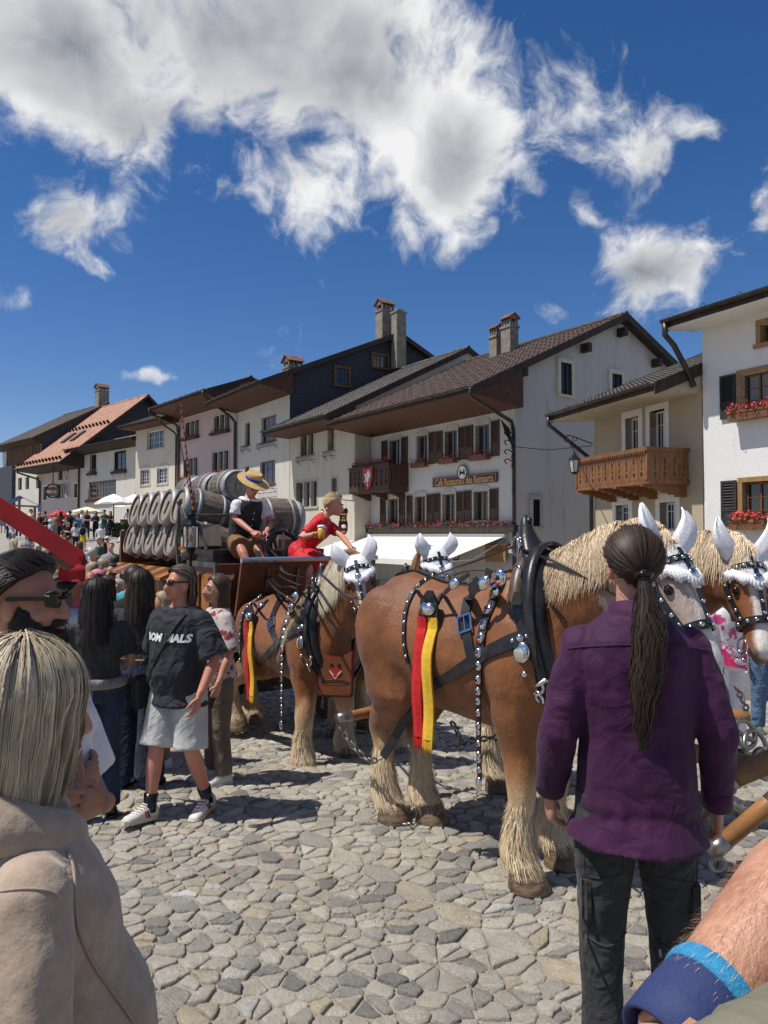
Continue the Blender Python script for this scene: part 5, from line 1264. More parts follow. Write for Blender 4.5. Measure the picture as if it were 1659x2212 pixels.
    for q in range(m):
     st = L / m; cur = cur + Vector((0, 0, -1)) * st * .93 + sv * st * .22 + drift * st + tg * lock * st * .18
     h = s.bv.find_nearest(cur)
     if h[0] is not None:
      dlt = cur - h[0];
      if dlt.dot(h[1]) < .022: cur = h[0] + h[1] * rg.uniform(.012, .034)
     path.append(cur)
    strand(mb, path, rg.uniform(.003, .008), tg)
   mb.build('mane', mp['mane'], s.root, smooth=True, fix=False)
   if mp.get('forelock'):
    mb = MB()
    for k in range(90):
     a = rg.uniform(-.5, .5); path = [s.hp(-.06, a * 1.4, .01)]
     for q in range(1, 5): path.append(s.hp(-.06 + q * .10 * rg.uniform(.8, 1.1), a * (1.4 - q * .1), .014 + .004 * q))
     strand(mb, path, .012, s.hs)
    mb.build('forelock', mp['mane'], s.root, smooth=True, fix=False)
 def along(s, pts, z):
  for i in range(len(pts) - 1):
   a, b = pts[i], pts[i + 1]
   if (a.z - z) * (b.z - z) <= 0 and abs(a.z - b.z) > 1e-6:
    return a.lerp(b, (z - a.z) / (b.z - a.z))
  return Vector((pts[-1].x, pts[-1].y, z)) if z < pts[-1].z else Vector((pts[0].x, pts[0].y, z))
 # ---- harness helpers
 def surf(s, x, z, side=-1, off=.008):
  o = Vector((x, side * 1.3, z)); h = s.bv.ray_cast(o, Vector((0, -side, 0)))
  if h[0] is None or h[0].y * side < -.02: return None, None
  return h[0] + h[1] * off, h[1]
 def strap_side(s, ctrl, w, th=.008, n=28, side=-1, free=True):
  """strap through (x, z) control points laid on the flank; hangs free where there is no flank"""
  c = catmull([Vector((x, 0, z)) for x, z in ctrl], n); pts, nr = [], []; last = None
  for q in c:
   p, nn = s.surf(q.x, q.z, side)
   if p is None or (last is not None and free and (p.y - last.y) * side < -.10):
    p = Vector((q.x, last.y if last is not None else side * .3, q.z)); nn = Vector((0, side, 0))
   if last is not None and free and (p.y - last.y) * side < 0 and q.z < 1.1 * s.sz: p = Vector((p.x, last.y, p.z)); nn = Vector((0, side, 0))
   pts.append(p); nr.append(nn); last = p
  mb = MB(); ribbon(mb, pts, nr, w, th); return mb, pts, nr
 def girth(s, x, w, lean=0., full=True, n=40):
  pts, nr = [], []
  for i in range(n + 1):
   a = 2 * math.pi * i / n; d = Vector((lean * math.sin(a), math.cos(a), math.sin(a))); d0 = Vector((0, math.cos(a), math.sin(a)))
   c = Vector((x + lean * math.sin(a) * .4, 0, 1.18 * s.sz)); h = s.bv.ray_cast(c + d0 * 1.2, -d0)
   if h[0] is None: continue
   pts.append(h[0] + h[1] * .006); nr.append(h[1])
  mb = MB(); ribbon(mb, pts, nr, w, .009); return mb
 def bridle(s, bonnet=True, studs=True, ears=.27):
  R_ = s.root; k = s.HL / .62
  st = MB(); cr = MB()
  def loop(t0, a0, a1, w, slant=0., off=.008, n=22):
   pts, nr = [], []
   for i in range(n):
    a = a0 + (a1 - a0) * i / (n - 1); t = t0 + slant * abs(math.sin(a)); p = s.hp(t, a, off); q = s.hp(t, a, off + .05); pts.append(p); nr.append(q - p)
   ribbon(st, pts, nr, w, .009); return pts, nr
  p1, n1 = loop(.66, -math.pi, math.pi, .045)          # noseband
  p2, n2 = loop(.11, -R(100), R(100), .036, .02, .014)   # browband
  for sg in (-1, 1):
   pts, nr = [], []
   for i in range(14):
    t = .08 + .58 * i / 13; a = sg * R(82); p = s.hp(t, a, .010); pts.append(p); nr.append(s.hp(t, a, .06) - p)
   ribbon(st, pts, nr, .032, .008)
   for i in (1, 4, 7, 10, 12): disc(cr, pts[i] + Vector(nr[i]).normalized() * .008, nr[i], s.ha, .013, .013, .010, 8)
   pts2, nr2 = [], []
   for i in range(8):
    t = .66 + .32 * i / 7; a = sg * R(90); p = s.hp(t, a, .012); pts2.append(p); nr2.append(s.hp(t, a, .06) - p)
   disc(cr, s.hp(.12, sg * R(80), .022), s.hp(.12, sg * R(80), .1) - s.hp(.12, sg * R(80), 0), s.ha, .03, .03, .014, 12)
   c = s.hp(.88, sg * R(96), .03); cr.ring(c, s.hs, .045, .007, 14, 5)
   cr.ring(c - s.ha * -.06, s.hs, .03, .006, 12, 5)
  for i in range(1, 21, 2): disc(cr, p2[i] + Vector(n2[i]).normalized() * .009, n2[i], s.ha, .011, .011, .010, 8)
  for i in range(0, 22, 2): disc(cr, p1[i] + Vector(n1[i]).normalized() * .009, n1[i], s.ha, .014, .014, .012, 8)
  pts, nr = [], []                                       # drop down the forehead
  for i in range(12):
   t = .02 + .64 * i / 11; p = s.hp(t, 0, .016); pts.append(p); nr.append(s.hf)
  ribbon(st, pts, nr, .026, .008); disc(cr, s.hp(.26, 0, .026), s.hf, s.ha, .032, .032, .014, 14)
  for i in (4, 6, 8, 10): disc(cr, pts[i] + s.hf * .008, s.hf, s.ha, .012, .012, .01, 8)
  b = st.build('bridle', LEA, R_); cr.build('bridle_studs', CHR, b, smooth=True)['kind'] = 'stuff'
  if bonnet:
   mb = MB(); rings = []
   for (t, e) in ((-.09, .010), (-.02, .020), (.05, .018), (.11, .016), (.19, .014), (.25, .012)):
    aw = R(112 if t < .1 else (70 if t < .2 else 38)); rings.append([s.hp(t, -aw + 2 * aw * i / 18, e) for i in range(19)])
   inner = [[s.hp(t, -R(112 if t < .1 else (70 if t < .2 else 38)) + 2 * R(112 if t < .1 else (70 if t < .2 else 38)) * i / 18, .002) for i in range(19)] for t in (-.09, -.02, .05, .11, .19, .25)]
   for a, b_ in ((rings, 1), (inner, 0)): mb.loft(a, False, False)
   bo = mb.build('ear_bonnet', WCT, R_, smooth=True)
   tz = MB()
   for i in range(26):                                  # fringe of knotted tassels
    aw = R(80); a = -aw + 2 * aw * i / 25; t0 = .27 - .17 * abs(a / aw) ** 1.2
    p = s.hp(t0 - .02, a, .016); q = s.hp(t0 + .05, a * .98, .026); r_ = s.hp(t0 + .10 + .02 * math.sin(i * 5), a * .97, .022)
    tz.tube([p, q, r_], [.011, .014, .007], 6)
   tz.build('bonnet_fringe', WCT, bo, smooth=True)
   for sg in (-1, 1):
    base = s.hp(.0, sg * R(62), -.01); outd = (s.hp(0, sg * R(62), .1) - base).normalized(); up = (-s.ha * .80 + outd * .42 + s.hf * .12).normalized()
    L = ears; e = MB(); side = up.cross(s.hf).normalized(); fw = side.cross(up)
    rg = []
    for (u, w, d) in ((-.12, .050, .045), (.0, .056, .048), (.2, .064, .046), (.42, .060, .040), (.64, .044, .030), (.84, .024, .019), (.97, .008, .008)):
     c = base + up * L * u + outd * (.06 * math.sin(u * 2.6)) - outd * .05 * u * u; rg.append([c + side * w * k * math.cos(q) + fw * d * k * math.sin(q) - fw * (.014 if math.sin(q) > .5 else 0) for q in [2 * math.pi * i / 14 for i in range(14)]])
    e.loft(rg); e.build('ear_cover', WCT, bo, smooth=True)
 def collar(s, top=None, bib=None):
  S = s.S; R_ = s.root
  c = S((.62, 0, 1.375)); dv = Vector((.20, 0, -.98)).normalized(); hl, hw = .425 * s.sz, .245 * s.sx; fw = Vector((.95, 0, .30))
  def loop(k, o, n=36): return [c + dv * hl * k * math.sin(a) * (1.0) + Vector((0, hw * k * math.cos(a), 0)) + fw * o for a in [2 * math.pi * i / n + math.pi * 1.5 for i in range(n + 1)]]
  mb = MB(); mb.tube(loop(1.0, .03), [(.062, .075)] * 37, 10, ref=(1, 0, 0)); col = mb.build('collar', LEA, R_, smooth=True)
  mb = MB(); mb.tube(loop(1.10, -.07), [.046] * 37, 10, ref=(1, 0, 0)); mb.build('collar_roll', LEB, col, smooth=True)
  mb = MB(); L1 = loop(1.20, .04)
  ribbon(mb, L1, [(p - c) for p in L1], .07, .022); mb.build('hame', LEA, col, smooth=True)
  # wide side flap under the disc
  cr = MB()
  for sd in (-1, 1):
   mb = MB(); pts = [c + dv * hl * t + Vector((0, sd * hw * 1.24 * math.sqrt(max(.05, 1 - t * t * .9)), 0)) for t in (-.62, -.4, -.1, .2, .45)]
   ribbon(mb, pts, [Vector((0, sd, .15))] * 5, [.10, .15, .16, .13, .08], .02); mb.build('collar_flap', LEA, col)
   p = c + dv * hl * .12 + Vector((0, sd * (hw * 1.24 + .03), 0)) - fw * .02; disc(cr, p, (0, sd, .1), (0, 0, 1), .062, .062, .022, 20)
   q = p + dv * .12; disc(cr, q + Vector((0, 0, 0)), (0, sd, .1), (0, 0, 1), .018, .018, .012, 10)
   hk = c + dv * hl * .58 + Vector((0, sd * hw * 1.12, 0)); cr.ring(hk, (0, 1, 0), .045, .010, 14, 6); cr.ring(hk + Vector((.03, sd * .02, -.05)), (.3, .6, .3), .04, .008, 12, 6)
   cr.tube([hk + Vector((-.05, 0, .03)), hk, hk + Vector((.08, sd * .02, .05))], .013, 6)
  # peaked housing on top with two rows of studs
  tp = c - dv * hl * 1.0; mb = MB(); h = .25; rg = []
  for (u, wx, wy, bx) in ((-.25, .10, .19, 0), (0, .095, .15, -.01), (.3, .08, .10, -.03), (.6, .062, .060, -.045), (.85, .042, .034, -.035), (1.0, .022, .018, -.015)):
   cc = tp + Vector((-.10 * u + bx, 0, h * u)); rg.append([cc + Vector((wx * math.cos(a), wy * math.sin(a), -.03 * math.cos(a))) for a in [2 * math.pi * i / 14 for i in range(14)]])
  mb.loft(rg); mb.ell(rg[-1][0] + Vector((-.015, 0, .02)), (.025, .022, .022), 8, 6); ho = mb.build('collar_housing', LEA, col, smooth=True)
  for j in (-1, 1):
   for i in range(8):
    u = i / 8 * .62; p = tp + Vector((-.10 * u - .085 + .035 * u, j * .03 * (1 - .4 * u) - .06 + .03 * u, h * u)); cr.ell(p, (.012, .012, .012), 8, 6)
  for j in (-1, 1):
   p = tp + Vector((-.10, j * .10, .09)); cr.ring(p + Vector((-.03, 0, 0)), (.5, .8, 0), .055, .008, 16, 6); p2 = tp + Vector((-.06, j * .18, -.06)); cr.ring(p2, (.5, .8, 0), .05, .008, 16, 6)
  cr.build('collar_fittings', CHR, col, smooth=True)['kind'] = 'stuff'
  s.tp = tp; s.cc = c; s.dv = dv; s.chl = hl; s.chw = hw
  return col
 def medallion_strap(s, ctrl, n, w=.075, size=(.05, .062), taper=True, side=-1, label='medallion_strap'):
  mb, pts, nr = s.strap_side(ctrl, [w * (1 - .6 * (i / 59) if taper else 1) for i in range(60)], n=60, side=side)
  b = mb.build(label, LEA, s.root)
  cum = [0]
  for i in range(1, len(pts)): cum.append(cum[-1] + (pts[i] - pts[i - 1]).length)
  pos = 0; k = 0; T = cum[-1]; cr = None
  while True:
   u = pos / T
   f = 1 - .62 * u if taper else 1
   if pos > T - .02: break
   i = next((j for j in range(len(cum)) if cum[j] >= pos), len(cum) - 1)
   t = (pts[min(i + 1, len(pts) - 1)] - pts[max(0, i - 1)]).normalized()
   q = MB(); disc(q, pts[i] + nr[i] * .009, nr[i], t, size[0] * f, size[1] * f, .026 * f); q.cur = 1; q.obox(pts[i] + nr[i] * (.009 + .025 * f) + t * size[1] * f * .55, t * size[1] * .22 * f, nr[i].cross(t) * size[0] * .25 * f, nr[i] * .006)
   q.cur = 2; q.obox(pts[i] + nr[i] * (.010 + .026 * f), t * size[1] * .22 * f, nr[i].cross(t) * size[0] * .32 * f, nr[i] * .004)
   q.build('medallion', [CHR, REDM if k % 3 else CHR, LEA], b, smooth=True); k += 1
   pos += size[1] * f * 2 + .022
  return b, pts
 def tassel(s, top, w, L, lean=0.):
  """red and yellow felt hanging from a leather tab"""
  p, nn = s.surf(top[0], top[1], -1, .02)
  y0 = p.y - .03
  tb = MB(); tb.prism([Vector((p.x - w * .55, p.y - .012, p.z - .01)), Vector((p.x + w * .55, p.y - .012, p.z - .01)), Vector((p.x + w * .45, p.y - .005, p.z + .10)), Vector((p.x + .02, p.y, p.z + .16)), Vector((p.x - .02, p.y, p.z + .16)), Vector((p.x - w * .45, p.y - .005, p.z + .10))], (0, -.016, 0))
  tr = tb.build('tassel_tab', LEA, s.root); cr = MB(); disc(cr, (p.x, p.y - .028, p.z + .05), (0, -1, .15), (0, 0, 1), w * .42, .045, .03); cr.build('tab_disc', CHR, tr, smooth=True)
  prof = []; yc = y0
  for i in range(22):
   z = p.z - L * i / 21; hy = [s.surf(p.x + lean * i / 21 + dx, z, -1, .0)[0] for dx in (-w * .5, 0, w * .5)]
   yc = min([yc] + [q.y - .02 for q in hy if q is not None and q.y > -.7]); prof.append(yc)
  for j, m, nm in ((-1, RDF, 'red_felt'), (1, YLF, 'yellow_felt')):
   mb = MB(); rings = []; n = 22
   for i in range(n):
    u = i / (n - 1); z = p.z - L * u; wv = .008 * math.sin(u * 9 + j)
    xa = p.x + lean * u + (-w * .52 if j < 0 else .004) * (1 + .08 * u); xb = p.x + lean * u + (-.004 if j < 0 else w * .52) * (1 + .08 * u)
    y = prof[i] + wv - .008; rings.append([Vector((xa, y, z)), Vector(((xa + xb) / 2, y - .010, z)), Vector((xb, y, z)), Vector((xb, y + .012, z)), Vector(((xa + xb) / 2, y + .002, z)), Vector((xa, y + .012, z))])
   mb.loft(rings); e = rings[-1]; wd = (e[2].x - e[0].x)
   for i in range(7): x = e[0].x + wd * (i + .1) / 7; mb.prism([Vector((x, e[0].y, e[0].z + .01)), Vector((x + wd * .11, e[0].y, e[0].z + .01)), Vector((x + wd * .10, e[0].y - .004, e[0].z - .055 - .02 * (i % 2))), Vector((x + wd * .03, e[0].y - .004, e[0].z - .055))], (0, .010, 0))
   mb.build(nm, m, tr, smooth=False)
  return tr
def hairmat(name, c, c2, rough=.48):
 m = bpy.data.materials.new(name); m.use_nodes = True; t = NT(m.node_tree); b = t.n['Principled BSDF']; at = t.new('ShaderNodeAttribute', attribute_name='tint').outputs['Fac']
 co = t.new('ShaderNodeTexCoord').outputs['Object']; n = t.noise(co, 9, 3).outputs[0]
 t.l.new(t.mix(t.math('ADD', t.math('MULTIPLY', at, .75), t.math('MULTIPLY', t.math('SUBTRACT', n, .35), .6), clamp=True), c, c2), b.inputs['Base Color']); b.inputs['Roughness'].default_value = rough; b.inputs['Specular IOR Level'].default_value = .35
 return m
FLAX = hairmat('flaxen_hair', (.40, .27, .15), (.86, .72, .52)); CREAM = hairmat('cream_hair', (.55, .45, .30), (.88, .80, .66)); LBRN = hairmat('light_brown_hair', (.30, .16, .07), (.58, .38, .20)); FEAT = hairmat('feather_hair', (.40, .28, .15), (.84, .71, .50), .6)
CO1 = coat_mat('coat_roan_chestnut', (.245, .090, .027), (.150, .051, .015), (.58, .44, .26))
CO2 = coat_mat('coat_chestnut', (.255, .092, .028), (.160, .054, .016), (.58, .44, .26))
H1 = Horse('big chestnut draught horse right behind the man in the purple shirt', (.568, 4.668), (.677, -.736), 1.0, 1.0,
 dict(fr=(.50, -.20), fl=(.46, .19), hr=(-.70, -.085), hl=(-.52, .10)), (1.25, -.02, 1.845), (1.53, -.10, 1.30), (1, -.15, .5), CO1, dict(feather=FEAT, mane=FLAX, n=5200, len=.37, side=-1, taper=.75), 3)
def hoofs(px):
 g = {k: ground_at(*v) for k, v in px.items()}; fm = (g['fr'] + g['fl']) / 2; hm = (g['hr'] + g['hl']) / 2; T = (fm - hm); T.z = 0; T.normalize(); Lf = Vector((-T.y, T.x, 0)); O = fm - T * .49
 return (O.x, O.y), (T.x, T.y), {k: ((p - O).dot(T), (p - O).dot(Lf)) for k, p in g.items()}
class _X: pass
def fix(O, T):
 x = _X(); x.O = Vector((O[0], O[1], gz(*O))); x.T = Vector((T[0], T[1], 0)); x.Lf = Vector((-T[1], T[0], 0)); return lambda px, py, d: Vector(((V(px, py, d) - x.O).dot(x.T), (V(px, py, d) - x.O).dot(x.Lf), V(px, py, d).z - x.O.z))
O2, T2, hv2 = hoofs(dict(fr=(655, 1652), fl=(745, 1632), hr=(506, 1594), hl=(546, 1582))); L2 = fix(O2, T2); print('H2', O2, T2, hv2)
cr2 = (V(548, 1282, O2[1] + .45).z - gz(*O2)) / 1.70; print('H2 scale', cr2)
H2 = Horse('chestnut draught horse with cream mane wearing the leather breast shield', O2, T2, 1.02, cr2,
 hv2, L2(772, 1216, O2[1] - .72), L2(800, 1368, O2[1] - .95), (.8, -.75, .35), CO2, dict(feather=FEAT, mane=CREAM, n=5000, len=.62, side=-1, taper=.9, bias=1.0), 5)
H3 = Horse('chestnut draught horse with pale mane at the right edge beyond the purple shirt', (1.38, 5.42), (.677, -.736), 1.0, 1.0,
 dict(fr=(.52, -.20), fl=(.44, .19), hr=(-.60, -.17), hl=(-.50, .18)), (1.22, -.05, 1.80), (1.40, -.20, 1.25), (.85, -.6, .45), CO2, dict(feather=FEAT, mane=FLAX, n=2200, len=.40, side=-1, taper=.75), 7)
O4 = (O2[0] - T2[1] * 1.0, O2[1] + T2[0] * 1.0); L4 = fix(O4, T2)
H4 = Horse('light brown maned draught horse whose bonneted head shows between the two chestnuts', O4, T2, 1.0, cr2 * 1.02,
 dict(fr=(.52, -.20), fl=(.44, .19), hr=(-.60, -.17), hl=(-.62, .18)), L4(938, 1198, O4[1] - .72), L4(962, 1352, O4[1] - .95), (.95, -.35, .4), CO2, dict(feather=FEAT, mane=LBRN, n=1600, len=.36, side=-1, taper=.8), 9)
HORSES = [H1, H2, H3, H4]
for h, e in ((H1, .27), (H2, .24), (H3, .28), (H4, .22)): h.bridle(ears=e); h.collar()
# ------------------------------------------------------------------ harness, laid over the bodies
def c6(x, y): return 466.3 + x * .3225, 987.5 + y * .3225
def c7(x, y): return 740.6 + x * .3969, 1042.4 + y * .3969
def _hit(h, x, y, last=None, off=.008):
 o = h.w2l(Vector((0, 0, CAMH))); r = ray(x, y); d = Vector((r.dot(h.T), r.dot(h.Lf), r.z)).normalized()
 q = h.bv.ray_cast(o, d)
 if q[0] is not None and (last is None or abs(q[0].y - last.y) < .22): return q[0] + q[1] * off, q[1]
 y0 = last.y if last is not None else -.38
 t = (y0 - o.y) / d.y; return o + d * t, Vector((0, -1, 0))
def px_strap(h, cf, pts, w, th=.009, n=None, hang=None):
 """strap laid on the flank along points of the visible side; below the belly it hangs straight down"""
 n = n or 12 * len(pts); c = catmull([Vector((*cf(*p), 0)) for p in pts], n); P, N = [], []; last = None
 for i, q in enumerate(c):
  p, nn = _hit(h, q.x, q.y, last)
  if hang and q.y > cf(0, hang)[1] and last is not None:
   o = h.w2l(Vector((0, 0, CAMH))); r = ray(q.x, q.y); d = Vector((r.dot(h.T), r.dot(h.Lf), r.z)); t = (last.y - o.y) / d.y; p = o + d * t; nn = Vector((0, -1, 0))
  P.append(p); N.append(nn); last = p
 for k in range(2): P = [P[0]] + [(P[i - 1] + P[i] * 2 + P[i + 1]) / 4 for i in range(1, len(P) - 1)] + [P[-1]]; N = [N[0]] + [((N[i - 1] + N[i] * 2 + N[i + 1]) / 4).normalized() for i in range(1, len(N) - 1)] + [N[-1]]
 mb = MB(); ribbon(mb, P, N, w if not callable(w) else [w(i / (n - 1)) for i in range(n)], th); return mb, P, N
def studs(mb, P, N, step, r, start=0.):
 acc = 0; nx = start
 for i in range(1, len(P)):
  acc += (P[i] - P[i - 1]).length
  if acc >= nx: disc(mb, P[i] + N[i] * .009, N[i], P[i] - P[i - 1], r, r, r * .7, 10); nx += step
 return mb
def buckle(mb, p, n, t, w, h):
 n = Vector(n).normalized(); t = (Vector(t) - n * Vector(t).dot(n)).normalized(); s = n.cross(t); p = Vector(p) + n * .014
 a = [p + s * w + t * h, p - s * w + t * h, p - s * w - t * h, p + s * w - t * h]
 for i in range(4): mb.bar(a[i], a[(i + 1) % 4], .012, .010, n)
 mb.bar(p + t * h, p - t * h, .007, .007, n)
def meds(h, b, P, N, s0, s1):
 cum = [0]
 for i in range(1, len(P)): cum.append(cum[-1] + (P[i] - P[i - 1]).length)
 T = cum[-1]; pos = .03; k = 0
 while pos < T - .05:
  u = pos / T; f = s0 + (s1 - s0) * min(1, u * 1.25); i = next((j for j in range(len(cum)) if cum[j] >= pos), len(P) - 1)
  t = (P[min(i + 1, len(P) - 1)] - P[max(0, i - 1)]).normalized(); n = N[i]; q = MB()
  disc(q, P[i] + n * .008, n, t, f * .78, f, f * .5); top = P[i] + n * (.008 + f * .5)
  q.cur = 2; q.obox(top, t * f * .30, n.cross(t) * f * .22, n * .003)
  if k % 3 != 2: q.cur = 1; q.obox(P[i] + n * (.008 + f * .40) + t * f * .62, t * f * .16, n.cross(t) * f * .2, n * .006)
  q.build('medallion', [CHR, REDM, LEA], b, smooth=True); k += 1; pos += f * 2.0 + .012
 q = MB(); p = P[-1]; disc(q, p + Vector((0, -.012, -.02)), (0, -1, 0), (0, 0, 1), .022, .042, .012); q.build('pendant', CHR, b, smooth=True)
def tassel_px(h, cf, top, bot, w):
 p, n = _hit(h, *cf(*top), None, .02); q, _ = _hit(h, *cf(*bot), p); o = h.w2l(Vector((0, 0, CAMH))); r = ray(*cf(*bot)); d = Vector((r.dot(h.T), r.dot(h.Lf), r.z)); t_ = (p.y - .06 - o.y) / d.y; q = o + d * t_
 h.tassel((p.x, p.z), w, p.z - q.z, q.x - p.x)
def harness(h, cf, D):
 L = MB(); C = MB()
 mb, P, N = px_strap(h, cf, D['breech'], .026); b = mb.build('breeching_strap', LEA, h.root); studs(MB(), P, N, .07, .011).build('strap_studs', CHR, b, smooth=True)['kind'] = 'stuff'
 mb, P, N = px_strap(h, cf, D['girth'], .062); b = mb.build('girth_strap', LEA, h.root); k = int(len(P) * .55); q = MB(); buckle(q, P[k], N[k], P[k + 1] - P[k], .045, .05); q.build('buckle', CHR, b)
 mb, P, N = px_strap(h, cf, D['med'], lambda u: .072 * (1 - .62 * u), n=70, hang=D['hang']); b = mb.build('medallion_strap', LEA, h.root); meds(h, b, P, N, D['ms'], D['ms'] * .40)
 mb, P, N = px_strap(h, cf, D['hanger'], .024); b = mb.build('tassel_strap', LEA, h.root); q = MB(); k = len(P) // 3; disc(q, P[k] + N[k] * .008, N[k], P[k + 1] - P[k], .03, .045, .02); q.build('strap_disc', CHR, b, smooth=True)
 if 'extra' in D:
  for e in D['extra']:
   mb, P, N = px_strap(h, cf, e, .04); b = mb.build('saddle_strap', LEA, h.root); k = len(P) // 2; q = MB(); disc(q, P[k] + N[k] * .008, N[k], P[k + 1] - P[k], .036, .05, .022); q.build('medallion', CHR, b, smooth=True)
 mb, P, N = px_strap(h, cf, D['trace'], lambda u: .085 - .03 * u); b = mb.build('trace_strap', LEA, h.root); q = MB()
 for k, r in ((4, .012), (9, .022), (14, .012)): disc(q, P[k] + N[k] * .009, N[k], P[k + 1] - P[k], r, r, r * .6, 10)
 q.build('strap_studs', CHR, b, smooth=True)['kind'] = 'stuff'
 tassel_px(h, cf, *D['tassel'])
 # back strap along the spine
 pts, nr = [], []
 for i in range(26):
  x = .42 - 1.12 * i / 25; hh = h.bv.ray_cast(Vector((x * h.sx, 0, 2.6)), Vector((0, 0, -1)))
  if hh[0] is not None: pts.append(hh[0] + hh[1] * .006); nr.append(hh[1])
 b = MB(); ribbon(b, pts, nr, .05, .010); b = b.build('back_strap', LEA, h.root)
 q = MB()
 for k in (6, 10, 14): q.ring(pts[k] + Vector((0, 0, .025)), (1, 0, 0), .028, .006, 12, 5)
 q.build('strap_rings', CHR, b, smooth=True)['kind'] = 'stuff'
harness(H1, c7, dict(breech=[(500, 500), (410, 565), (352, 680), (338, 850), (362, 985)], girth=[(745, 530), (692, 620), (672, 740), (690, 880), (716, 1000)],
 med=[(862, 480), (862, 540), (822, 650), (782, 740), (762, 830), (748, 920), (742, 1010), (740, 1150), (742, 1400), (748, 1620)], hang=960, ms=.05, hanger=[(690, 500), (612, 550), (540, 620), (515, 665)],
 trace=[(1030, 830), (930, 862), (800, 922), (690, 985), (600, 1045), (520, 1085), (470, 1120)], tassel=((487, 745), (445, 1395), .15), extra=[[(800, 470), (775, 545), (700, 600)]]))
harness(H2, c6, dict(breech=[(310, 922), (215, 1010), (178, 1100), (168, 1250), (170, 1370)], girth=[(440, 940), (388, 1060), (380, 1150), (420, 1262)],
 med=[(545, 920), (505, 1030), (472, 1130), (455, 1250), (447, 1400), (445, 1600), (445, 1780)], hang=1330, ms=.058, hanger=[(350, 960), (290, 1020), (262, 1070)],
 trace=[(620, 1118), (560, 1150), (500, 1185), (430, 1235), (350, 1320), (282, 1388)], tassel=((245, 1110), (214, 1600), .155)))
for h in (H3, H4):
 h.girth(.1, .06).build('girth_strap', LEA, h.root)
# free running traces, chains and whippletrees of the near horse
b = MB(); free_strap(b, [H1.px(*c7(470, 1118), 4.78), H1.px(*c7(400, 1195), 4.84), H1.px(*c7(330, 1310), 4.90), H1.px(*c7(222, 1492), 4.98)], .06, .012, up=(.2, -1, 0)); tr = b.build('trace_end', LEA, H1.root)
b = MB(); chain_links(b, [H1.px(*c7(218, 1495), 4.98), H1.px(*c7(150, 1512), 5.0), H1.px(*c7(60, 1440), 5.06), H1.px(*c7(-15, 1330), 5.12)], .06, .0085); b.build('trace_chain', STEEL, tr)
WOODP = mat('varnished_wood', (.33, .16, .055), (.24, .11, .038), ns=7, st=(1, 1, 1), rough=.38)
WOODD = mat('old_wood', (.14, .075, .038), (.22, .12, .06), ns=9, rough=.6)
def wtree(label, A, B, r, caps=True, loc=None):
 t = empty('whippletree', tuple((A + B) / 2 * Vector((1, 1, 0)) if False else ((A.x + B.x) / 2, (A.y + B.y) / 2, min(A.z, B.z)))); tag(t, label, 'whippletree')
 d = (B - A).normalized(); L = (B - A).length; q = MB(); q.tube([A + d * L * u for u in (0, .15, .5, .85, 1)], [r * .8, r * .95, r * 1.15, r * .95, r * .8], 12); q.build('bar', WOODP, t, smooth=True)
 if caps:
  for P, s_ in ((A, 1), (B, -1)):
   q = MB(); q.tube([P - d * s_ * .015, P + d * s_ * .10], r * 1.0, 12); q.ring(P + d * s_ * .05 + Vector((0, 0, -r - .02)), (0, 1, 0), .022, .007, 12, 5); q.build('ferrule', STEEL, t, smooth=True)
 return t
A = V(733, 1552, 5.13); B = A + H1.Lf * .84
wtree('wooden whippletree with steel ends behind the hind legs of the big near horse', A, B, .036)
pole = empty('wagon_pole', (H1.O + H1.Lf * .52)); tag(pole, 'long brown wooden pole running between the two lead horses', 'pole')
P0, P1 = H1.O + H1.Lf * .50 - H1.T * .72 + Vector((0, 0, .70)), H1.O + H1.Lf * .50 + H1.T * 1.55 + Vector((0, 0, .74))
q = MB(); q.tube([P0, P0.lerp(P1, .5), P1], [.05, .055, .05], 12); q.build('pole_shaft', WOODP, pole, smooth=True)
q = MB(); q.tube([P0 - H1.T * .01, P0 + H1.T * .09], .056, 12); q.build('pole_ferrule', STEEL, pole, smooth=True)
b = MB(); chain_links(b, [V(*c7(497, 1335), 5.1), V(*c7(560, 1415), 5.1), V(*c7(640, 1438), 5.1), V(*c7(700, 1405), 5.1), V(*c7(850, 1385), 5.1)], .055, .008); ch = b.build('slack_chain', STEEL); tag(ch, 'slack steel chain hanging under the belly of the big near horse', 'chain')
b = MB(); chain_links(b, [V(*c7(590, 1300), 5.25), V(*c7(620, 1350), 5.2), V(*c7(650, 1430), 5.12)], .06, .009); ch = b.build('drop_chain', STEEL); tag(ch, 'short steel chain dropping from the pole to the slack chain', 'chain')
gp = [ground_at(*c7(*p)) + Vector((0, 0, .022)) for p in ((150, 1740), (215, 1800), (260, 1840), (330, 1870), (380, 1890), (420, 1880))]
b = MB(); chain_links(b, gp, .05, .007); ch = b.build('ground_chain', STEEL); tag(ch, 'loose chain lying on the cobbles beside the hind hooves', 'chain')
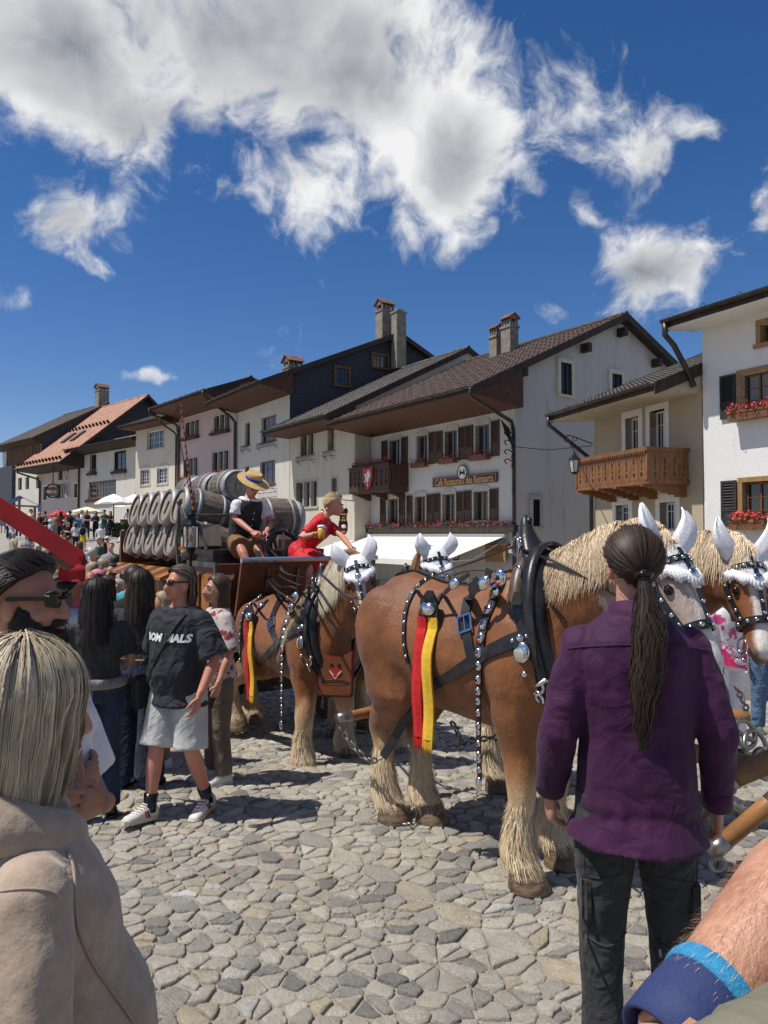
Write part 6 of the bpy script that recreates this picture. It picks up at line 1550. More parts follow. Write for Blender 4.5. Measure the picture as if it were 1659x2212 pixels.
# breast shield of the wheeler
def breast_shield():
 c = V(726, 1455, H2.O.y - .74); nrm = Vector((-.16, -1, .05)).normalized(); rt = Vector((-nrm.y, nrm.x, 0)).normalized(); rt = rt if rt.x > 0 else -rt; up = rt.cross(nrm) * 1; up = up if up.z > 0 else -up
 W_, Ht = .160, .200
 def outline(k, n=8):
  w, h, r = W_ * k, Ht - (1 - k) * W_, .035; pts = []
  for (cx, cy, a0) in ((w - r, -h + r, -90), (-w + r, -h + r, 180)):
   seg = [(cx + r * math.cos(R(a)), cy + r * math.sin(R(a))) for a in np.linspace(a0, a0 + 90, 5)]
   pts += seg if a0 == -90 else []
  pts = [(w - r + r * math.cos(R(a)), -h + r + r * math.sin(R(a))) for a in (-90, -60, -30, 0)]
  for i in range(11):
   x = w - 2 * w * i / 10; pts.append((x, h - .045 * math.sin(math.pi * min(1, max(0, (i - 1) / 8))) ))
  pts += [(-w + r + r * math.cos(R(a)), -h + r + r * math.sin(R(a))) for a in (180, 210, 240, 270)]
  return pts
 t = empty('breast_shield', (c.x, c.y, c.z)); tag(t, 'brown leather breast shield with red border and brewery emblem on the cream maned horse', 'horse shield')
 for k, off, m, nm in ((1.0, 0, LEA, 'edge'), (.94, .011, mat('shield_red', (.30, .012, .015), rough=.5), 'red_border'), (.885, .016, mat('shield_leather', (.20, .062, .020), (.16, .048, .016), ns=6, rough=.5, bump=.15, bs=200), 'leather_panel')):
  q = MB(); q.prism([c + rt * x + up * y + nrm * off for x, y in outline(k)], nrm * .012); q.build(nm, m, t)
 def flat(me, ox, oy, m, nm, off=.031, par=None):
  co = verts(me); w = np.array([list(c + rt * (x + ox) + up * (y + oy) + nrm * (off + z)) for x, y, z in co]); setverts(me, w); me.materials.clear(); me.materials.append(m); return link(nm, me, t)
 NAVY = mat('navy_print', (.022, .02, .075), rough=.5); RP = mat('red_print', (.42, .02, .02), rough=.5); WP = mat('white_print', (.62, .58, .50), rough=.5); BP = mat('black_print', (.012, .01, .012), rough=.5)
 flat(textmesh('FELDSCHLÖSSCHEN', .029, .0006, .0008), 0, -.072, NAVY, 'lettering')
 def fp(pts, m, nm, off=.029): q = MB(); q.prism([c + rt * x + up * y + nrm * off for x, y in pts], nrm * .0025); return q.build(nm, m, t)
 fp([(-.034, -.045), (.034, -.045), (.034, .03), (.05, .045), (.034, .062), (-.034, .062), (-.05, .045), (-.034, .03)], RP, 'castle_emblem')
 for s_ in (-1, 1): fp([(s_ * .048, .06), (s_ * .018, .06), (s_ * .02, .085), (s_ * .027, .092), (s_ * .033, .086), (s_ * .040, .094), (s_ * .046, .085)], BP, 'castle_tower', .0325)
 for s_ in (-1, 1):
  fp([(s_ * (.012 + .03 * math.cos(a) * .28 + .022 + .02 * math.sin(a)), .008 + .026 * math.sin(a)) for a in np.linspace(0, 2 * math.pi, 14)[:-1]], WP, 'wheat_ear', .033)
  fp([(0, -.046), (s_ * .003, -.04), (s_ * .022, -.024), (s_ * .020, -.022), (s_ * .002, -.032), (0, -.034)], WP, 'wheat_stalk', .033)
 for y in (-.053, -.092): fp([(-.085, y), (.085, y + .004), (.085, y + .006), (-.085, y + .002)], BRS, 'gold_line', .029)
 for s_ in (-1, 1): MB().bar(c + rt * s_ * W_ * .9 + up * Ht * .95, c + rt * s_ * W_ * .8 + up * (Ht + .10) - nrm * .12, .03, .008).build('hanging_strap', LEA, t)
breast_shield()
# reins: things of their own, running from the driver's hands to the collars and bits
def rein(label, pts, w=.026, up=(0, 0, 1)):
 b = MB(); free_strap(b, pts, w, .006, 40, up); o = b.build('rein', LEA); tag(o, label, 'rein', 'leather reins'); return o
def l2w(h, p): return h.O + h.T * p[0] + h.Lf * p[1] + Vector((0, 0, p[2]))
bit1 = l2w(H1, H1.hp(.88, -R(96), .04)); bit3 = l2w(H3, H3.hp(.88, -R(96), .04)); bit2 = l2w(H2, H2.hp(.88, -R(96), .04)); bit4 = l2w(H4, H4.hp(.88, R(96), .04))
rg1 = l2w(H1, H1.tp + Vector((-.13, -.10, .09))); rg1b = l2w(H1, H1.tp + Vector((-.06, -.18, -.06))); rg3 = l2w(H3, H3.tp + Vector((-.13, .10, .09))); rg2 = l2w(H2, H2.tp + Vector((-.13, -.10, .09))); rg2b = l2w(H2, H2.tp + Vector((-.06, -.18, -.06))); rg4 = l2w(H4, H4.tp + Vector((-.13, .1, .09)))
HAND = V(553, 1152, 9.0)
rein('black rein from the collar ring of the big near horse to its own bit', [rg1, rg1.lerp(bit1, .4) + Vector((-.05, -.12, .06)), bit1])
rein('black rein running down over the collar flap of the big near horse', [rg1b, rg1b + Vector((.08, -.10, -.02)), V(1180, 1290, 4.05), V(1222, 1345, 3.95)])
rein('long black rein over the back of the big near horse to the cream maned horse', [rg1, V(1030, 1212, 4.72), V(950, 1240, 5.15), V(880, 1268, 5.5), V(760, 1290, 5.6), V(690, 1240, 6.0), rg2])
rein('lower black rein crossing the face of the cream maned horse', [rg1b, V(1010, 1235, 4.75), V(940, 1262, 5.15), V(830, 1300, 5.42), V(740, 1288, 5.6)])
rein('black rein from the lower collar ring to the bit of the cream maned horse', [rg2b, V(672, 1265, 5.7), V(705, 1330, 5.6), V(750, 1386, 5.5)])
for k, (lab, pts) in enumerate((
 ('uppermost grey rein from the driver to the rear pair of horses', [HAND, V(600, 1205, 8.2), V(640, 1245, 7.2), rg4]),
 ('grey rein sagging onto the footboard in front of the driver', [HAND + Vector((.03, 0, 0)), V(590, 1228, 8.0), V(640, 1262, 7.0), rg2]),
 ('grey rein hanging lowest below the hands of the driver', [HAND, V(565, 1215, 8.2), V(600, 1265, 7.4), V(630, 1268, 6.7), rg2b]),
 ('grey rein nearest to the knees of the driver', [HAND - Vector((.03, 0, 0)), V(556, 1205, 8.3), V(580, 1255, 7.6), V(612, 1285, 6.8), rg2b + Vector((-.05, 0, .02))]))):
 rein(lab, pts, .03)
# ================================================================== PEOPLE
SK = {'fair': mat('skin_fair', (.52, .27, .185), (.46, .21, .14), ns=6, rough=.5, bump=.08, bs=160), 'tan': mat('skin_tan', (.40, .195, .12), (.34, .15, .09), ns=6, rough=.5, bump=.08, bs=160), 'red': mat('skin_red', (.50, .22, .15), (.43, .17, .11), ns=6, rough=.48, bump=.08, bs=160)}
def cloth(name, c, c2=None, sc=5., b=.5, rough=.85):
 """woven cloth: slight colour drift and sharp little creases in the bump"""
 if name in MATS: return MATS[name]
 c2 = c2 or tuple(x * .8 for x in c); m = mat(name, c, c2, ns=sc, rough=rough, spec=.25); t = NT(m.node_tree); bs = t.n['Principled BSDF']
 co = t.new('ShaderNodeTexCoord').outputs['Object']; w = t.noise(co, 3.0, 2).outputs['Color']; wv = t.vmath('ADD', co, t.vmath('MULTIPLY', w, (.5, .5, .5)))
 hs = []
 for (st, s_, k) in (((1, 1, 1.9), 3.4, 1.0), ((1.2, 1.2, .7), 6.5, .55), ((1, 1, 1.6), 15., .22)):
  mp = t.new('ShaderNodeMapping', inp={'Vector': wv, 'Scale': st}).outputs[0]; n = t.noise(mp, s_, 2, .5).outputs[0]
  hs.append(t.math('MULTIPLY', t.smooth(t.math('ABSOLUTE', t.math('SUBTRACT', n, .5)), 0, .16), k))
 h = t.math('ADD', t.math('ADD', hs[0], hs[1]), hs[2])
 t.l.new(t.new('ShaderNodeBump', inp={'Strength': min(1, b * .85), 'Distance': .022, 'Height': h}).outputs[0], bs.inputs['Normal']); bs.inputs['Sheen Weight'].default_value = .06
 return m
HAIRM = {k: hairmat('hair_' + k, a, b, .54) for k, a, b in (('black', (.006, .005, .005), (.034, .025, .020)), ('dark', (.012, .008, .006), (.075, .045, .028)), ('brown', (.04, .022, .012), (.15, .09, .05)), ('greybrown', (.06, .045, .035), (.26, .20, .15)), ('blond', (.40, .28, .13), (.80, .66, .42)), ('ashblond', (.24, .18, .11), (.76, .66, .48)), ('grey', (.30, .29, .28), (.66, .65, .63)))}
BLK = mat('black_plastic', (.008, .008, .009), rough=.18)
def hand(mb, w, d, pn, k, curl=.5, spread=1., right=True):
 """palm, four unequal fingers and a thumb; w wrist, d direction, pn palm normal"""
 d = Vector(d).normalized(); pn = Vector(pn); pn = (pn - d * pn.dot(d)).normalized(); s = d.cross(pn) * (1 if right else -1)   # s: towards the thumb
 w = Vector(w)
 mb.tube([w - d * .03 * k, w + d * .02 * k, w + d * .06 * k, w + d * .088 * k], [(.026 * k, .021 * k), (.033 * k, .018 * k), (.041 * k, .017 * k), (.039 * k, .013 * k)], 10, ref=pn, round_end=True)
 for i, (o, L, r) in enumerate(((.030, .072, .0088), (.010, .082, .0092), (-.010, .076, .0088), (-.029, .060, .0076))):
  p = w + d * .082 * k + s * o * k * spread; c = d.copy(); pts = [p - d * .012 * k, p]; a = curl * (.55 + .12 * i)
  for j, f in enumerate((.45, .32, .25)):
   q = Quaternion(s * (1 if right else -1), 0); c = (c * math.cos(a) + pn * math.sin(a)).normalized(); pn2 = (pn * math.cos(a) - d * 0).normalized()
   p = p + c * L * f * k; pts.append(p); a = curl * (.75 + .1 * i)
   perp = (pn - c * pn.dot(c)); pn_ = perp.normalized() if perp.length > .1 else -d
   c = (c * math.cos(a * .5) + pn_ * math.sin(a * .5)).normalized()
  mb.tube(pts, [r * k, r * k, r * .96 * k, r * .9 * k, r * .8 * k], 7, ref=pn, round_end=True)
 p = w + d * .022 * k + s * .024 * k; t1 = (d * .62 + s * .62 + pn * .35).normalized(); t2 = (d * .85 + s * .2 + pn * .45).normalized()
 mb.tube([p - t1 * .01 * k, p + t1 * .035 * k, p + t1 * .035 * k + t2 * .03 * k, p + t1 * .035 * k + t2 * .055 * k], [.013 * k, .0115 * k, .0100 * k, .008 * k], 7, ref=pn, round_end=True)
def joinmesh(me, mb):
 n0 = len(me.vertices); bm = bmesh.new(); bm.from_mesh(me); t = mb.mesh('t'); bm.from_mesh(t); bm.to_mesh(me); bm.free(); bpy.data.meshes.remove(t)
 if hasattr(mb, 'tn'):
  a = me.attributes.get('tint') or me.attributes.new('tint', 'FLOAT', 'POINT'); a.data.foreach_set('value', [.25] * n0 + mb.tints())
 me.polygons.foreach_set('use_smooth', [True] * len(me.polygons))
def folds(me, amp, sc=5., seed=0., zst=.6):
 co = verts(me); nv = np.empty(len(co) * 3); me.vertices.foreach_get('normal', nv); nv = nv.reshape(-1, 3)
 d = np.empty(len(co))
 for i, p in enumerate(co):
  q = Vector((p[0] * sc + seed, p[1] * sc, p[2] * sc * zst)); a = noise.noise(q); q2 = Vector((p[0] * sc * 2.3 + p[2] * 3, p[1] * sc * 2.3, p[2] * sc * 1.5 + seed)); b = noise.noise(q2)
  d[i] = (.6 - abs(a) * 2.0) * .7 + (.4 - abs(b) * 1.6) * .5
 setverts(me, co + nv * (d * amp)[:, None])
class Person:
 def __init__(s, label, pos, face, H=1.75, wide=1., lean=0., pz=.95, arms=None, legs=None, head=(0, 0), skin='fair', shirt=None, pants=None, shoes=None, hair=None, det=2, z=None, fem=False, lab_group=None, shift=(0, 0), belly=0., socks=None, hs=1.):
  s.k = k = H / 1.75; s.hk = k * hs; s.det = det; s.H = H; s.wide = wide; s.fem = fem
  gz_ = gz(pos[0], pos[1]) if z is None else z
  s.face = face; s.pos = Vector((pos[0], pos[1], gz_)); s.f = Vector((math.cos(face), math.sin(face), 0)); s.r = Vector((s.f.y, -s.f.x, 0))
  s.root = empty('person', s.pos, face - math.pi / 2, world=False); tag(s.root, label, 'person', lab_group)
  s.sm = SK[skin]; s.pz = pz; s.lean = R(lean); s.shift = shift; s.belly = belly
  vox = {1: .026, 2: .0125, 3: .0085}[det]; s.vox = vox
  T = s.T; J = {}
  for sd, nm in ((1, 'r'), (-1, 'l')):
   J['sh' + nm] = T((.172 * sd * wide, -.005, 1.395)); a = (arms or {}).get(nm)
   if a is None: a = (Vector((.245 * sd * wide, -.02, 1.13)), Vector((.265 * sd * wide, .05, .88))); a = (T(a[0]), T(a[1]))
   else: a = (Vector(a[0]) * k, Vector(a[1]) * k) + tuple(a[2:])
   J['el' + nm], J['wr' + nm] = a[0], a[1]; J['ha' + nm] = a[2:]
   g = (legs or {}).get(nm, ((.105 * sd, .015, .50), (.11 * sd, -.02, .09), (.03 * sd, 1, 0)))
   J['hip' + nm] = Vector((.095 * sd * wide, 0, (pz - .03))) * k; J['kn' + nm] = Vector(g[0]) * k; J['an' + nm] = Vector(g[1]) * k; J['toe' + nm] = Vector(g[2]).normalized()
  s.J = J; s.hc = T((0, .012, 1.635)); s.yaw, s.hp_ = R(head[0]), R(head[1])
  s.HR = Matrix.Rotation(-s.yaw, 3, 'Z') @ Matrix.Rotation(-s.lean * .45 + -s.hp_, 3, 'X')
  s.skin_mesh(shirt, pants)
  if shirt: s.shirt(**shirt)
  if pants: s.pants(**pants)
  if shoes:
   for nm in 'rl': s.shoe(nm, **shoes)
  if socks:
   for nm in 'rl':
    q = MB(); an = J['an' + nm]; kn = J['kn' + nm]; q.tube([an - Vector((0, 0, .03)), an, an.lerp(kn, .22)], [.046 * k, .044 * k, .05 * k], 12); q.build('sock', socks, s.root, smooth=True)
  if hair: s.hair(**hair)
 def T(s, p):
  p = Vector(p); q = p - Vector((0, 0, .95));
  if q.z > 0:
   u = min(1, q.z / .35); a = s.lean * (.6 + .4 * u); q = Vector((q.x, q.y * math.cos(a) + q.z * math.sin(a), q.z * math.cos(a) - q.y * math.sin(a)))
   q.x += s.shift[0] * u; q.y += s.shift[1] * u
  return (q + Vector((0, 0, s.pz))) * s.k
 def hd(s, p): return s.hc + s.HR @ (Vector(p) * s.hk)
 def w(s, p): return s.pos + s.r * p.x + s.f * p.y + Vector((0, 0, p.z))
 def l(s, p): d = Vector(p) - s.pos; return Vector((d.dot(s.r), d.dot(s.f), d.z))
 RINGS = [(.84, .150, .105, 0), (.92, .172, .122, -.005), (1.02, .165, .118, 0), (1.12, .160, .115, .005), (1.24, .176, .122, .005), (1.34, .186, .122, 0), (1.40, .176, .108, -.005), (1.445, .130, .090, -.008), (1.475, .092, .075, -.008), (1.50, .068, .064, -.005)]
 FRINGS = [(.84, .155, .110, 0), (.92, .180, .125, -.008), (1.00, .162, .112, 0), (1.10, .138, .100, .005), (1.22, .152, .118, .015), (1.31, .165, .125, .015), (1.39, .160, .098, 0), (1.445, .112, .078, -.005), (1.49, .062, .060, -.005)]
 def torso(s, mb, z0, z1, inf=0., n=20):
  rg = []; R_ = s.FRINGS if s.fem else s.RINGS
  zs = sorted(set([max(z0, R_[0][0])] + [r[0] for r in R_ if z0 < r[0] < z1] + [min(z1, R_[-1][0])]))
  if z0 < R_[0][0]: zs = [z0] + zs
  for z in zs:
   zz = min(max(z, R_[0][0]), R_[-1][0])
   for i in range(len(R_) - 1):
    if zz <= R_[i + 1][0]: break
   u = (zz - R_[i][0]) / (R_[i + 1][0] - R_[i][0]); w, d, y = [R_[i][q] + (R_[i + 1][q] - R_[i][q]) * u for q in (1, 2, 3)]
   bl = s.belly * math.exp(-((z - 1.05) / .13) ** 2); dd = d + inf
   rg.append([s.T(((w * s.wide + inf) * math.copysign(abs(math.cos(a)) ** .8, math.cos(a)), y + (dd + (bl if math.sin(a) > 0 else 0)) * math.copysign(abs(math.sin(a)) ** .9, math.sin(a)), z)) for a in [2 * math.pi * i / n for i in range(n)]])
  mb.loft(rg)
 def headmesh(s, mb):
  E = lambda c, r, n=14, m=10: mb.ell(s.hd(c), Vector(r) * s.hk, n, m, s.HR)
  E((0, -.018, .032), (.076, .096, .088)); E((0, .030, -.022), (.063, .070, .088)); E((0, .042, -.070), (.047, .050, .042)); E((0, .020, -.055), (.060, .060, .05))
  if s.det > 1:
   tb = lambda pts, r, n=8: mb.tube([s.hd(p) for p in pts], [q * s.hk for q in r], n, round_end=True)
   tb([(0, .095, .018), (0, .109, -.006), (0, .118, -.028)], [.010, .0125, .0165]);
   for q in (-1, 1): E((q * .013, .105, -.031), (.011, .012, .010), 8, 6); E((q * .030, .083, .026), (.026, .014, .012), 8, 6); E((q * .077, -.008, -.012), (.011, .022, .034), 10, 8); E((q * .046, .060, -.03), (.022, .022, .02), 8, 6)
   E((0, .098, -.058), (.024, .012, .008), 8, 6); E((0, .095, -.070), (.021, .012, .008), 8, 6); E((0, .086, -.096), (.02, .018, .016), 8, 6)
 def skin_mesh(s, shirt, pants):
  k, J = s.k, s.J; mb = MB(); th = .88 if s.fem else 1.
  s.torso(mb, .86, 1.5, -.012)
  mb.tube([s.T((0, -.012, 1.42)), s.T((0, -.005, 1.50)), s.hd((0, -.012, -.07)), s.hd((0, -.01, -.02))], [.062 * k, .056 * k * th, .055 * k * th, .06 * k], 12)
  s.headmesh(mb)
  for nm in 'rl':
   a, b, c = J['sh' + nm], J['el' + nm], J['wr' + nm]
   mb.tube([a, a.lerp(b, .35), b, b.lerp(c, .3), c], [.040 * k * th, .047 * k * th, .040 * k * th, .042 * k * th, .028 * k * th], 10, round_end=True)
   if s.det == 1: mb.tube([c, c + (c - b).normalized() * .13 * k], [.03 * k, .025 * k], 8, round_end=True)
   h, q, e = J['hip' + nm], J['kn' + nm], J['an' + nm]
   mb.tube([h, h.lerp(q, .4), q, q.lerp(e, .3), q.lerp(e, .7), e], [.088 * k, .078 * k, .056 * k, .058 * k, .044 * k, .038 * k], 10, round_end=True)
   t = J['toe' + nm]; mb.tube([e, e + t * .08 * k - Vector((0, 0, .035 * k)), e + t * .16 * k - Vector((0, 0, .055 * k))], [.036 * k, .03 * k, .02 * k], 8, round_end=True)
  me = remesh(mb, s.vox if s.det < 3 else .0075, 4 if s.det == 2 else 3, 'body')
  if s.det > 1:
   hb = MB()
   for nm in 'rl':
    c, b = J['wr' + nm], J['el' + nm]; hh = J['ha' + nm]; d = Vector(hh[0]) if len(hh) > 0 else (c - b); pn = Vector(hh[1]) if len(hh) > 1 else Vector((-1 if nm == 'r' else 1, .25, 0)); cu = hh[2] if len(hh) > 2 else .42
    hand(hb, c, d, pn, k * (.9 if s.fem else 1), cu, 1., nm == 'r')
   joinmesh(me, hb)
  me.materials.append(s.sm); s.bodyme = me; s.bo = link('body', me, s.root)
  if s.det > 1:
   for q in (-1, 1):
    e = MB(); e.ell(s.hd((q * .031, .083, .012)), Vector((.0125, .0125, .0125)) * k, 8, 6); e.build('eye', mat('eye_white', (.55, .53, .50), rough=.2), s.root, smooth=True)
    e = MB(); e.ell(s.hd((q * .031, .0925, .012)), Vector((.0055, .004, .0055)) * k, 8, 6); e.build('iris', EYE, s.root, smooth=True)
    e = MB(); e.tube([s.hd((q * .014, .099, .031)), s.hd((q * .032, .097, .037)), s.hd((q * .05, .083, .032))], [.004 * k, .0055 * k, .003 * k], 6); e.build('eyebrow', HAIRM['brown'], s.root, smooth=True)
   e = MB(); e.tube([s.hd((-.021, .101, -.063)), s.hd((0, .110, -.0635)), s.hd((.021, .101, -.063))], [.003 * k, .006 * k, .003 * k], 6); e.build('lips', mat('lip_pink', (.36, .12, .09), rough=.45), s.root, smooth=True)
 def shirt(s, m, sleeve='short', hem=.86, loose=.018, amp=.010, name='shirt', collar=None, cuff=None, top=1.475, flare=0., seed=1., open_=False):
  k, J = s.k, s.J; mb = MB(); s.torso(mb, hem, top, loose); th = .9 if s.fem else 1.
  if flare:
   rg = [[s.T(((.17 + flare * u) * s.wide * math.cos(a), (.125 + flare * u) * math.sin(a), .95 - (.95 - hem) * u)) for a in [2 * math.pi * i / 18 for i in range(18)]] for u in (0, .3, .6, 1)]; mb.loft(rg)
  for nm in 'rl':
   a, b, c = J['sh' + nm], J['el' + nm], J['wr' + nm]; g = loose * k
   if sleeve == 'none': mb.ell(a, Vector((.06, .06, .055)) * k, 10, 8)
   elif sleeve == 'short': mb.tube([a, a.lerp(b, .35), a.lerp(b, .72)], [.060 * k * th + g * .3, .061 * k * th + g * .6, .062 * k * th + g * .9], 14); mb.ell(a, Vector((.066, .064, .055)) * k * th, 12, 8)
   elif sleeve == 'elbow': mb.tube([a, a.lerp(b, .4), b.lerp(a, .05)], [.060 * k * th + g * .3, .062 * k * th + g * .8, .064 * k * th + g * 1.3], 14); mb.ell(a, Vector((.068, .066, .064)) * k * th, 12, 8)
   else: mb.tube([a, a.lerp(b, .4), b, b.lerp(c, .5), c.lerp(b, .05)], [.058 * k * th + g * .4, .056 * k * th + g * .6, .048 * k * th + g * .6, .044 * k * th + g * .5, .038 * k * th + g * .3], 14); mb.ell(a, Vector((.066, .064, .055)) * k * th, 12, 8)
  me = remesh(mb, s.vox * 1.05, 3, name)
  if amp: folds(me, amp * k, 6. / k, seed)
  me.materials.append(m); s.shme = me; o = link(name, me, s.root)
  if collar:
   q = MB(); pts = [s.T((.068 * math.cos(a), -.012 + .070 * math.sin(a), 1.475 + .018 * -math.sin(a))) for a in [2 * math.pi * i / 24 + math.pi / 2 for i in range(25)]]
   up = s.T((0, 0, 1.5)) - s.T((0, 0, 1.4)); up.normalize()
   rg = [pts, [p + up * .045 * k for p in pts], [p + up * .046 * k + (p - s.T((0, -.012, 1.475))).normalized() * .012 for p in pts], [p + (p - s.T((0, -.012, 1.475))).normalized() * .026 - up * .012 * k for p in pts]]
   q.loft(rg, False, False).build('collar', collar, o, smooth=True)
  if cuff:
   for nm in 'rl':
    b, c = J['el' + nm], J['wr' + nm]; d = (c - b).normalized(); q = MB(); q.tube([c - d * .065 * k, c - d * .03 * k, c + d * .005 * k], [.044 * k, .045 * k, .046 * k], 16); q.build('cuff', cuff, o, smooth=True)
  return o
 def pants(s, m, length='long', loose=.014, amp=.008, top=.98, name='trousers', flare=0., seed=3.):
  k, J = s.k, s.J; mb = MB()
  s.torso(mb, .86, top, loose * .6)
  if length in ('skirt', 'dress'):
   rg = []
   for u in (0, .25, .5, .75, 1): rg.append([Vector(((.165 + .05 * u + flare * u) * math.cos(a) * s.wide, (.12 + .05 * u + flare * u) * math.sin(a), .95 - .42 * u)) * k for a in [2 * math.pi * i / 20 for i in range(20)]])
   mb.loft(rg)
  else:
   for nm in 'rl':
    h, q, e = J['hip' + nm], J['kn' + nm], J['an' + nm]; g = loose * k
    if length == 'long': mb.tube([h + Vector((0, 0, .03)), h.lerp(q, .4), q, q.lerp(e, .5), e + Vector((0, 0, .0))], [.098 * k + g * .5, .084 * k + g, .062 * k + g + flare * .5, .055 * k + g + flare * .8, .050 * k + g + flare], 14)
    else:
     f = {'short': .62, 'knee': 1.0}[length]; mb.tube([h + Vector((0, 0, .03)), h.lerp(q, .35), h.lerp(q, f * .8), h.lerp(q, f)], [.098 * k + g * .5, .088 * k + g, .078 * k + g * 1.5, .076 * k + g * 1.8], 14)
  me = remesh(mb, s.vox * 1.05, 3, name)
  if amp: folds(me, amp * k, 7. / k, seed)
  me.materials.append(m); s.pme = me; s.po = link(name, me, s.root); return s.po
 def shoe(s, nm, m, sole=None, stripe=None, name='shoe', lift=0.):
  k = s.k; e = s.J['an' + nm]; t = s.J['toe' + nm]; f = Vector((t.x, t.y, 0)).normalized(); pit = math.atan2(t.z, Vector((t.x, t.y)).length); rt = Vector((f.y, -f.x, 0)); up = Vector((0, 0, 1))
  f2 = (f * math.cos(pit) + up * math.sin(pit)); up2 = (up * math.cos(pit) - f * math.sin(pit)); b = e - up2 * .085 * k - f2 * .065 * k
  def sec(u, w, h0, h1): return [b + f2 * u * k + rt * x * w * k + up2 * (h0 + (h1 - h0) * y) * k for x, y in ((-1, 0), (-1.02, .4), (-.8, .8), (-.3, 1), (.3, 1), (.8, .8), (1.02, .4), (1, 0))]
  q = MB(); q.loft([sec(0, .030, .02, .085), sec(.02, .036, .02, .105), (sec(.06, .038, .02, .11)), sec(.10, .038, .02, .10), sec(.15, .042, .02, .078), sec(.20, .045, .02, .060), sec(.245, .040, .02, .048), sec(.268, .022, .02, .036)])
  o = q.build(name, m, s.root, smooth=True)
  q = MB(); q.loft([[b + f2 * u * k + rt * x * w * k + up2 * z * k for x, z in ((-1, 0), (-1.04, .026), (1.04, .026), (1, 0))] for (u, w) in ((-.008, .026), (.015, .038), (.08, .040), (.15, .044), (.205, .048), (.255, .040), (.28, .018))]); q.build('sole', sole or m, o)
  if stripe:
   for j in (-1, 1):
    for i, st in enumerate(stripe):
     u0 = .085 + .022 * i; q = MB(); q.prism([b + (f2 * u + rt * j * .0405 + up2 * z) * k for u, z in ((u0, .028), (u0 + .012, .028), (u0 + .035, .075), (u0 + .023, .075))], rt * j * .004); q.build('stripe', st, o)
   q = MB()
   for i in range(5): u = .105 + .022 * i; z = .108 - .011 * i; q.tube([b + (f2 * u - rt * .02 + up2 * z) * k, b + (f2 * (u + .008) + rt * .02 + up2 * (z + .003)) * k], .004 * k, 5)
   q.build('laces', mat('lace_white', (.75, .73, .68)), o)
  return o
 def hair(s, style='short', m=None, L=.3, n=0, cover=None, tie=None, wid=1., vol=1.):
  k = s.k; mb = MB(); rng = random.Random(int(abs(s.pos.x * 77 + s.pos.y * 13) * 10))
  def shell(th, line):
   # hair cap: points of a scaled cranium above / behind the hair line, as a closed shell
   rings = []; nn, mm = 24, 12
   for i in range(mm + 1):
    el = R(90) - R(155) * i / mm; rg = []
    for j in range(nn):
     az = 2 * math.pi * j / nn; dy = math.cos(az); lim = line(az); e = max(el, lim)
     c = Vector((math.sin(az) * math.cos(e) * (.080 + th), dy * math.cos(e) * (.101 + th) - .016, math.sin(e) * (.092 + th) + .030)); rg.append(s.hd(c))
    rings.append(rg)
   mb.loft(rings)
  front = lambda az: R(47) * max(0, math.cos(az)) ** 1.0 - R(58) * max(0, -math.cos(az)) + R(9) * max(0, math.sin(abs(az) * 1.0)) ** 4
  if style in ('short', 'crop', 'pony', 'swept'): shell({'short': .014, 'crop': .006, 'pony': .011, 'swept': .013}[style] * vol, front)
  if style in ('long', 'bob', 'mid', 'swept'):
   if style != 'swept': shell(.014 * vol, lambda az: R(44) * max(0, math.cos(az)) - R(62) * max(0, -math.cos(az)) - R(25) * abs(math.sin(az)) ** 2)
   zb = {'long': -L, 'mid': -.17, 'bob': -.13, 'swept': -.21}[style]; cvr = R(118 if style != 'swept' else 78); rings = []
   for u in (0, .2, .4, .6, .8, 1):
    z = .03 + (zb - .03) * u; a0 = R(48); wv = 1 + .10 * math.sin(u * 5)
    w_ = (.080 + .010 * math.sin(u * 3) * wid) * (1 if style != 'long' else 1 - .25 * max(0, u - .6)); d_ = .097
    out = [Vector((w_ * wid * math.sin(a) * wv, -.02 - d_ * math.cos(a) - (.03 * u if style == 'long' else 0), z)) for a in np.linspace(-cvr, cvr, 17)]
    inn = [Vector((p.x * .72, p.y * .78 - .012, p.z)) for p in reversed(out)]
    rings.append([s.hd(p) if style != 'long' or u < .35 else s.hd(Vector((p.x, p.y, 0)) * 1) * 0 + s.hd(p) for p in out + inn])
   mb.loft(rings)
  if style == 'pony' :
   pass
  me = remesh(mb, .0095 if s.det > 1 else .02, 3, 'hair') if s.det < 3 or True else None
  folds(me, .006, 26., 2., .12)
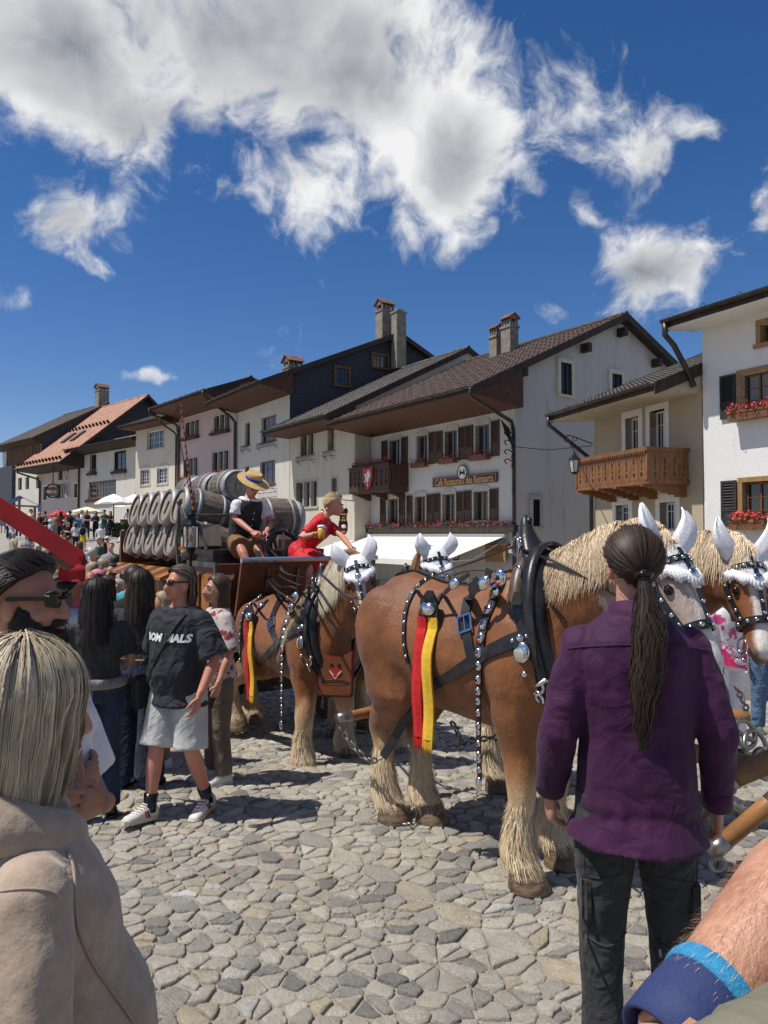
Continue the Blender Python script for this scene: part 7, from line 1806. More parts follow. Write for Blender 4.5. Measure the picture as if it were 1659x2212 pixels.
  if n:
   sb = MB(); th = {'crop': .006, 'pony': .011}.get(style, .014) * vol
   def sp(az, e, r=0.): return Vector((math.sin(az) * math.cos(e) * (.080 + th + r), math.cos(az) * math.cos(e) * (.101 + th + r) - .016, math.sin(e) * (.092 + th + r) + .030))
   for i in range(n):
    az = rng.uniform(-math.pi, math.pi); lift = rng.uniform(.0, .006) + .004 * math.sin(az * 19) + (.009 if rng.random() < .03 else 0); wd = rng.uniform(.0012, .0032); path = []
    if style == 'pony' or (style == 'swept' and abs(az) < 1.6):
     a0 = Vector(sp(az, front(az) + rng.random() ** 2 * R(70), lift)) - Vector((0, -.016, .03)); b0 = Vector((.0, -.118 - th, -.05)) if style == 'pony' else Vector((math.sin(az) * .07, -.11, -.06)); q0 = a0.normalized(); q1 = b0.normalized(); an = max(.05, q0.angle(q1, .05))
     for j in range(9):
      u = j / 8; d = (q0 * math.sin((1 - u) * an) + q1 * math.sin(u * an)) / math.sin(an); rr = 1 / math.sqrt((d.x / (.080 + th + lift)) ** 2 + (d.y / (.101 + th + lift)) ** 2 + (d.z / (.092 + th + lift)) ** 2)
      path.append(s.hd(d * rr + Vector((0, -.016, .03))))
    elif style in ('short', 'crop'):
     e = rng.uniform(front(az), R(88)); L_ = rng.uniform(.15, .38); p0 = sp(az, e)
     for j in range(4): path.append(s.hd(sp(az + rng.uniform(-.03, .03) * j + (.12 * j if az > 0 else -.12 * j) * (abs(az) < 2.4), e + (L_ * j / 3 if math.cos(az) > .3 else -L_ * j / 3) * .8, .003 + .006 * j * vol / 1.5)))
    else:
     fr_ = math.cos(az); e0 = rng.uniform(R(42) if fr_ > .55 else R(5), R(89)); zb2 = zb + rng.uniform(-.02, .03); steps = 6; swing = (math.copysign(R(38), az) * max(0, fr_ - .3))
     for j in range(steps):
      u = j / (steps - 1); e = e0 + (R(-8) - e0) * u; path.append(s.hd(sp(az + swing * u, e, lift + .003 * math.sin(az * 31 + u * 3))))
     pe = sp(az + swing, R(-8), lift); zz = pe.z
     for j in range(1, 5):
      u = j / 4; f = 1 + .03 * math.sin(u * 3) - (.10 * u if style != 'long' else -.02 * u); path.append(s.hd(Vector((pe.x * f * (wid if style == 'long' else 1) + .006 * math.sin(u * 7 + az * 9), (pe.y + .016) * f - .016 - (.03 * u if style == 'long' else 0), zz + (zb2 - zz) * u))))
    tg = (path[-1] - path[0]); sd = (path[len(path) // 2] - s.hd((0, -.016, 0))).cross(tg); sd = sd.normalized() if sd.length > 1e-6 else Vector((1, 0, 0))
    strand(sb, path, wd * k * (1.6 if s.det < 3 else 1), sd)
   joinmesh(me, sb)
  me.materials.append(m); s.ho = link('hair', me, s.root); return s.ho
 def glasses(s, big=1.):
  mb = MB(); k = s.k
  for q in (-1, 1):
   pts = [s.hd((q * (.033 + .027 * big * math.cos(a)), .104 - .006 * abs(math.cos(a)) - .012 * (1 if q * math.cos(a) * q > .5 else 0), .012 + .019 * big * math.sin(a))) for a in [2 * math.pi * i / 14 for i in range(14)]]
   mb.prism(pts, (s.HR @ Vector((0, .007, 0))) * k); mb.bar(s.hd((q * .058, .094, .02)), s.hd((q * .084, -.01, .016)), .006, .011)
  mb.bar(s.hd((-.012, .112, .018)), s.hd((.012, .112, .018)), .006, .006); return mb.build('sunglasses', BLK, s.root)
 def cap(s, m, brim=True, wide=False):
  mb = MB(); rings = []
  for (e, sc) in ((-2, 1.14), (10, 1.15), (30, 1.13), (55, 1.12), (80, 1.11), (89, 1.11)):
   e = R(e); rings.append([s.hd((math.cos(a) * math.cos(e) * .078 * sc, math.sin(a) * math.cos(e) * .099 * sc - .016, math.sin(e) * .09 * sc + .045)) for a in [2 * math.pi * i / 18 for i in range(18)]])
  mb.loft(rings)
  if wide: mb.loft([[s.hd((math.cos(a) * r * .9, math.sin(a) * r - .016, z)) for a in [2 * math.pi * i / 18 for i in range(18)]] for r, z in ((.09, .05), (.16, .03), (.16, .024), (.09, .042))])
  elif brim: mb.prism([s.hd((x, y, .052 - (y - .08) * .2)) for x, y in ((-.07, .06), (-.062, .13), (-.03, .165), (.03, .165), (.062, .13), (.07, .06))], (0, 0, .008))
  return mb.build('hat' if wide else 'cap', m, s.root, smooth=True)
def stand(label, vx, vyfeet, face, vytop=None, H=None, **kw):
 p = ground_at(vx, vyfeet)
 if H is None: H = V(vx, vytop, p.y).z - p.z
 return Person(label, (p.x, p.y), R(face), H, **kw)
# ------------------------------------------------------------------ the people near the camera
PURP = cloth('purple_cotton', (.054, .010, .050), (.037, .007, .036), 3., .24, .72)
BLKD = cloth('black_denim', (.022, .023, .025), (.034, .035, .037), 6., .5)
# man in the purple shirt, seen from behind
pp = V(1368, 1155, 2.6)
PM = Person('broad man in a purple shirt with a long dark ponytail, back turned', (pp.x, pp.y), R(84), 1.965, wide=.93, hs=.93, shirt=dict(m=PURP, sleeve='long', hem=.80, loose=.018, amp=.013, flare=.058, collar=PURP, cuff=PURP, top=1.49), pants=dict(m=BLKD, loose=.008, amp=.008, top=.88),
 shoes=dict(m=BLK), hair=dict(style='pony', m=HAIRM['dark'], n=9000), det=3, arms={'r': ((.240, -.03, 1.12), (.262, .06, .89), (0.0, .10, -1), (-1, .1, 0), .75), 'l': ((-.240, -.03, 1.12), (-.255, .05, .92), (0.0, .12, -1), (1, .1, 0), .75)})
def ponytail(P, L, m, w0=.034, n=700, wave=.02):
 rng = random.Random(4); mb = MB(); b = P.hd((0, -.118, -.015)); core = []
 for i in range(12):
  u = i / 11; core.append(b + Vector((.012 * math.sin(u * 5), -.035 - .02 * math.sin(u * 2.2) + .02 * u, -L * u)))
 mb.tube(core, [w0 * (.45 + 1.0 * min(1, u * 3.2)) * (1 - .72 * max(0, u - .62) / .38) for u in [i / 11 for i in range(12)]], 12, round_end=True)
 me = mb.mesh('ponytail', None, True); sb = MB()
 for k in range(n):
  a = rng.uniform(0, 2 * math.pi); u0 = rng.uniform(0, .7); r = rng.uniform(.5, 1.12); path = []; ph = rng.uniform(0, 6)
  for i in range(7):
   u = min(1.04, u0 + i * .075); c = core[min(11, int(u * 11))].lerp(core[min(11, int(u * 11) + 1)], u * 11 - int(u * 11)) if u < 1 else core[-1] - Vector((0, 0, (u - 1) * L))
   rr = w0 * (.45 + min(1, u * 3.2)) * (1 - .6 * max(0, u - .62) / .38) * r * 1.05; path.append(c + Vector((math.cos(a + .3 * math.sin(u * 9 + ph)) * rr, math.sin(a) * rr, 0)) + Vector((.006 * math.sin(u * 30 + ph), 0, 0)))
  strand(sb, path, rng.uniform(.003, .006), Vector((-math.sin(a), math.cos(a), 0)))
 joinmesh(me, sb); me.materials.append(m); o = link('ponytail', me, P.root)
 q = MB(); q.ring(b + Vector((0, -.03, -.005)), (0, .3, 1), .024, .010, 14, 6); q.build('hair_tie', BLK, P.root, smooth=True); return o
ponytail(PM, .56, HAIRM['dark'])
q = MB(); pts = [PM.T((x * 1.1, -.127 + .02 * abs(x) * 3, 1.385 + .02 * math.cos(x * 9))) for x in np.linspace(-.2, .2, 15)]
bvs = bvh(PM.shme); seam = []
for x in np.linspace(-.24, .24, 21):
 h = bvs.ray_cast(Vector((x, -1, 1.585 - .03 * (x / .24) ** 2)), Vector((0, 1, 0)))
 if h[0]: seam.append(h[0] + Vector((0, -.001, 0)))
q.tube(seam, .0035, 5); q.build('yoke_seam', PURP, PM.root, smooth=True)
bvp = bvh(PM.pme)
def on(bv, x, z, dy=-1): h = bv.ray_cast(Vector((x, dy, z)), Vector((0, -dy, 0))); return h[0] if h[0] else Vector((x, -.15, z))
for sx in (-1, 1):                                        # patch pockets, knee seams and cargo flap on the trousers
 q = MB(); c = [(sx * .05, .93), (sx * .19, .95), (sx * .185, .78), (sx * .07, .80)]
 ps = [on(bvp, *a) for a in c]; pts = []
 for i in range(4):
  for j in range(6): f = j / 6; (x0, z0), (x1, z1) = c[i], c[(i + 1) % 4]; pts.append(on(bvp, x0 + (x1 - x0) * f, z0 + (z1 - z0) * f))
 q.tube(pts + [pts[0]], .0035, 5); q.build('pocket_seam', BLKD, PM.po, smooth=True)
 q = MB(); q.tube([on(bvp, sx * x, .56 + .012 * math.sin(x * 40)) for x in np.linspace(.04, .20, 9)], .005, 5); q.build('knee_zip', BLKD, PM.po, smooth=True)
 q = MB(); q.box(sx * .175 - .022, sx * .175 + .022, -.07, .06, .62, .78); mt_ = q.mesh('cargo_pocket', BLKD); bb = bmesh.new(); bb.from_mesh(mt_); bmesh.ops.bevel(bb, geom=bb.edges[:], offset=.014, segments=3, affect='EDGES'); bb.to_mesh(mt_); bb.free(); link('cargo_pocket', mt_, PM.po)
# bearded man in sunglasses, left
WTEE = cloth('white_tee', (.74, .74, .74), (.66, .66, .68), 4., .5)
pb = V(52, 1155, 2.06)
BM = Person('bearded man in dark sunglasses seen in profile at the left edge', (pb.x, pb.y), R(-4), 1.885, hs=.92, head=(3, 2), shirt=dict(m=WTEE, sleeve='elbow', hem=.80, loose=.025), pants=dict(m=cloth('navy_shorts', (.03, .035, .05)), length='knee'), hair=dict(style='short', m=HAIRM['black'], n=5000, vol=1.1), det=3, skin='tan',
 arms={'r': ((.25, .02, 1.11), (.05, .175, 1.17), (-1, .05, .25), (0, -1, 0), .45), 'l': ((-.25, .04, 1.11), (-.02, .205, 1.12), (1, -.1, .3), (0, -1, .1), .45)}, shoes=dict(m=WTEE), socks=BLK)
BM.glasses(1.05)
mb = MB()                                                 # short full beard
for c, r in (((0, .055, -.088), (.053, .055, .038)), ((.048, .025, -.060), (.022, .045, .05)), ((-.048, .025, -.060), (.022, .045, .05)), ((0, .100, -.048), (.030, .012, .010)), ((0, .082, -.098), (.034, .028, .026)), ((.060, .008, -.03), (.010, .012, .045)), ((-.060, .008, -.03), (.010, .012, .045))): mb.ell(BM.hd(c), Vector(r) * BM.k, 12, 8, BM.HR)
me = remesh(mb, .007, 2, 'beard'); sb = MB(); rng = random.Random(2)
for i in range(2200):
 v = me.vertices[rng.randrange(len(me.vertices))]; d = (v.normal + Vector((rng.uniform(-.6, .6), .2, -.9))).normalized(); strand(sb, [v.co.copy(), v.co + d * .007, v.co + d * .013 + Vector((0, 0, -.004))], .0022, v.normal.orthogonal().normalized())
folds(me, .004, 30.); joinmesh(me, sb); me.materials.append(HAIRM['black']); link('beard', me, BM.root)
# woman with the ash blond bob and beige hoodie, very near
HOOD = mat('beige_fleece', (.40, .31, .235), (.34, .26, .195), ns=30, nd=4, rough=.95, bump=.5, bs=9, spec=.15, sheen=.3)
pw = V(40, 1155, 1.34)
BW = Person('woman with an ash blond bob and beige hoodie in the left foreground', (pw.x, pw.y), R(36), 1.735, fem=True, wide=1.0, belly=.13, head=(-8, 6), shirt=dict(m=HOOD, sleeve='long', hem=.80, loose=.030, amp=.007, flare=.10, name='hoodie', top=1.47), pants=dict(m=BLKD), shoes=dict(m=WTEE), hair=dict(style='bob', m=HAIRM['ashblond'], n=15000, vol=1.3), det=3)
hm = MB()                                                 # hood lying on the shoulders
for i, (r, z) in enumerate(((.085, 1.495), (.12, 1.505), (.135, 1.475), (.12, 1.44))): pass
pts = [BW.T((.115 * math.cos(a), -.015 + .115 * math.sin(a), 1.465 - .05 * math.sin(a))) for a in np.linspace(R(-235), R(55), 26)]
hm.tube(pts, [(.036, .05)] * 26, 12, round_end=True); me = remesh(hm, .012, 4, 'hood'); folds(me, .008, 10.); me.materials.append(HOOD); link('hood', me, BW.root)
bvb = bvh(BW.shme); org = BW.l(Vector((0, 0, CAMH))); edge = []        # open front edge with its zip
for (x, y) in ((146, 1838), (158, 1880), (160, 1950), (172, 2020), (205, 2090), (240, 2140), (285, 2205), (330, 2290)):
 d = (BW.l(V(x, y, 1.2)) - org).normalized(); h = bvb.ray_cast(org, d)
 if h[0] is not None: edge.append(h[0] + h[1] * .002)
edge = catmull(edge, 40); q = MB(); q.tube(edge, .0030, 6)
for i in range(150):
 u = i / 149 * 39; a = int(min(38, u)); q.ell(edge[a].lerp(edge[a + 1], u - a), (.0038, .0038, .0022), 6, 4)
q.build('zip', mat('zip_beige', (.36, .27, .20), rough=.4), BW.root, smooth=True)
for pts_ in (((0, 1925), (60, 1920), (110, 1926), (130, 1940)), ((0, 1862), (50, 1835), (100, 1815), (128, 1822))):     # seams
 sm_ = []
 for (x, y) in [tuple(v)[:2] for v in catmull([Vector((*p, 0)) for p in pts_], 16)]:
  h = bvb.ray_cast(org, (BW.l(V(x, y, 1.2)) - org).normalized())
  if h[0] is not None: sm_.append(h[0] + h[1] * .001)
 if len(sm_) > 3: q = MB(); q.tube(sm_, .0022, 5); q.build('seam', HOOD, BW.root, smooth=True)
# the forearm with the wristband: a man right beside the camera, his arm raised
OLIV = cloth('olive_shirt', (.20, .19, .135), (.16, .15, .105), 6., .4)
ARM = Person('man beside the camera, of whom a freckled forearm with blue wristband shows', (.66, .20), R(100), 1.84, z=0, det=2, skin='red', shirt=dict(m=OLIV, sleeve='short', hem=.84, loose=.02), pants=dict(m=BLKD), shoes=dict(m=BLK), hair=dict(style='short', m=HAIRM['greybrown']),
 arms={'r': ((.30, .05, 1.15), (.32, .12, .92))})
def forearm():
 e, w = V(1810, 1840, .62), V(1492, 2195, .52); h = V(1402, 2345, .48); sh = Vector((.47, .30, 1.52)); d = (w - e).normalized(); mb = MB()
 mb.tube([sh, sh.lerp(e, .5), e, e.lerp(w, .25), e.lerp(w, .6), w, w.lerp(h, .5)], [.054, .050, .043, .045, .037, .0275, .026], 20, ref=(0, 1, 0))
 me = remesh(mb, .006, 5, 'raised_arm'); hb = MB(); hand(hb, w + (h - w) * .35, h - w, (-.3, -.6, -.5), 1.08, .5, 1., True); joinmesh(me, hb); me.materials.append(mat('skin_freckled', (.47, .245, .16), (.34, .155, .095), ns=22, nd=5, rough=.45, bump=.22, bs=120, w=(.42, .72)))
 inv = (Matrix.Translation(ARM.pos) @ Matrix.Rotation(ARM.face - math.pi / 2, 4, 'Z')).inverted()
 o = link('raised_forearm', me, ARM.root); o.matrix_parent_inverse = inv
 rng = random.Random(8); bv_ = bvh(me); sb = MB()      # fine hairs
 for i in range(1500):
  u = rng.uniform(.1, .97); a = rng.uniform(0, 2 * math.pi); c = e.lerp(w, u); x = d.orthogonal().normalized(); y = d.cross(x); r = x * math.cos(a) + y * math.sin(a); hh = bv_.ray_cast(c + r * .12, -r)
  if hh[0] is None: continue
  p = hh[0]; q = (d * rng.uniform(.5, 1) + r * .35 + x.cross(r) * rng.uniform(-.4, .4)).normalized() * rng.uniform(.008, .017); strand(sb, [p, p + q * .5 + r * .002, p + q], .0003, d.cross(r))
 ho = sb.build('arm_hair', mat('arm_hair', (.80, .62, .45), rough=.4), ARM.root, fix=False); ho.matrix_parent_inverse = inv
 q = MB(); b0, b1 = w - d * .012, w + d * .028; ax = d
 wb = empty('wristband', (w.x, w.y, w.z)); tag(wb, 'navy and light blue cloth wristband on the near forearm', 'wristband')
 def band(p0, p1, r0, r1, m, nm):
  t = MB(); rg = []
  x = d.orthogonal().normalized(); y = d.cross(x)
  for (p, r) in ((p0, r0), (p0.lerp(p1, .5), (r0 + r1) / 2 + .0012), (p1, r1), (p1, r1 - .003), (p0, r0 - .003)): rg.append([p + (x * math.cos(a) + y * math.sin(a)) * r for a in [2 * math.pi * i / 40 for i in range(40)]])
  rg.append(rg[0]); t.loft(rg, False); return t.build(nm, m, wb, smooth=True)
 band(w - d * .018, w + d * .034, .0325, .0310, mat('navy_band', (.018, .03, .105), (.025, .04, .13), ns=20, rough=.7, bump=.15, bs=300), 'navy_band'); band(w - d * .032, w - d * .0175, .0328, .0338, mat('cyan_band', (.035, .27, .48), (.03, .22, .42), ns=40, rough=.8, bump=.4, bs=400), 'light_blue_band')
 mb = MB(); s0, s1 = V(1740, 2420, .44), V(1500, 2500, .40); mb.tube([V(1870, 2350, .50), s0, s1], [.07, .064, .05], 18, ref=(0, 1, 0)); me = remesh(mb, .008, 4, 'sleeve'); folds(me, .005, 16.); me.materials.append(OLIV); so = link('olive_sleeve', me, ARM.root); so.matrix_parent_inverse = inv
forearm()
# walking man in the black t-shirt
BTEE = cloth('black_tee', (.016, .018, .024), (.026, .028, .036), 4., .55, .8)
GSH = cloth('grey_shorts', (.46, .46, .45), (.38, .38, .38), 5., .22)
SNK = mat('sneaker_white', (.62, .60, .55), (.52, .50, .46), ns=9, rough=.6)
GUM = mat('gum_sole', (.42, .26, .13), (.55, .50, .42), ns=3, rough=.7)
f0 = ground_at(385, 1765)
TM = Person('long haired man in a black printed t-shirt and pale shorts walking past', (f0.x, f0.y), R(246), V(385, 1226, f0.y).z, wide=1.08, belly=.045, head=(14, 0), skin='red', shirt=dict(m=BTEE, sleeve='elbow', hem=.79, loose=.030, amp=.008, flare=.05), pants=dict(m=GSH, length='knee', loose=.026, amp=.010), hair=dict(style='swept', m=HAIRM['greybrown'], n=3000, vol=.9, wid=1.05), socks=BLK,
 shoes=dict(m=SNK, sole=GUM, stripe=[mat('stripe_navy', (.02, .03, .09)), mat('stripe_red', (.5, .03, .03))]),
 arms={'l': ((-.31, .0, 1.13), (-.30, .16, .90), (.05, .35, -1), (1, .2, 0), .5), 'r': ((.30, -.10, 1.14), (.30, -.10, .89), (0, 0, -1), (-1, .1, 0), .5)}, legs={'r': ((.120, .09, .51), (.125, .15, .10), (.15, 1, .15)), 'l': ((-.13, .03, .50), (-.14, -.14, .11), (-.1, 1, -.18))})
TM.glasses(.95)
def print_on(P, me, txt, o, up, size, m, off=.004, name='print', bold=.0):
 """flat print projected onto cloth: o centre, up vector, in the person's frame, looking along +Y inward"""
 b = bvh(me); t = textmesh(txt, size, bold, 0, res=2, shear=.25); bm = bmesh.new(); bm.from_mesh(t); bmesh.ops.subdivide_edges(bm, edges=bm.edges, cuts=1); bm.to_mesh(t); bm.free()
 co = verts(t); out = []
 for x, y, z in co:
  h = b.ray_cast(Vector((o[0] - x, 1, o[1] + y)), Vector((0, -1, 0))); out.append(list(h[0] + Vector((0, off, 0))) if h[0] else [o[0] - x, .15, o[1] + y])
 setverts(t, np.array(out)); t.materials.append(m); return link(name, t, P.root)
PW = mat('print_white', (.70, .70, .70), rough=.7)
print_on(TM, TM.shme, 'BOM DIALS', (.0, 1.25), None, .072, PW, .006, bold=.004)
q = MB(); bv_ = bvh(TM.shme); pts = []
for u in np.linspace(0, 1, 16):
 x, z = -.12 + .30 * u, 1.42 - .50 * u; h = bv_.ray_cast(Vector((x, 1, z)), Vector((0, -1, 0))); pts.append((h[0] if h[0] else Vector((x, .16, z))) + Vector((0, .008, 0)))
ribbon(q, pts, [Vector((0, 1, 0))] * 16, .035, .005); q.build('bag_strap', BLKD, TM.root)
q = MB(); q.obox(Vector((.30, .06, .86)) * TM.k, (.035, 0, 0), (0, .08, 0), (0, 0, .12)); bg_ = bmesh.new(); mt = q.mesh('shoulder_bag', BLKD); bg_.from_mesh(mt); bmesh.ops.bevel(bg_, geom=bg_.edges[:], offset=.03, segments=3, affect='EDGES'); bg_.to_mesh(mt); bg_.free(); bo_ = link('shoulder_bag', mt, None); bo_.matrix_world = TM.root.matrix_world if False else (Matrix.Translation(TM.pos) @ Matrix.Rotation(TM.face - math.pi / 2, 4, 'Z')); tag(bo_, 'small black shoulder bag at the hip of the man in the black t-shirt', 'bag')
# the two women with dark hair
NAVYP = cloth('navy_trousers', (.010, .013, .030), (.016, .019, .040), 5., .5)
DKG = cloth('dark_grey_tee', (.045, .045, .045), (.032, .032, .033), 5., .5)
JEAN = cloth('dark_jeans', (.022, .035, .07), (.016, .025, .052), 6., .5)
W1 = stand('woman with very long dark hair in a dark grey t-shirt and jeans', 205, 1772, 122, 1257, fem=True, wide=1.05, head=(20, 4), shirt=dict(m=DKG, sleeve='short', hem=.93, loose=.016), pants=dict(m=JEAN, loose=.014), shoes=dict(m=BLK), hair=dict(style='long', m=HAIRM['black'], n=1500, L=.36, wid=1.15), arms={'l': ((-.26, .06, 1.12), (-.16, .26, 1.10)), 'r': ((.26, .04, 1.12), (.10, .26, 1.08))}, skin='fair')
q = MB(); q.ring(W1.T((0, 0, 1.00)), (0, 0, 1), .172, .035, 24, 8); me = q.mesh('waist_jacket'); co = verts(me); co[:, 1] *= .78; setverts(me, co); folds(me, .012, 12.); me.materials.append(cloth('grey_wrap', (.22, .21, .20))); me.polygons.foreach_set('use_smooth', [True] * len(me.polygons)); link('tied_jacket', me, W1.root)
W2 = stand('woman in a black sleeveless top, tan belt and wide navy trousers', 298, 1702, 78, 1236, fem=True, wide=1.05, head=(-15, 2), shirt=dict(m=BTEE, sleeve='none', hem=1.0, loose=.008, top=1.44), pants=dict(m=NAVYP, loose=.02, flare=.045, top=1.04), shoes=dict(m=mat('shoe_blue', (.02, .045, .16)), sole=BLK, stripe=[PW, PW, PW]), hair=dict(style='long', m=HAIRM['dark'], n=1500, L=.30, wid=1.12), skin='fair', arms={'r': ((.24, .04, 1.12), (.16, .22, 1.05)), 'l': ((-.24, 0, 1.12), (-.20, .18, 1.0))})
q = MB(); q.ring(W2.T((0, 0, 1.045)), (0, 0, 1), .148, .011, 28, 6); me = q.mesh('belt', mat('tan_belt', (.38, .20, .07))); co = verts(me); co[:, 1] *= .75; setverts(me, co); link('belt', me, W2.root)
# person half hidden behind the walking man
FLO = mat('floral_shirt', (.44, .39, .37), (.20, .03, .035), ns=16, nd=3, w=(.55, .60), rough=.85)
W3 = stand('person in a floral shirt and brown trousers holding a phone behind the walking man', 468, 1690, 215, 1262, H=1.66, fem=True, shirt=dict(m=FLO, sleeve='elbow', hem=.82, loose=.02), pants=dict(m=cloth('taupe_trousers', (.15, .115, .09)), loose=.02), shoes=dict(m=SNK, sole=SNK), hair=dict(style='mid', m=HAIRM['brown']), arms={'l': ((-.26, .0, 1.12), (-.30, .12, .88), (0, .3, -1), (1, 0, 0), .8)})
q = MB(); wp = W3.J['wrl']; q.obox(wp + Vector((0.02, .05, -.10)), (.005, 0, 0), (0, .035, .01), (0, -.02, .07)); mt = q.mesh('phone', BLK); po_ = link('phone', mt); po_.matrix_world = Matrix.Translation(W3.pos) @ Matrix.Rotation(W3.face - math.pi / 2, 4, 'Z'); tag(po_, 'dark phone in the hand of the person in the floral shirt', 'phone')
# white trousers and pink sash beyond the team, jeans at the right edge
WPT = cloth('white_trousers', (.76, .70, .76), (.68, .62, .69), 4., .4)
PS = stand('woman in white trousers with a pink sash beyond the near horse head', 1570, 1634, 110, None, H=1.68, fem=True, wide=1.05, shirt=dict(m=mat('print_top', (.70, .65, .66), (.55, .06, .20), ns=9, w=(.5, .56)), sleeve='short', hem=1.0), pants=dict(m=WPT, loose=.02, flare=.03), shoes=dict(m=BLK), hair=dict(style='long', m=HAIRM['brown']), skin='fair')
PNKS = mat('pink_sash', (.62, .03, .13), rough=.7); bv_ = bvh(PS.pme); q = MB(); rows = []
for u in np.linspace(-.2, .2, 13):
 r_ = []
 for zz in (1.03, .90 - .22 * (u + .2)):
  h = bv_.ray_cast(Vector((u, -1, min(1.0, zz) if zz < 1 else .99)), Vector((0, 1, 0))); r_.append(Vector((u * 1.05, (h[0].y if h[0] else -.08) - .018, zz)))
 rows.append(r_)
q.loft([[a, b, b + Vector((0, .006, 0)), a + Vector((0, .006, 0))] for a, b in rows]).build('sash', PNKS, PS.root)
for tx, ox, oz in (('ACE', -.06, .955), ('DE', .05, .90)):
 t = textmesh(tx, .075, .001, 0, shear=.2); co = verts(t); an = -.35
 setverts(t, np.array([[ox + x * math.cos(an) - y * math.sin(an), -.185, oz + x * math.sin(an) + y * math.cos(an)] for x, y, z in co])); t.materials.append(PW); link('sash_lettering', t, PS.root)
J1 = stand('man in blue jeans and green shoes at the right edge behind the horses', 1662, 1588, 260, None, H=1.78, shirt=dict(m=cloth('teal_shirt', (.10, .2, .22)), sleeve='short', hem=.85), pants=dict(m=cloth('mid_jeans', (.09, .16, .26), (.07, .12, .20)), loose=.022), shoes=dict(m=cloth('green_shoe', (.07, .10, .06)), sole=PW), hair=dict(style='short', m=HAIRM['brown']))
# ================================================================== BREWERY WAGON
TW = Vector((.557, -.83, 0)).normalized(); NW = Vector((TW.y, -TW.x, 0))      # heading; NW points to the left side seen from the square
WP0 = Vector((-2.56, 9.3, 0)); WZ = gz(-2.3, 10.0)
def wp(a, i, z): return WP0 + TW * a - NW * i + Vector((0, 0, z))            # a forward, i inwards from the visible side, z world
def wbox(mb, a0, a1, i0, i1, z0, z1): return mb.obox(wp((a0 + a1) / 2, (i0 + i1) / 2, (z0 + z1) / 2), TW * (a1 - a0) / 2, NW * (i1 - i0) / 2, (0, 0, (z1 - z0) / 2))
OAK = mat('barrel_oak', (.11, .085, .062), (.19, .15, .112), ns=5, nd=6, st=(3, 3, 3), rough=.75, bump=.3, bs=25)
HEADW = mat('barrel_head', (.22, .195, .16), (.31, .275, .23), ns=6, rough=.75, bump=.2, bs=30)
HOOP = mat('barrel_hoop', (.36, .37, .40), (.27, .275, .29), ns=6, rough=.55, metal=.25)
WRED = mat('wagon_brown', (.14, .055, .022), (.095, .035, .015), ns=6, rough=.4)
WORG = mat('wagon_orange', (.36, .15, .035), (.28, .11, .026), ns=6, rough=.4)
WBLK = mat('wagon_black', (.022, .021, .021), (.04, .038, .036), rough=.4, ns=6)
WGRY = mat('wagon_iron', (.10, .095, .09), (.17, .16, .15), rough=.4, metal=.6, ns=8)
LG = dict(ln=.74, r=.285, re=.232)
def barrel_meshes():
 ln, r, re = LG['ln'], LG['r'], LG['re']; f = lambda u: re + (r - re) * (1 - (2 * u - 1) ** 2)
 st = MB(); n = 22
 for i in range(n):                                        # single staves
  a0, a1 = 2 * math.pi * (i + .02) / n, 2 * math.pi * (i + .98) / n; rg = []
  for u in (0, .15, .3, .5, .7, .85, 1):
   R_ = f(u); z = (u - .5) * ln; rg.append([Vector((q * math.cos(a), q * math.sin(a), z)) for q, a in ((R_, a0), (R_ + .003, (a0 + a1) / 2), (R_, a1), (R_ - .025, a1), (R_ - .025, a0))])
  st.loft(rg)
 hp = MB()
 for (u, w) in ((.07, .105), (.27, .045), (.73, .045), (.93, .105)):
  z0, z1 = (u - .5) * ln - w / 2, (u - .5) * ln + w / 2; r0, r1 = f(u - w / 2 / ln) + .004, f(u + w / 2 / ln) + .004
  hp.loft([[Vector((q * math.cos(a), q * math.sin(a), z)) for a in [2 * math.pi * k / 36 for k in range(36)]] for q, z in ((r0, z0), (r1, z1), (r1 + .006, z1), (r0 + .006, z0), (r0, z0))], False)
 hds = []
 for s_ in (-1, 1):
  hd = MB(); zc = s_ * (ln / 2 - .045); w = .38 * re
  for i in range(5):
   x0, x1 = -re + .006 + i * (2 * re - .012) / 5, -re + .006 + (i + 1) * (2 * re - .012) / 5 + .001
   pts = []
   for x in np.linspace(x0, x1, 5): pts.append((x, math.sqrt(max(0, (re - .022) ** 2 - x * x))))
   hd.prism([Vector((x, y, zc)) for x, y in pts] + [Vector((x, -y, zc)) for x, y in reversed(pts)], (0, 0, (.018 + .003 * (i % 2)) * s_))
  hd.obox((0, .0, zc + s_ * .03), (.03, 0, 0), (0, .09, 0), (0, 0, .015)); hds.append(hd.mesh('barrel_head', HEADW))
 return st.mesh('staves', OAK), hp.mesh('hoops', HOOP, True), hds
BST, BHP, BHD = barrel_meshes()
BN = 0
def barrel(c, ax, label, roll=0., sc=1.):
 o = empty('barrel', c, world=False); q = Vector(ax).to_track_quat('Z', 'Y') @ Quaternion((0, 0, 1), roll); o.rotation_mode = 'QUATERNION'; o.rotation_quaternion = q; o.scale = (sc, sc, sc)
 o.scale = Vector((sc, sc, sc)) * rb.uniform(.975, 1.015); tag(o, label, 'barrel', 'oak barrels stacked on the wagon'); b = link('staves', BST, o); link('barrel_head', BHD[0], o); link('barrel_head', BHD[1], o); link('hoops', BHP, o); return o
ordn = ['first', 'second', 'third', 'fourth', 'fifth', 'sixth']
rb = random.Random(12); BAX = (NW + Vector((0, 0, .26))).normalized()
LZ = V(391, 1178, 9.3).z; UZ = LZ + .425
for k in range(6): barrel(wp(-.51 * (5 - k) + .04, .37, LZ), BAX, 'lower row oak barrel on the wagon, %s from the left' % ordn[k], rb.uniform(-.5, .5), .98)
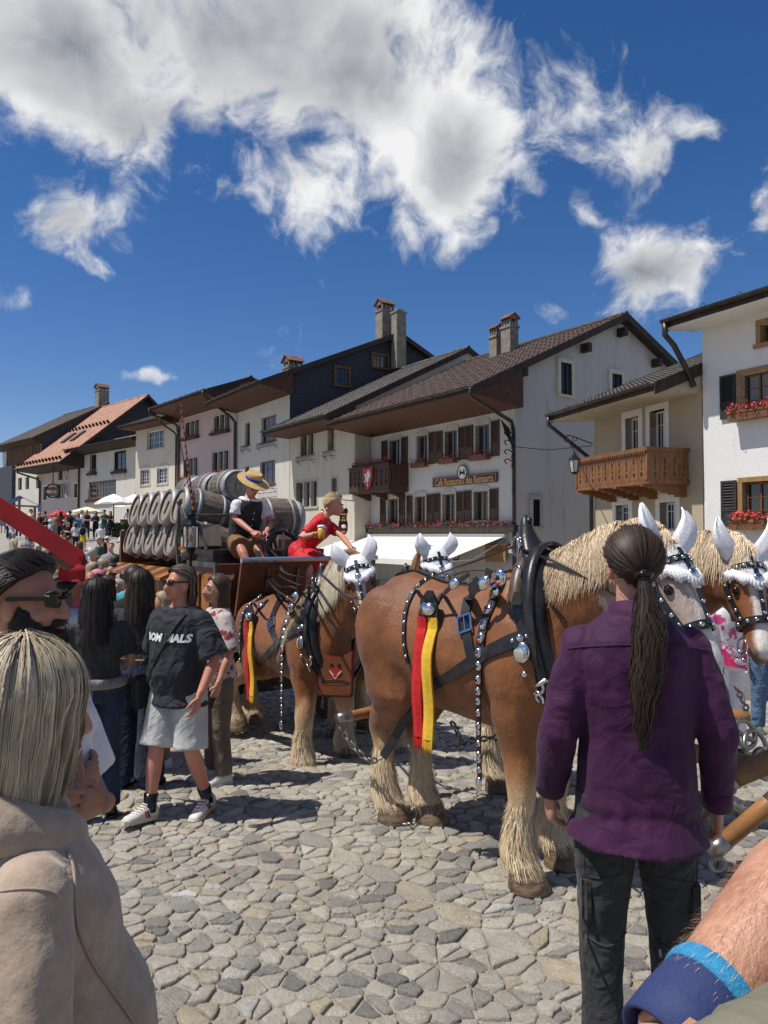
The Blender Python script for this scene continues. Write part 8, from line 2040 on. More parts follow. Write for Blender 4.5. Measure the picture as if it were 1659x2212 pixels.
for k in range(5): barrel(wp(-.51 * (4 - k) - .18, .37, UZ), BAX, 'upper row oak barrel on the wagon, %s from the left' % ordn[k], rb.uniform(-.5, .5), 1.0)
for k in range(6): barrel(wp(-.51 * (5 - k) + .34, 1.14, LZ - .03), NW, 'far side lower row barrel on the wagon, %s from the rear' % ordn[k], rb.uniform(-.5, .5), .90)
for k in range(5): barrel(wp(-.51 * (4 - k) + .34, 1.14, LZ + .36), NW, 'far side upper row barrel on the wagon, %s from the rear' % ordn[k], rb.uniform(-.5, .5), .90)
for k in range(3): barrel(wp(-.34 - .70 * k, .78, UZ + .36), TW, 'top barrel lying along the wagon, %s behind the driver' % ('first', 'second', 'third')[k], rb.uniform(-.5, .5), .84)
bz = LZ - .30                                                  # loading floor
wg = empty('brewery_wagon', wp(-.8, .77, 0) + Vector((0, 0, WZ))); tag(wg, 'brown brewery wagon carrying stacked oak barrels and the driver', 'wagon')
q = MB(); wbox(q, -2.95, 1.55, .0, 1.54, bz - .10, bz - .02); q.build('floor', WRED, wg)
for i in range(11):
 a = -2.9 + i * .27; q = MB(); q.obox(wp(a, -.11, bz - .07), TW * .125, -NW * .13 + Vector((0, 0, .05)), (0, 0, .018)); q.build('side_step_board', WRED if i % 2 else WORG, wg)
for (i0, i1) in ((-.02, .04), (1.50, 1.56)):
 q = MB(); wbox(q, -2.9, .25, i0, i1, bz - .62, bz - .10); q.build('side_panel', WBLK if i0 < 0 else WRED, wg)
for k in range(5):
 q = MB(); wbox(q, -2.8 + k * .61, -2.3 + k * .61, -.035, -.02, bz - .56, bz - .18); q.build('panel_inset', WORG if k % 2 else WRED, wg)
q = MB(); wbox(q, -2.98, -2.92, 0, 1.54, bz - .6, bz + .5); q.build('tail_board', WRED, wg)
# driver's box
q = MB(); wbox(q, .28, 1.25, .0, 1.54, bz - .85, bz + .10); q.build('driver_box', WRED, wg)
for (a0, a1, z0, z1, m) in ((.30, .36, bz - .85, bz + .12, WGRY), (1.19, 1.25, bz - .85, bz + .12, WGRY), (.36, 1.19, bz + .06, bz + .12, WGRY), (.36, 1.19, bz - .85, bz - .79, WGRY), (.42, .72, bz - .70, bz - .02, WORG), (.82, 1.13, bz - .70, bz - .02, WORG)):
 q = MB(); wbox(q, a0, a1, -.03, -.002, z0, z1); q.build('box_trim' if m is WGRY else 'box_panel', m, wg)
SEATZ = bz + .26
q = MB(); wbox(q, .42, .95, .06, 1.48, bz + .10, SEATZ - .06); q.build('seat_box', WBLK, wg)
q = MB(); wbox(q, .38, 1.0, .04, 1.5, SEATZ - .06, SEATZ); q.build('seat_cushion', LEA, wg)
q = MB(); q.tube([wp(.40, .05, SEATZ), wp(.34, .04, SEATZ + .42), wp(.34, 1.5, SEATZ + .42), wp(.40, 1.49, SEATZ)], .018, 6); q.build('seat_rail', WGRY, wg)
q = MB(); q.tube([wp(.40, .05, SEATZ + .02), wp(.40, -.02, SEATZ + .30), wp(.75, -.04, SEATZ + .30), wp(.95, -.02, SEATZ)], .018, 6); q.build('arm_rail', WGRY, wg)
# sloping footboard and iron handles
FB0, FB1 = wp(1.25, 0, bz - .10), wp(1.95, 0, bz + .08)
q = MB(); q.prism([wp(1.22, -.05, bz - .22), wp(1.22, 1.59, bz - .22), wp(1.85, 1.59, bz - .02), wp(1.85, -.05, bz - .02)], (0, 0, .05)); q.build('footboard', WRED, wg)
q = MB(); q.prism([wp(1.85, -.05, bz - .42), wp(1.85, 1.59, bz - .42), wp(2.02, 1.59, bz + .16), wp(2.02, -.05, bz + .16)], TW * .04); q.build('dashboard', WRED, wg)
q = MB(); q.tube([wp(2.06, -.06, bz + .17), wp(2.06, 1.6, bz + .17)], .03, 8); q.build('dashboard_rail', mat('bright_steel', (.55, .56, .58), rough=.25, metal=.9), wg)
for i in (.25, .60, .95, 1.3): q = MB(); q.bar(wp(1.93, i, bz - .35), wp(2.06, i, bz + .08), .03, .02); q.build('dashboard_stay', WGRY, wg)
q = MB(); q.tube([wp(1.3, -.04, bz - .75), wp(1.3, -.10, bz - .5), wp(1.3, -.10, bz - .15), wp(1.55, -.10, bz - .05), wp(1.75, -.08, bz - .12)], .018, 6); q.build('grab_handle', WGRY, wg)
q = MB(); wbox(q, 1.35, 1.6, -.18, .05, bz - .86, bz - .82); q.tube([wp(1.45, -.1, bz - .84), wp(1.45, .05, bz - .5)], .015, 5); q.build('step_iron', WGRY, wg)
q = MB(); q.tube([wp(.15, -.05, bz - .3), wp(.12, -.1, SEATZ + .1), wp(.1, -.06, SEATZ + .55)], .022, 6); q.tube([wp(.05, -.03, bz - .3), wp(.1, -.06, SEATZ + .55), wp(.3, -.02, SEATZ + .35)], .016, 6); q.ell(wp(.1, -.06, SEATZ + .58), (.04, .04, .04), 8, 6); q.build('brake_lever', WGRY, wg)
def wheel(a, i, r):
 hub = wp(a, i, WZ + r); t = MB(); n = 12; x, y = TW, Vector((0, 0, 1))
 prof = [(r, -.045), (r, .045), (r - .02, .045), (r - .02, -.045), (r, -.045)]
 t.loft([[hub + (x * math.cos(k) + y * math.sin(k)) * R_ + NW * o for k in [2 * math.pi * j / 40 for j in range(40)]] for R_, o in prof], False); w = t.build('wheel', WGRY, wg, smooth=False)
 t = MB(); t.loft([[hub + (x * math.cos(k) + y * math.sin(k)) * R_ + NW * o for k in [2 * math.pi * j / 40 for j in range(40)]] for R_, o in ((r - .02, -.04), (r - .02, .04), (r - .09, .035), (r - .09, -.035), (r - .02, -.04))], False); t.build('rim', WRED, w)
 for k in range(n): d = x * math.cos(2 * math.pi * k / n) + y * math.sin(2 * math.pi * k / n); t = MB(); t.bar(hub + d * .08, hub + d * (r - .08), .045, .04, NW); t.build('spoke', WRED, w)
 t = MB(); t.lathe([(.05, -.14), (.09, -.10), (.10, .08), (.06, .14), (.05, .15)], hub, NW, 14); t.build('hub', WBLK, w)
for a, r in ((.95, .46), (-2.2, .56)):
 for i in (-.02, 1.56): wheel(a, i, r)
 q = MB(); q.tube([wp(a, 0, WZ + r), wp(a, 1.54, WZ + r)], .04, 8); q.build('axle', WGRY, wg)
q = MB(); wbox(q, -2.9, 1.9, .45, .60, WZ + .62, bz - .6); q.build('chassis_beam', WBLK, wg)
q = MB(); wbox(q, -2.9, 1.9, .95, 1.10, WZ + .62, bz - .6); q.build('chassis_beam', WBLK, wg)
q = MB(); wbox(q, -2.3, -1.9, .1, 1.44, WZ + .55, bz - .1); q.build('bolster', WBLK, wg)
q = MB(); wbox(q, .75, 1.15, .1, 1.44, WZ + .45, bz - .8); q.build('bolster', WBLK, wg)
# carriage lamp and whip
lp_ = V(412, 1160, 8.6)
cl = empty('carriage_lamp', lp_ - Vector((0, 0, .5))); tag(cl, 'glass carriage lamp with a black top on the wagon corner', 'lamp'); q = MB()
q.lathe([(.012, -.52), (.018, -.46), (.018, -.20), (.05, -.16), (.06, -.13), (.08, -.12)], lp_, (0, 0, 1), 10); q.lathe([(.085, .125), (.095, .14), (.06, .19), (.05, .24), (.065, .26), (.03, .31), (.01, .33)], lp_, (0, 0, 1), 10);
for sx in (-1, 1):
 for sy in (-1, 1): q.bar(lp_ + TW * .066 * sx + NW * .066 * sy - Vector((0, 0, .125)), lp_ + TW * .066 * sx + NW * .066 * sy + Vector((0, 0, .13)), .012)
q.build('metalwork', BLK, cl)
q = MB(); q.obox(lp_, TW * .065, NW * .065, (0, 0, .12)); q.build('glass', mat('lamp_clear', (.75, .78, .78), rough=.05, trans=.85, spec=.6), cl); q = MB(); q.ell(lp_ - Vector((0, 0, .02)), (.028, .028, .05), 8, 6); q.build('red_lens', REDM, cl); q = MB(); q.obox(lp_ - Vector((.10, .02, .13)), (.03, 0, 0), (0, .02, 0), (0, 0, .018)); q.build('amber_reflector', mat('amber', (.75, .22, .01), rough=.2), cl)
q = MB(); q.tube([lp_ - Vector((0, 0, .45)), wp(.28, -.04, bz - .3)], .016, 6); q.build('bracket', WGRY, cl)
wt, wb_ = V(390, 872, 9.0), V(427, 1180, 8.8); whp = empty('driving_whip', wb_); tag(whp, 'tall driving whip with red and black spiral binding', 'whip')
n = 44
for j, m in ((0, mat('whip_black', (.015, .013, .012))), (1, mat('whip_red', (.42, .10, .03)))):
 q = MB()
 for i in range(j, n, 2): q.tube([wb_.lerp(wt, i / n), wb_.lerp(wt, (i + 1) / n)], [.019 - .012 * i / n, .019 - .012 * (i + 1) / n], 6)
 q.build('binding', m, whp)
q = MB(); q.tube(catmull([wt, V(378, 905, 9.0), V(392, 970, 8.95), V(405, 1040, 8.9), V(418, 1110, 8.85), wb_], 30), .006, 5); q.build('lash', IRON, whp)
cu = MB(); p = wp(.55, .14, SEATZ + .15); cu.obox(p, TW * .05 + Vector((0, 0, .02)), NW * .15, Vector((0, 0, .13)) - TW * .04); tag(cu.build('seat_back_cushion', mat('beige_canvas', (.30, .255, .19), (.25, .21, .155), ns=9, rough=.9)), 'beige canvas cushion on the seat beside the driver', 'cushion')
hb_ = V(600, 1165, 8.9); hbg = empty('handbag', hb_ - Vector((0, 0, .13))); tag(hbg, 'taupe handbag standing on the seat between driver and woman', 'handbag'); q = MB(); rg = [[hb_ + TW * w * x + NW * .09 * y * (1 - .4 * (u > .5)) + Vector((0, 0, -.13 + .26 * u)) for x, y in ((-1, -1), (1, -1), (1, 1), (-1, 1))] for u, w in ((0, .19), (.5, .20), (1, .14))]; q.loft(rg); q.build('bag_body', mat('taupe_leather', (.15, .125, .10), rough=.5), hbg)
for s_ in (-1, 1): q = MB(); q.tube(catmull([hb_ + TW * -.08 + NW * .04 * s_ + Vector((0, 0, .12)), hb_ + NW * .05 * s_ + Vector((0, 0, .24)), hb_ + TW * .08 + NW * .04 * s_ + Vector((0, 0, .12))], 10), .010, 5); q.build('bag_handle', LEB, hbg)
q = MB(); c = V(612, 1188, 8.6); bw_ = empty('brake_wheel', c); tag(bw_, 'black brake handwheel at the knees of the woman in red', 'handwheel'); q.ring(c, (.5, -.7, .3), .22, .028, 28, 8); q.build('rim', BLK, bw_, smooth=True); q = MB()
for k in range(4): d = Vector((.8, .55, 0)) * math.cos(k * 1.57) + Vector((0, 0, 1)) * math.sin(k * 1.57); q.tube([c, c + d * .2], .014, 5)
q.build('spokes', WGRY, bw_)
# ------------------------------------------------------------------ the two on the wagon
def frame(pos, z, face, H):
 k = H / 1.75; P = Vector((pos[0], pos[1], z)); f = Vector((math.cos(face), math.sin(face), 0)); r = Vector((f.y, -f.x, 0))
 def L(px, py, d): q = V(px, py, d) - P; return Vector((q.dot(r), q.dot(f), q.z)) / k
 return L
d0 = 8.95; hip = V(524, 1168, d0); zr = hip.z - .47; fc = R(-38); Ld = frame((hip.x, hip.y), zr, fc, 1.78)
VEST = cloth('black_vest', (.018, .018, .020), (.028, .027, .028), 6., .4)
DRV = Person('driver in a straw hat, black waistcoat and leather shorts holding the reins', (hip.x, hip.y), fc, 1.78, z=zr, pz=.46, lean=14, head=(10, 22), skin='red', wide=1.02,
 shirt=dict(m=WTEE, sleeve='short', hem=.93, loose=.016, name='shirt'), pants=dict(m=mat('leather_shorts', (.20, .105, .045), (.145, .07, .028), ns=6, rough=.6, bump=.3, bs=14), length='knee', loose=.03), hair=dict(style='crop', m=HAIRM['dark']), shoes=dict(m=BLK),
 legs={'r': (Ld(520, 1184, d0 - .42), Ld(540, 1228, d0 - .55), (.1, 1, -.3)), 'l': (Ld(556, 1184, d0 - .36), Ld(578, 1226, d0 - .48), (0, 1, -.3))},
 arms={'r': (Ld(508, 1120, d0 - .22), Ld(546, 1150, d0 - .42), (.2, 1, -.25), (-.6, 0, -.8), .9), 'l': (Ld(588, 1128, d0 - .02), Ld(574, 1152, d0 - .32), (.3, 1, -.3), (.6, 0, -.8), .9)})
mb = MB(); DRV.torso(mb, .95, 1.455, .026); me = remesh(mb, .013, 3, 'waistcoat')
bm = bmesh.new(); bm.from_mesh(me); kill = []
for f in bm.faces:                                            # open neck and armholes
 c = f.calc_center_median() / DRV.k; kill += [f] if (c.z > .46 + .46 and abs(c.x) < .05 and c.y > .10) else []
bmesh.ops.delete(bm, geom=kill, context='FACES'); bm.to_mesh(me); bm.free(); folds(me, .007, 7.); me.materials.append(VEST); vo = link('waistcoat', me, DRV.root)
bv_ = bvh(me)
for i in range(5):
 p = DRV.T((.03, .4, 1.02 + .075 * i)); h = bv_.ray_cast(p, (DRV.T((.03, 0, 1.02 + .075 * i)) - p).normalized())
 if h[0]: q = MB(); q.ell(h[0], (.011, .011, .011), 8, 6); q.build('button', CHR, vo, smooth=True)
STRAW = mat('straw', (.55, .38, .17), (.44, .29, .11), ns=40, nd=3, rough=.8, bump=.5, bs=90)
def straw_hat(P):
 t = MB(); H = lambda x, y, z: P.hd((x, y - .016, z)); ring = lambda r, z, e=1.2: [H(math.cos(a) * r, math.sin(a) * r * e, z + .014 * math.sin(a) * (r > .1) * -1) for a in [2 * math.pi * i / 28 for i in range(28)]]
 t.loft([ring(.185, .038), ring(.185, .044), ring(.095, .062, 1.18), ring(.092, .13, 1.18), ring(.078, .15, 1.18), ring(.02, .152, 1.18)]); t.loft([ring(.184, .036), ring(.08, .050)], False)
 o = t.build('straw_hat', STRAW, P.root, smooth=False); t = MB(); t.loft([ring(.0965, .064, 1.18), ring(.0945, .098, 1.18), ring(.0905, .098, 1.18), ring(.0925, .064, 1.18), ring(.0965, .064, 1.18)], False); t.build('hat_band', mat('blue_ribbon', (.02, .06, .34), rough=.5), o)
 t = MB(); t.prism([H(-.09, -.06, .09), H(-.12, -.12, .10), H(-.13, -.13, .05), H(-.10, -.09, .06)], P.HR @ Vector((0, .004, 0))); t.build('hat_bow', MATS['blue_ribbon'], o)
straw_hat(DRV)
d1 = 8.35; hip = V(652, 1190, d1); zr = hip.z - .62; fc = R(-8); Lr = frame((hip.x, hip.y), zr, fc, 1.70)
REDD = cloth('red_dress', (.56, .012, .02), (.46, .010, .016), 4., .35, .6)
RW = Person('blonde woman in a red dress leaning from the wagon with a glass of beer', (hip.x, hip.y), fc, 1.70, z=zr, pz=.60, lean=33, head=(-4, 2), fem=True, skin='fair',
 shirt=dict(m=REDD, sleeve='short', hem=.88, loose=.010, amp=.008, name='dress_top'), pants=dict(m=REDD, length='knee', loose=.02, name='dress_skirt', amp=.012), hair=dict(style='short', m=HAIRM['blond'], n=2600, vol=1.25), shoes=dict(m=BLK),
 legs={'r': (Lr(668, 1222, d1 - .30), Lr(660, 1270, d1 - .25), (0, 1, -.2)), 'l': (Lr(690, 1215, d1 - .1), Lr(690, 1262, d1 - .1), (0, 1, -.2))},
 arms={'r': (Lr(648, 1162, d1 - .32), Lr(684, 1153, d1 - .42), (.1, 1, .12), (-.5, 0, .6), .9), 'l': (Lr(738, 1158, d1 - .1), Lr(764, 1190, d1 - .5), (.2, .8, -.35), (0, -.3, -1), .25)})
mb = MB()                                                      # skirt over the lap
mb.tube([Vector((0, -.02, .62)) * RW.k, Vector((0, .10, .56)) * RW.k, (RW.J['knr'] + RW.J['knl']) / 2 + Vector((0, .02, .02))], [(.185, .14), (.19, .13), (.17, .11)], 16, round_end=True); me = remesh(mb, .014, 4, 'skirt'); folds(me, .012, 8.); me.materials.append(REDD); link('skirt_lap', me, RW.root)
gl = V(694, 1150, d1 - .47); bg_ = empty('beer_glass', gl - Vector((0, 0, .07))); tag(bg_, 'full glass of beer in the hand of the woman in red', 'glass')
q = MB(); q.lathe([(.030, -.07), (.033, -.066), (.040, .045)], gl, (0, 0, 1), 16); q.build('beer', mat('lager', (.62, .30, .03), rough=.1, spec=.7), bg_, smooth=True); q = MB(); q.lathe([(.0402, .046), (.042, .068), (.036, .076), (.01, .08)], gl, (0, 0, 1), 16); q.build('foam', WCT, bg_, smooth=True)
q = MB(); pts = [RW.T((.075 * math.cos(a), -.0 + .085 * math.sin(a), 1.47 - .045 * math.sin(a))) for a in [2 * math.pi * i / 24 for i in range(25)]]; q.tube(pts, .008, 6); q.build('necklace', BRS, RW.root, smooth=True)
for nm in 'rl': q = MB(); w_ = RW.J['wr' + nm]; q.ring(w_ - (w_ - RW.J['el' + nm]).normalized() * .03, w_ - RW.J['el' + nm], .032, .006, 16, 6); q.build('bracelet', BRS, RW.root, smooth=True)
# ------------------------------------------------------------------ the crowd
def c4b(x, y): return x * .1984, 1042.4 + y * .1984
def c5(x, y): return x * .3142, 1124.6 + y * .3142
CM = {}
def cl(n, c):
 if n not in CM: CM[n] = mat('cloth_' + n, c, tuple(x * .75 for x in c), ns=5, rough=.88, spec=.2)
 return CM[n]
for n_, c_ in dict(white=(.72, .72, .73), black=(.018, .018, .021), pale=(.42, .50, .60), jeans=(.09, .14, .23), djeans=(.03, .045, .08), green=(.03, .10, .075), beige=(.45, .38, .28), maroon=(.13, .03, .035), khaki=(.25, .22, .15), grey=(.28, .28, .29), yellow=(.62, .44, .02), blue=(.12, .2, .36), teal=(.10, .38, .45), gcap=(.02, .32, .12), pink=(.65, .25, .36), burg=(.20, .055, .06), navy=(.02, .025, .05), hotpink=(.7, .08, .25)).items(): cl(n_, c_)
def crowd(label, x, ytop, yfeet=None, face=270, top='white', leg='jeans', hair='dark', hs='short', sleeve='short', length='long', d=None, H=None, fem=False, cap=None, hat=None, arms=None, det=1, glasses=False, skin='fair', lean=0, cf=c4b):
 vx, vt = cf(x, ytop)
 if d is None:
  p = ground_at(*cf(x, yfeet))
 else: p = V(vx, 1155, d)
 h = V(vx, vt, p.y).z - gz(p.x, p.y)
 if H: h = H
 h = min(1.95, max(1.45, h))
 P = Person(label, (p.x, p.y), R(face), h, det=det, fem=fem, skin=skin, lean=lean, lab_group='onlookers in the square', arms=arms, shirt=dict(m=CM[top], sleeve=sleeve, hem=.86 if length not in ('skirt',) else .95, loose=.016, amp=.008 if det > 1 else 0, top=1.47), pants=dict(m=CM[leg], length=length, amp=.006 if det > 1 else 0), shoes=dict(m=CM['white'] if top != 'white' else CM['black']), hair=None if hair is None else dict(style=hs, m=HAIRM[hair]))
 if cap: P.cap(CM[cap])
 if hat: P.cap(CM[hat], wide=True)
 if glasses and det > 1: P.glasses()
 return P
FOLD = {'r': ((.25, .08, 1.14), (-.05, .24, 1.16)), 'l': ((-.25, .08, 1.14), (.05, .22, 1.10))}
HOLD = {'r': ((.24, .04, 1.14), (.08, .28, 1.18)), 'l': ((-.24, .04, 1.14), (-.06, .28, 1.18))}
crowd('person in a pale blue t-shirt and jeans at the far left edge', 125, 435, 705, 60, 'pale', 'jeans', 'brown', 'mid', fem=True)
crowd('man in a white t-shirt talking under the blue canopy', 335, 290, 640, 0, 'white', 'black', 'dark', arms=HOLD)
crowd('bald person in a dark top with folded arms near the red parasol', 425, 318, 640, 200, 'maroon', 'beige', None, arms=HOLD)
crowd('man in a dark jacket standing near the red parasol', 482, 312, 640, 180, 'black', 'khaki', 'dark')
crowd('person in a white sun hat and pale shirt in the crowd', 545, 402, 730, 30, 'pale', 'navy', 'grey', hat='white')
crowd('man in a khaki shirt left of the cream parasol', 600, 328, 640, 250, 'khaki', 'grey', 'grey')
crowd('woman with very dark hair in a maroon top before the parasols', 660, 315, 650, 90, 'maroon', 'black', 'black', 'long', fem=True)
crowd('man in a beige cap and black shirt looking right', 695, 408, 720, 20, 'black', 'khaki', 'dark', cap='beige')
crowd('man in a black t-shirt with folded arms below the cream parasol', 745, 440, 735, 280, 'black', 'black', 'black', arms=FOLD)
crowd('man in black with a dark hat under the cream parasol', 760, 312, 640, 250, 'black', 'black', None, hat='black')
crowd('woman in a white top with a light blue cap', 822, 438, 740, 110, 'white', 'black', 'brown', 'long', fem=True, cap='teal')
crowd('woman in a denim jacket behind the light blue cap', 848, 335, 640, 250, 'blue', 'jeans', 'brown', 'long', fem=True, sleeve='long')
crowd('person in a white shirt and pale hat at the cream parasol pole', 888, 298, 625, 200, 'white', 'grey', 'dark', sleeve='long', hat='beige')
yw = crowd('woman with a yellow skirt and black backpack', 905, 448, 745, 100, 'pale', 'yellow', 'brown', 'bob', fem=True, length='skirt')
q = MB(); q.ell(Vector((0, -.2, 1.22)) * yw.k, (.16, .10, .22), 10, 8); q.build('backpack', CM['black'], yw.root, smooth=True)
crowd('man in a black t-shirt and jeans standing in the row of onlookers', 942, 302, 610, 270, 'black', 'djeans', 'dark', arms=FOLD)
crowd('woman in a black long sleeved top and black trousers', 1040, 312, 615, 270, 'black', 'black', 'black', 'long', sleeve='long', fem=True, arms=FOLD)
crowd('man in a dark green t-shirt and jeans with a cap', 1135, 298, 600, 275, 'green', 'jeans', 'dark', cap='black', arms=HOLD)
crowd('woman in a short black dress with bare legs by the hedge', 1200, 312, 590, 260, 'black', 'black', 'dark', 'long', length='skirt', fem=True, sleeve='none', arms=HOLD)
crowd('man in a white t-shirt and green cap walking away', 1095, 448, 785, 95, 'white', 'black', 'grey', length='knee', cap='gcap')
crowd('bald man in a white t-shirt and burgundy shorts beside the barrels', 1335, 510, 930, 235, 'white', 'burg', None, length='knee', arms=HOLD, skin='tan')
crowd('woman in a black dress looking at her phone', 1130, 652, 1130, 195, 'black', 'black', 'black', 'long', length='skirt', fem=True, sleeve='none', arms=HOLD)
crowd('person in a long white shirt and white cap with a green bag', 1165, 590, 1040, 60, 'white', 'white', 'dark', sleeve='long', cap='white')
crowd('woman in a white shirt and white cap taking a picture', 975, 712, 1190, 40, 'white', 'pale', 'brown', 'long', fem=True, cap='white', sleeve='long', arms=HOLD)
crowd('person with brown hair in a white top standing at the terrace', 1390, 285, 540, 90, 'white', 'navy', 'brown', 'bob')
crowd('dark clothed guest sitting at the terrace left of the barrels', 1450, 350, 560, 200, 'black', 'black', 'brown')
# nearer heads in the throng in front of the wagon
crowd('dark curly haired man in a blue grey t-shirt behind the bearded man', 478, 392, None, 60, 'pale', 'navy', 'black', cf=c5, d=6.4, det=2, skin='tan')
crowd('man in sunglasses with cropped hair left of the curly haired man', 408, 372, None, 340, 'burg', 'navy', 'dark', 'crop', cf=c5, d=7.2, det=2, glasses=True, skin='tan')
crowd('woman in sunglasses and a black t-shirt facing the camera in the throng', 740, 385, None, 262, 'black', 'djeans', 'brown', 'long', cf=c5, d=9.0, det=2, glasses=True, fem=True, arms=HOLD)
crowd('grey haired woman in the throng beside the wagon', 815, 408, None, 255, 'grey', 'navy', 'grey', 'bob', cf=c5, d=9.6, det=2, fem=True)
crowd('black haired man directly behind the woman in the sleeveless top', 930, 318, None, 95, 'black', 'navy', 'black', cf=c5, d=6.6, det=2)
crowd('person in a pink cap in the throng', 672, 345, None, 200, 'pink', 'jeans', 'dark', cf=c5, d=10.8, cap='pink')
crowd('smiling woman with tied dark hair far in the throng', 775, 300, None, 265, 'navy', 'navy', 'dark', cf=c5, d=11.5, fem=True, det=2)
crowd('blond woman under the red stall flap', 405, 312, None, 120, 'hotpink', 'jeans', 'ashblond', 'bob', cf=c5, d=9.4, fem=True)
crowd('man in sunglasses with a shaved head under the red stall flap', 625, 352, None, 300, 'maroon', 'navy', None, cf=c5, d=10.0, det=2, glasses=True, skin='tan')
crowd('woman with light brown hair resting by the wagon side', 1128, 492, None, 200, 'beige', 'khaki', 'ashblond', 'bob', cf=c5, d=6.6, fem=True)
# more of the throng, filling the street up to the wagon
rc_ = random.Random(21); tops = ['white', 'black', 'pale', 'grey', 'navy', 'beige', 'green', 'maroon', 'pink', 'blue', 'teal', 'khaki', 'yellow', 'burg']; legs_ = ['jeans', 'black', 'khaki', 'navy', 'grey', 'white']; hairs = ['dark', 'black', 'brown', 'ashblond', 'grey']
cn = dict(pale='light blue', djeans='dark denim', jeans='blue denim', burg='wine red', navy='navy blue', khaki='olive'); used_ = set(); spots = [(18, 1136, 41), (40, 1133, 42), (62, 1140, 37), (84, 1146, 33), (98, 1137, 40), (112, 1152, 27), (136, 1148, 31), (150, 1158, 23), (172, 1170, 20), (128, 1178, 18), (108, 1190, 16), (150, 1195, 14.5), (200, 1186, 17), (176, 1205, 12.5), (222, 1208, 13), (252, 1200, 14.5), (202, 1216, 12), (268, 1214, 12.4), (140, 1222, 10.6), (284, 1226, 9.6), (60, 1152, 29), (30, 1150, 30), (215, 1160, 24), (240, 1172, 20)]
for i, (x, y, d) in enumerate(spots):
 while True:
  tp, lg = rc_.choice(tops), rc_.choice(legs_)
  if (tp, lg) not in used_: used_.add((tp, lg)); break
 fm = rc_.random() < .5; hr = rc_.choice(hairs); P_ = V(x, y, d); st_ = 'long' if fm and i % 2 else ('bob' if fm else 'short')
 crowd('onlooker with %s %s hair in a %s top and %s trousers' % ({'long': 'long', 'bob': 'bobbed', 'short': 'short'}[st_], {'ashblond': 'blond'}.get(hr, hr), cn.get(tp, tp), cn.get(lg, lg)), x, y, None, rc_.uniform(0, 360) if i % 3 else 60, tp, lg, hr, st_, d=d, fem=fm, arms=[None, HOLD, FOLD][i % 3], cf=lambda a, b: (a, b), H=None)
# ================================================================== STALLS, PARASOLS, STREET FURNITURE
REDC = mat('red_canvas', (.30, .007, .010), (.22, .005, .007), ns=3, rough=.8)
WDB = mat('stall_timber', (.11, .055, .028), (.17, .085, .045), ns=6, st=(1, 1, 1), rough=.6)
st = empty('red_market_stall', V(-260, 1155, 4.3) * Vector((1, 1, 0)) if False else (V(-240, 1155, 6.3).x, 6.3, gz(-4, 6.3))); tag(st, 'market stall with a red pitched canvas roof at the left edge', 'stall')
SD = 6.0; dpv = Vector((-.42, .92, 0)) * 1.1
e0 = V(182, 1200, SD); e1 = e0 + dpv; r0 = V(-240, 925, SD); r1 = r0 + dpv; l0 = Vector((2 * r0.x - e0.x, r0.y, e0.z)); l1 = l0 + dpv
for a, b, c, d in ((e0, e1, r1, r0), (l0, l1, r1, r0)):
 q = MB(); q.prism([a, b, c, d], (0, 0, .012)); q.build('roof_canvas', REDC, st)
dn = Vector((0, 0, -1)); q = MB()
# thick hem along the gable edge and the flap hanging from the corner
q = MB(); q.prism([e0 + Vector((0, -.012, .03)), r0 + Vector((0, -.012, .03)), r0 + Vector((0, -.012, -.16)), e0 + Vector((-.02, -.012, -.13))], (0, .012, 0)); q.build('roof_hem', REDC, st)
q = MB(); rg = []
for i in range(9):
 u = i / 8; rg.append([e0 + Vector((.012 - .115 * (1 - v) * 0 - .0, 0, 0)) + Vector((-.19 * (1 - v) + .006 * math.sin(u * 7 + v * 4) - .035 * u * (1 - v), .02 * math.sin(v * 6) + .012 * math.sin(u * 9), -.012 - .20 * u)) for v in (0, .25, .5, .75, 1)])
q.loft(rg, False, False); q.build('corner_flap', REDC, st, smooth=True)
q = MB(); q.prism([e0 + Vector((0, 0, 0)), e1, e1 + dn * .13, e0 + dn * .13], (.012, 0, 0)); q.build('eave_valance', REDC, st)
q = MB(); q.bar(Vector((l0.x, e0.y + .03, e0.z - .055)), Vector((e0.x - .02, e0.y + .03, e0.z - .055)), .06, .12); q.build('tie_beam', WDB, st)
for p in (l0 + Vector((.2, .1, 0)), l1 + Vector((.2, -.1, 0)), e1 + Vector((-.75, -.1, 0)), e0 + Vector((-.95, .12, 0))): q = MB(); q.bar(Vector((p.x, p.y, gz(p.x, p.y))), Vector((p.x, p.y, e0.z - .06)), .06, .06); q.build('post', WDB, st)
q = MB(); q.bar(r0 + Vector((0, .05, -.06)), r1 + Vector((0, -.05, -.06)), .05, .07); q.build('ridge_beam', WDB, st)
q = MB(); q.bar(Vector((r0.x, r0.y + .04, e0.z - .05)), r0 + Vector((0, .04, -.06)), .05, .05); q.build('king_post', WDB, st)
q = MB(); q.box(l0.x + .15, e0.x - .95, e0.y + .1, e1.y - .1, .60, .64); q.build('counter', WDB, st)
